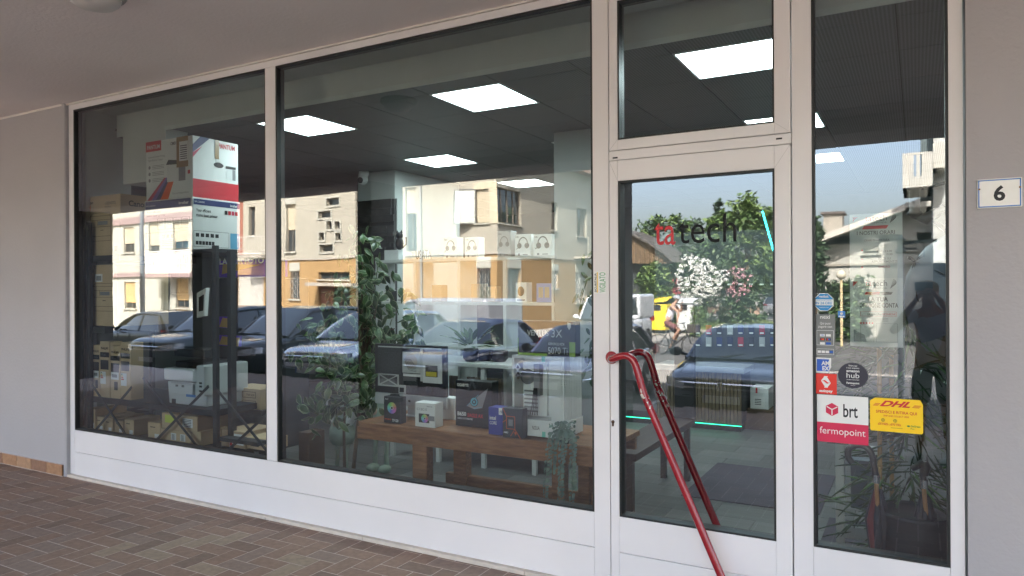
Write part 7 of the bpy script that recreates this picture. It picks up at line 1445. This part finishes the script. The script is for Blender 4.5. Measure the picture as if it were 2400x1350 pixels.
# --- the cyclist
Yc = 22.0; zg = gz(RY(Yc)); mm = lambda px, py, dy=0: (lambda p: V3((p.x, p.y+dy, p.z)))(M(px, py, Yc))
rw = mm(1542, 800); rw.z = zg+.34; fw = V3((rw.x+1.06, rw.y, rw.z))
B = thing('bicycle', ((rw.x+fw.x)/2, rw.y, zg), 'black city bicycle with a rear rack ridden by the man in the white vest', 'bicycle'); BF = mat('bicycle_paint', (.02, .02, .022), .35, coat=.5)
for c in (rw, fw):
    q = MB(); n = 28; q.tube([c+V3((math.cos(i*6.2832/n)*.325, 0, math.sin(i*6.2832/n)*.325)) for i in range(n+1)], .017, 6, cap=False); w_ = q.build('wheel', TYRE, B)
    q = MB(); [q.tube([c+V3((0, .02*(1 if i % 2 else -1), 0)), c+V3((math.cos(i*.3927)*.315, 0, math.sin(i*.3927)*.315))], .0025, 4) for i in range(16)]; q.tube([c+V3((0, -.05, 0)), c+V3((0, .05, 0))], .02, 8); q.build('spokes', CHROME, w_)
    q = MB(); [q.add([c+V3((math.cos(a)*.36, s, math.sin(a)*.36)) for a, s in ((R(20+i*14), -.025), (R(34+i*14), -.025), (R(34+i*14), .025), (R(20+i*14), .025))], [(0, 1, 2, 3)]) for i in range(10)]; q.build('mudguard', BF, B)
bb = V3((rw.x+.44, rw.y, rw.z-.05)); st = V3((rw.x+.30, rw.y, rw.z+.52)); hd0 = V3((fw.x-.20, rw.y, rw.z+.50)); hd1 = V3((fw.x-.15, rw.y, rw.z+.36)); hb = V3((fw.x-.27, rw.y, rw.z+.68))
q = MB(); [q.tube(list(a), .016, 8) for a in ((rw, bb), (rw, st.lerp(bb, .15)), (bb, st), (bb, hd1), (st.lerp(bb, .55), hd0), (hd0, hd1), (hd1, fw), (hd0, hb))]; q.build('bike_frame', BF, B)
q = MB(); q.tube([hb+V3((-.14, .27, .0)), hb+V3((-.02, .25, .02)), hb+V3((.03, 0, 0)), hb+V3((-.02, -.25, .02)), hb+V3((-.14, -.27, 0))], .012, 8); q.build('handlebar', CHROME, B)
q = MB(); q.ball(st+V3((-.03, 0, .07)), .1, 8, None, (1.35, .8, .35)); q.build('saddle', BLACK, B)
q = MB(); q.bx(rw.x-.3, rw.x+.12, rw.y-.07, rw.y+.07, rw.z+.40, rw.z+.42); q.bar(rw, (rw.x-.15, rw.y, rw.z+.4), .012, .012); q.build('rear_rack', BLACK, B)
q = MB(); q.bx(fw.x-.12, fw.x+.22, rw.y-.15, rw.y+.15, rw.z+.42, rw.z+.66); q.build('front_basket', mat('wicker_dark', (.05, .045, .04), .8, bump=.8, bscale=60), B)
for s_ in (-1, 1): q = MB(); a = R(60) if s_ > 0 else R(240); e = bb+V3((math.cos(a)*.17, s_*.07, math.sin(a)*.17)); q.bar(bb+V3((0, s_*.06, 0)), e, .02, .012); q.bx(e.x-.05, e.x+.05, e.y-.045+s_*.04, e.y+.045+s_*.04, e.z-.01, e.z+.012); q.build('pedal', BLACK, B)
eR = bb+V3((math.cos(R(60))*.17, .11, math.sin(R(60))*.17)); eL = bb+V3((math.cos(R(240))*.17, -.11, math.sin(R(240))*.17))
pel = V3((st.x-.02, rw.y, st.z+.20)); che = pel+V3((.17, 0, .40)); nk = che+V3((.07, 0, .17)); hdp = nk+V3((.06, 0, .17))
Jc = dict(pelvis=pel, chest=che, neck=nk, head=hdp, lsh=che+V3((.02, .19, .09)), lel=che+V3((.26, .24, -.10)), lha=hb+V3((-.12, .25, .09)), rsh=che+V3((.02, -.19, .09)), rel=che+V3((.20, -.26, -.10)), rha=che+V3((.24, -.14, .12)),
          lhip=pel+V3((.02, .10, -.05)), lkn=pel+V3((.42, .14, -.20)), lan=eR+V3((-.05, 0, .09)), rhip=pel+V3((.02, -.10, -.05)), rkn=pel+V3((.30, -.14, -.38)), ran=eL+V3((-.05, 0, .09)))
person('man in a white sleeveless vest, maroon shorts and grey cap riding the bicycle', Jc, (.9, .35, -.05), (0, 0, 1), 1.0, shirt=mat('white_vest', (.72, .73, .75), .8), shorts=mat('maroon_shorts', (.12, .035, .035), .8), cap=mat('grey_cap', (.3, .31, .33), .8), shoe=BLACK, grip=((0, 0, -1), (1, .3, 0)))
q = MB(); hp = Jc['rha']; q.bx(hp.x+.02, hp.x+.035, hp.y-.03, hp.y+.04, hp.z+.04, hp.z+.18); tag(q.build('held_phone', BLACK), 'black phone raised in the hand of the cyclist', 'phone')
# --- the photographer, seen only as a reflection at the right edge
cpos = V3((0, CAMY, CAMZ)); pc = cpos+_R*.055-_v*.014; q = MB()
vs = [pc+_R*a*.078+_U*b*.037+_v*c*.004 for c in (-1, 1) for b in (-1, 1) for a in (-1, 1)]; q.add(vs, [(0, 2, 3, 1), (4, 5, 7, 6), (0, 1, 5, 4), (2, 6, 7, 3), (0, 4, 6, 2), (1, 3, 7, 5)]); tag(q.build('camera_phone', BLACK), 'dark phone held up by the photographer mirrored in the right-hand window', 'phone')
lh = pc-_R*.085-_v*.012-_U*.06; rh = pc+_R*.085-_v*.012-_U*.06
Jp = dict(pelvis=(.13, -4.02, .95), chest=(.12, -4.0, 1.30), neck=(.11, -3.97, 1.47), head=(.085, -3.93, 1.60), lsh=(-.07, -3.97, 1.38), lel=(-.20, -3.86, 1.22), lha=lh-_v*.05-_U*.04, rsh=(.31, -3.97, 1.38), rel=(.36, -3.86, 1.20), rha=rh-_v*.06-_U*.04,
          lhip=(.04, -4.02, .90), lkn=(.02, -3.99, .48), lan=(.01, -4.02, .08), rhip=(.22, -4.02, .90), rkn=(.24, -3.99, .48), ran=(.25, -4.02, .08))
person('photographer in a pale blue shirt and mustard cap mirrored at the right edge', Jp, (-.35, .9, 0), (0, 0, 1), .95, shirt=mat('pale_blue_shirt', (.58, .63, .74), .8), sleeve=.55, shorts=mat('dark_shorts', (.03, .035, .05), .8), cap=mat('mustard_cap', (.35, .22, .06), .8), grip=((1, .6, 0), (-1, .6, 0)))
# ------------------------------------------------------------------ every separate small piece becomes a part of its own
def split_loose(o):
    me = o.data; n = len(me.vertices); par = list(range(n))
    def find(a):
        while par[a] != a: par[a] = par[par[a]]; a = par[a]
        return a
    for e in me.edges: par[find(e.vertices[0])] = find(e.vertices[1])
    # pieces that touch or share a corner stay together
    key = {}
    for i, v in enumerate(me.vertices):
        k = tuple(round(c, 4) for c in v.co)
        if k in key: par[find(i)] = find(key[k])
        else: key[k] = i
    groups = {}
    for p in me.polygons: groups.setdefault(find(p.vertices[0]), []).append(p)
    if len(groups) < 2: return
    base = o.name.split('.')[0]
    for ps in groups.values():
        idx = sorted({i for p in ps for i in p.vertices}); mp = {i: k for k, i in enumerate(idx)}
        nm = bpy.data.meshes.new(base); nm.from_pydata([me.vertices[i].co[:] for i in idx], [], [[mp[i] for i in p.vertices] for p in ps])
        for m in me.materials: nm.materials.append(m)
        for q_, p in zip(nm.polygons, ps): q_.material_index = p.material_index; q_.use_smooth = p.use_smooth
        c = bpy.data.objects.new(base, nm); COL.objects.link(c); c.parent = o.parent; c.location = o.location
    bpy.data.objects.remove(o)
for o in list(bpy.data.objects):
    if o.name.split('.')[0] in ('drain_slot', 'mitre_seam', 'screw', 'chrome_trim', 'grille', 'door_gap', 'foot', 'socket', 'bench_plank', 'rib', 'security_bar') and o.parent is not None and o.type == 'MESH':
        if o.name.startswith('grille') and 'front' not in o.name and o.parent.name.startswith('window'): continue
        split_loose(o)
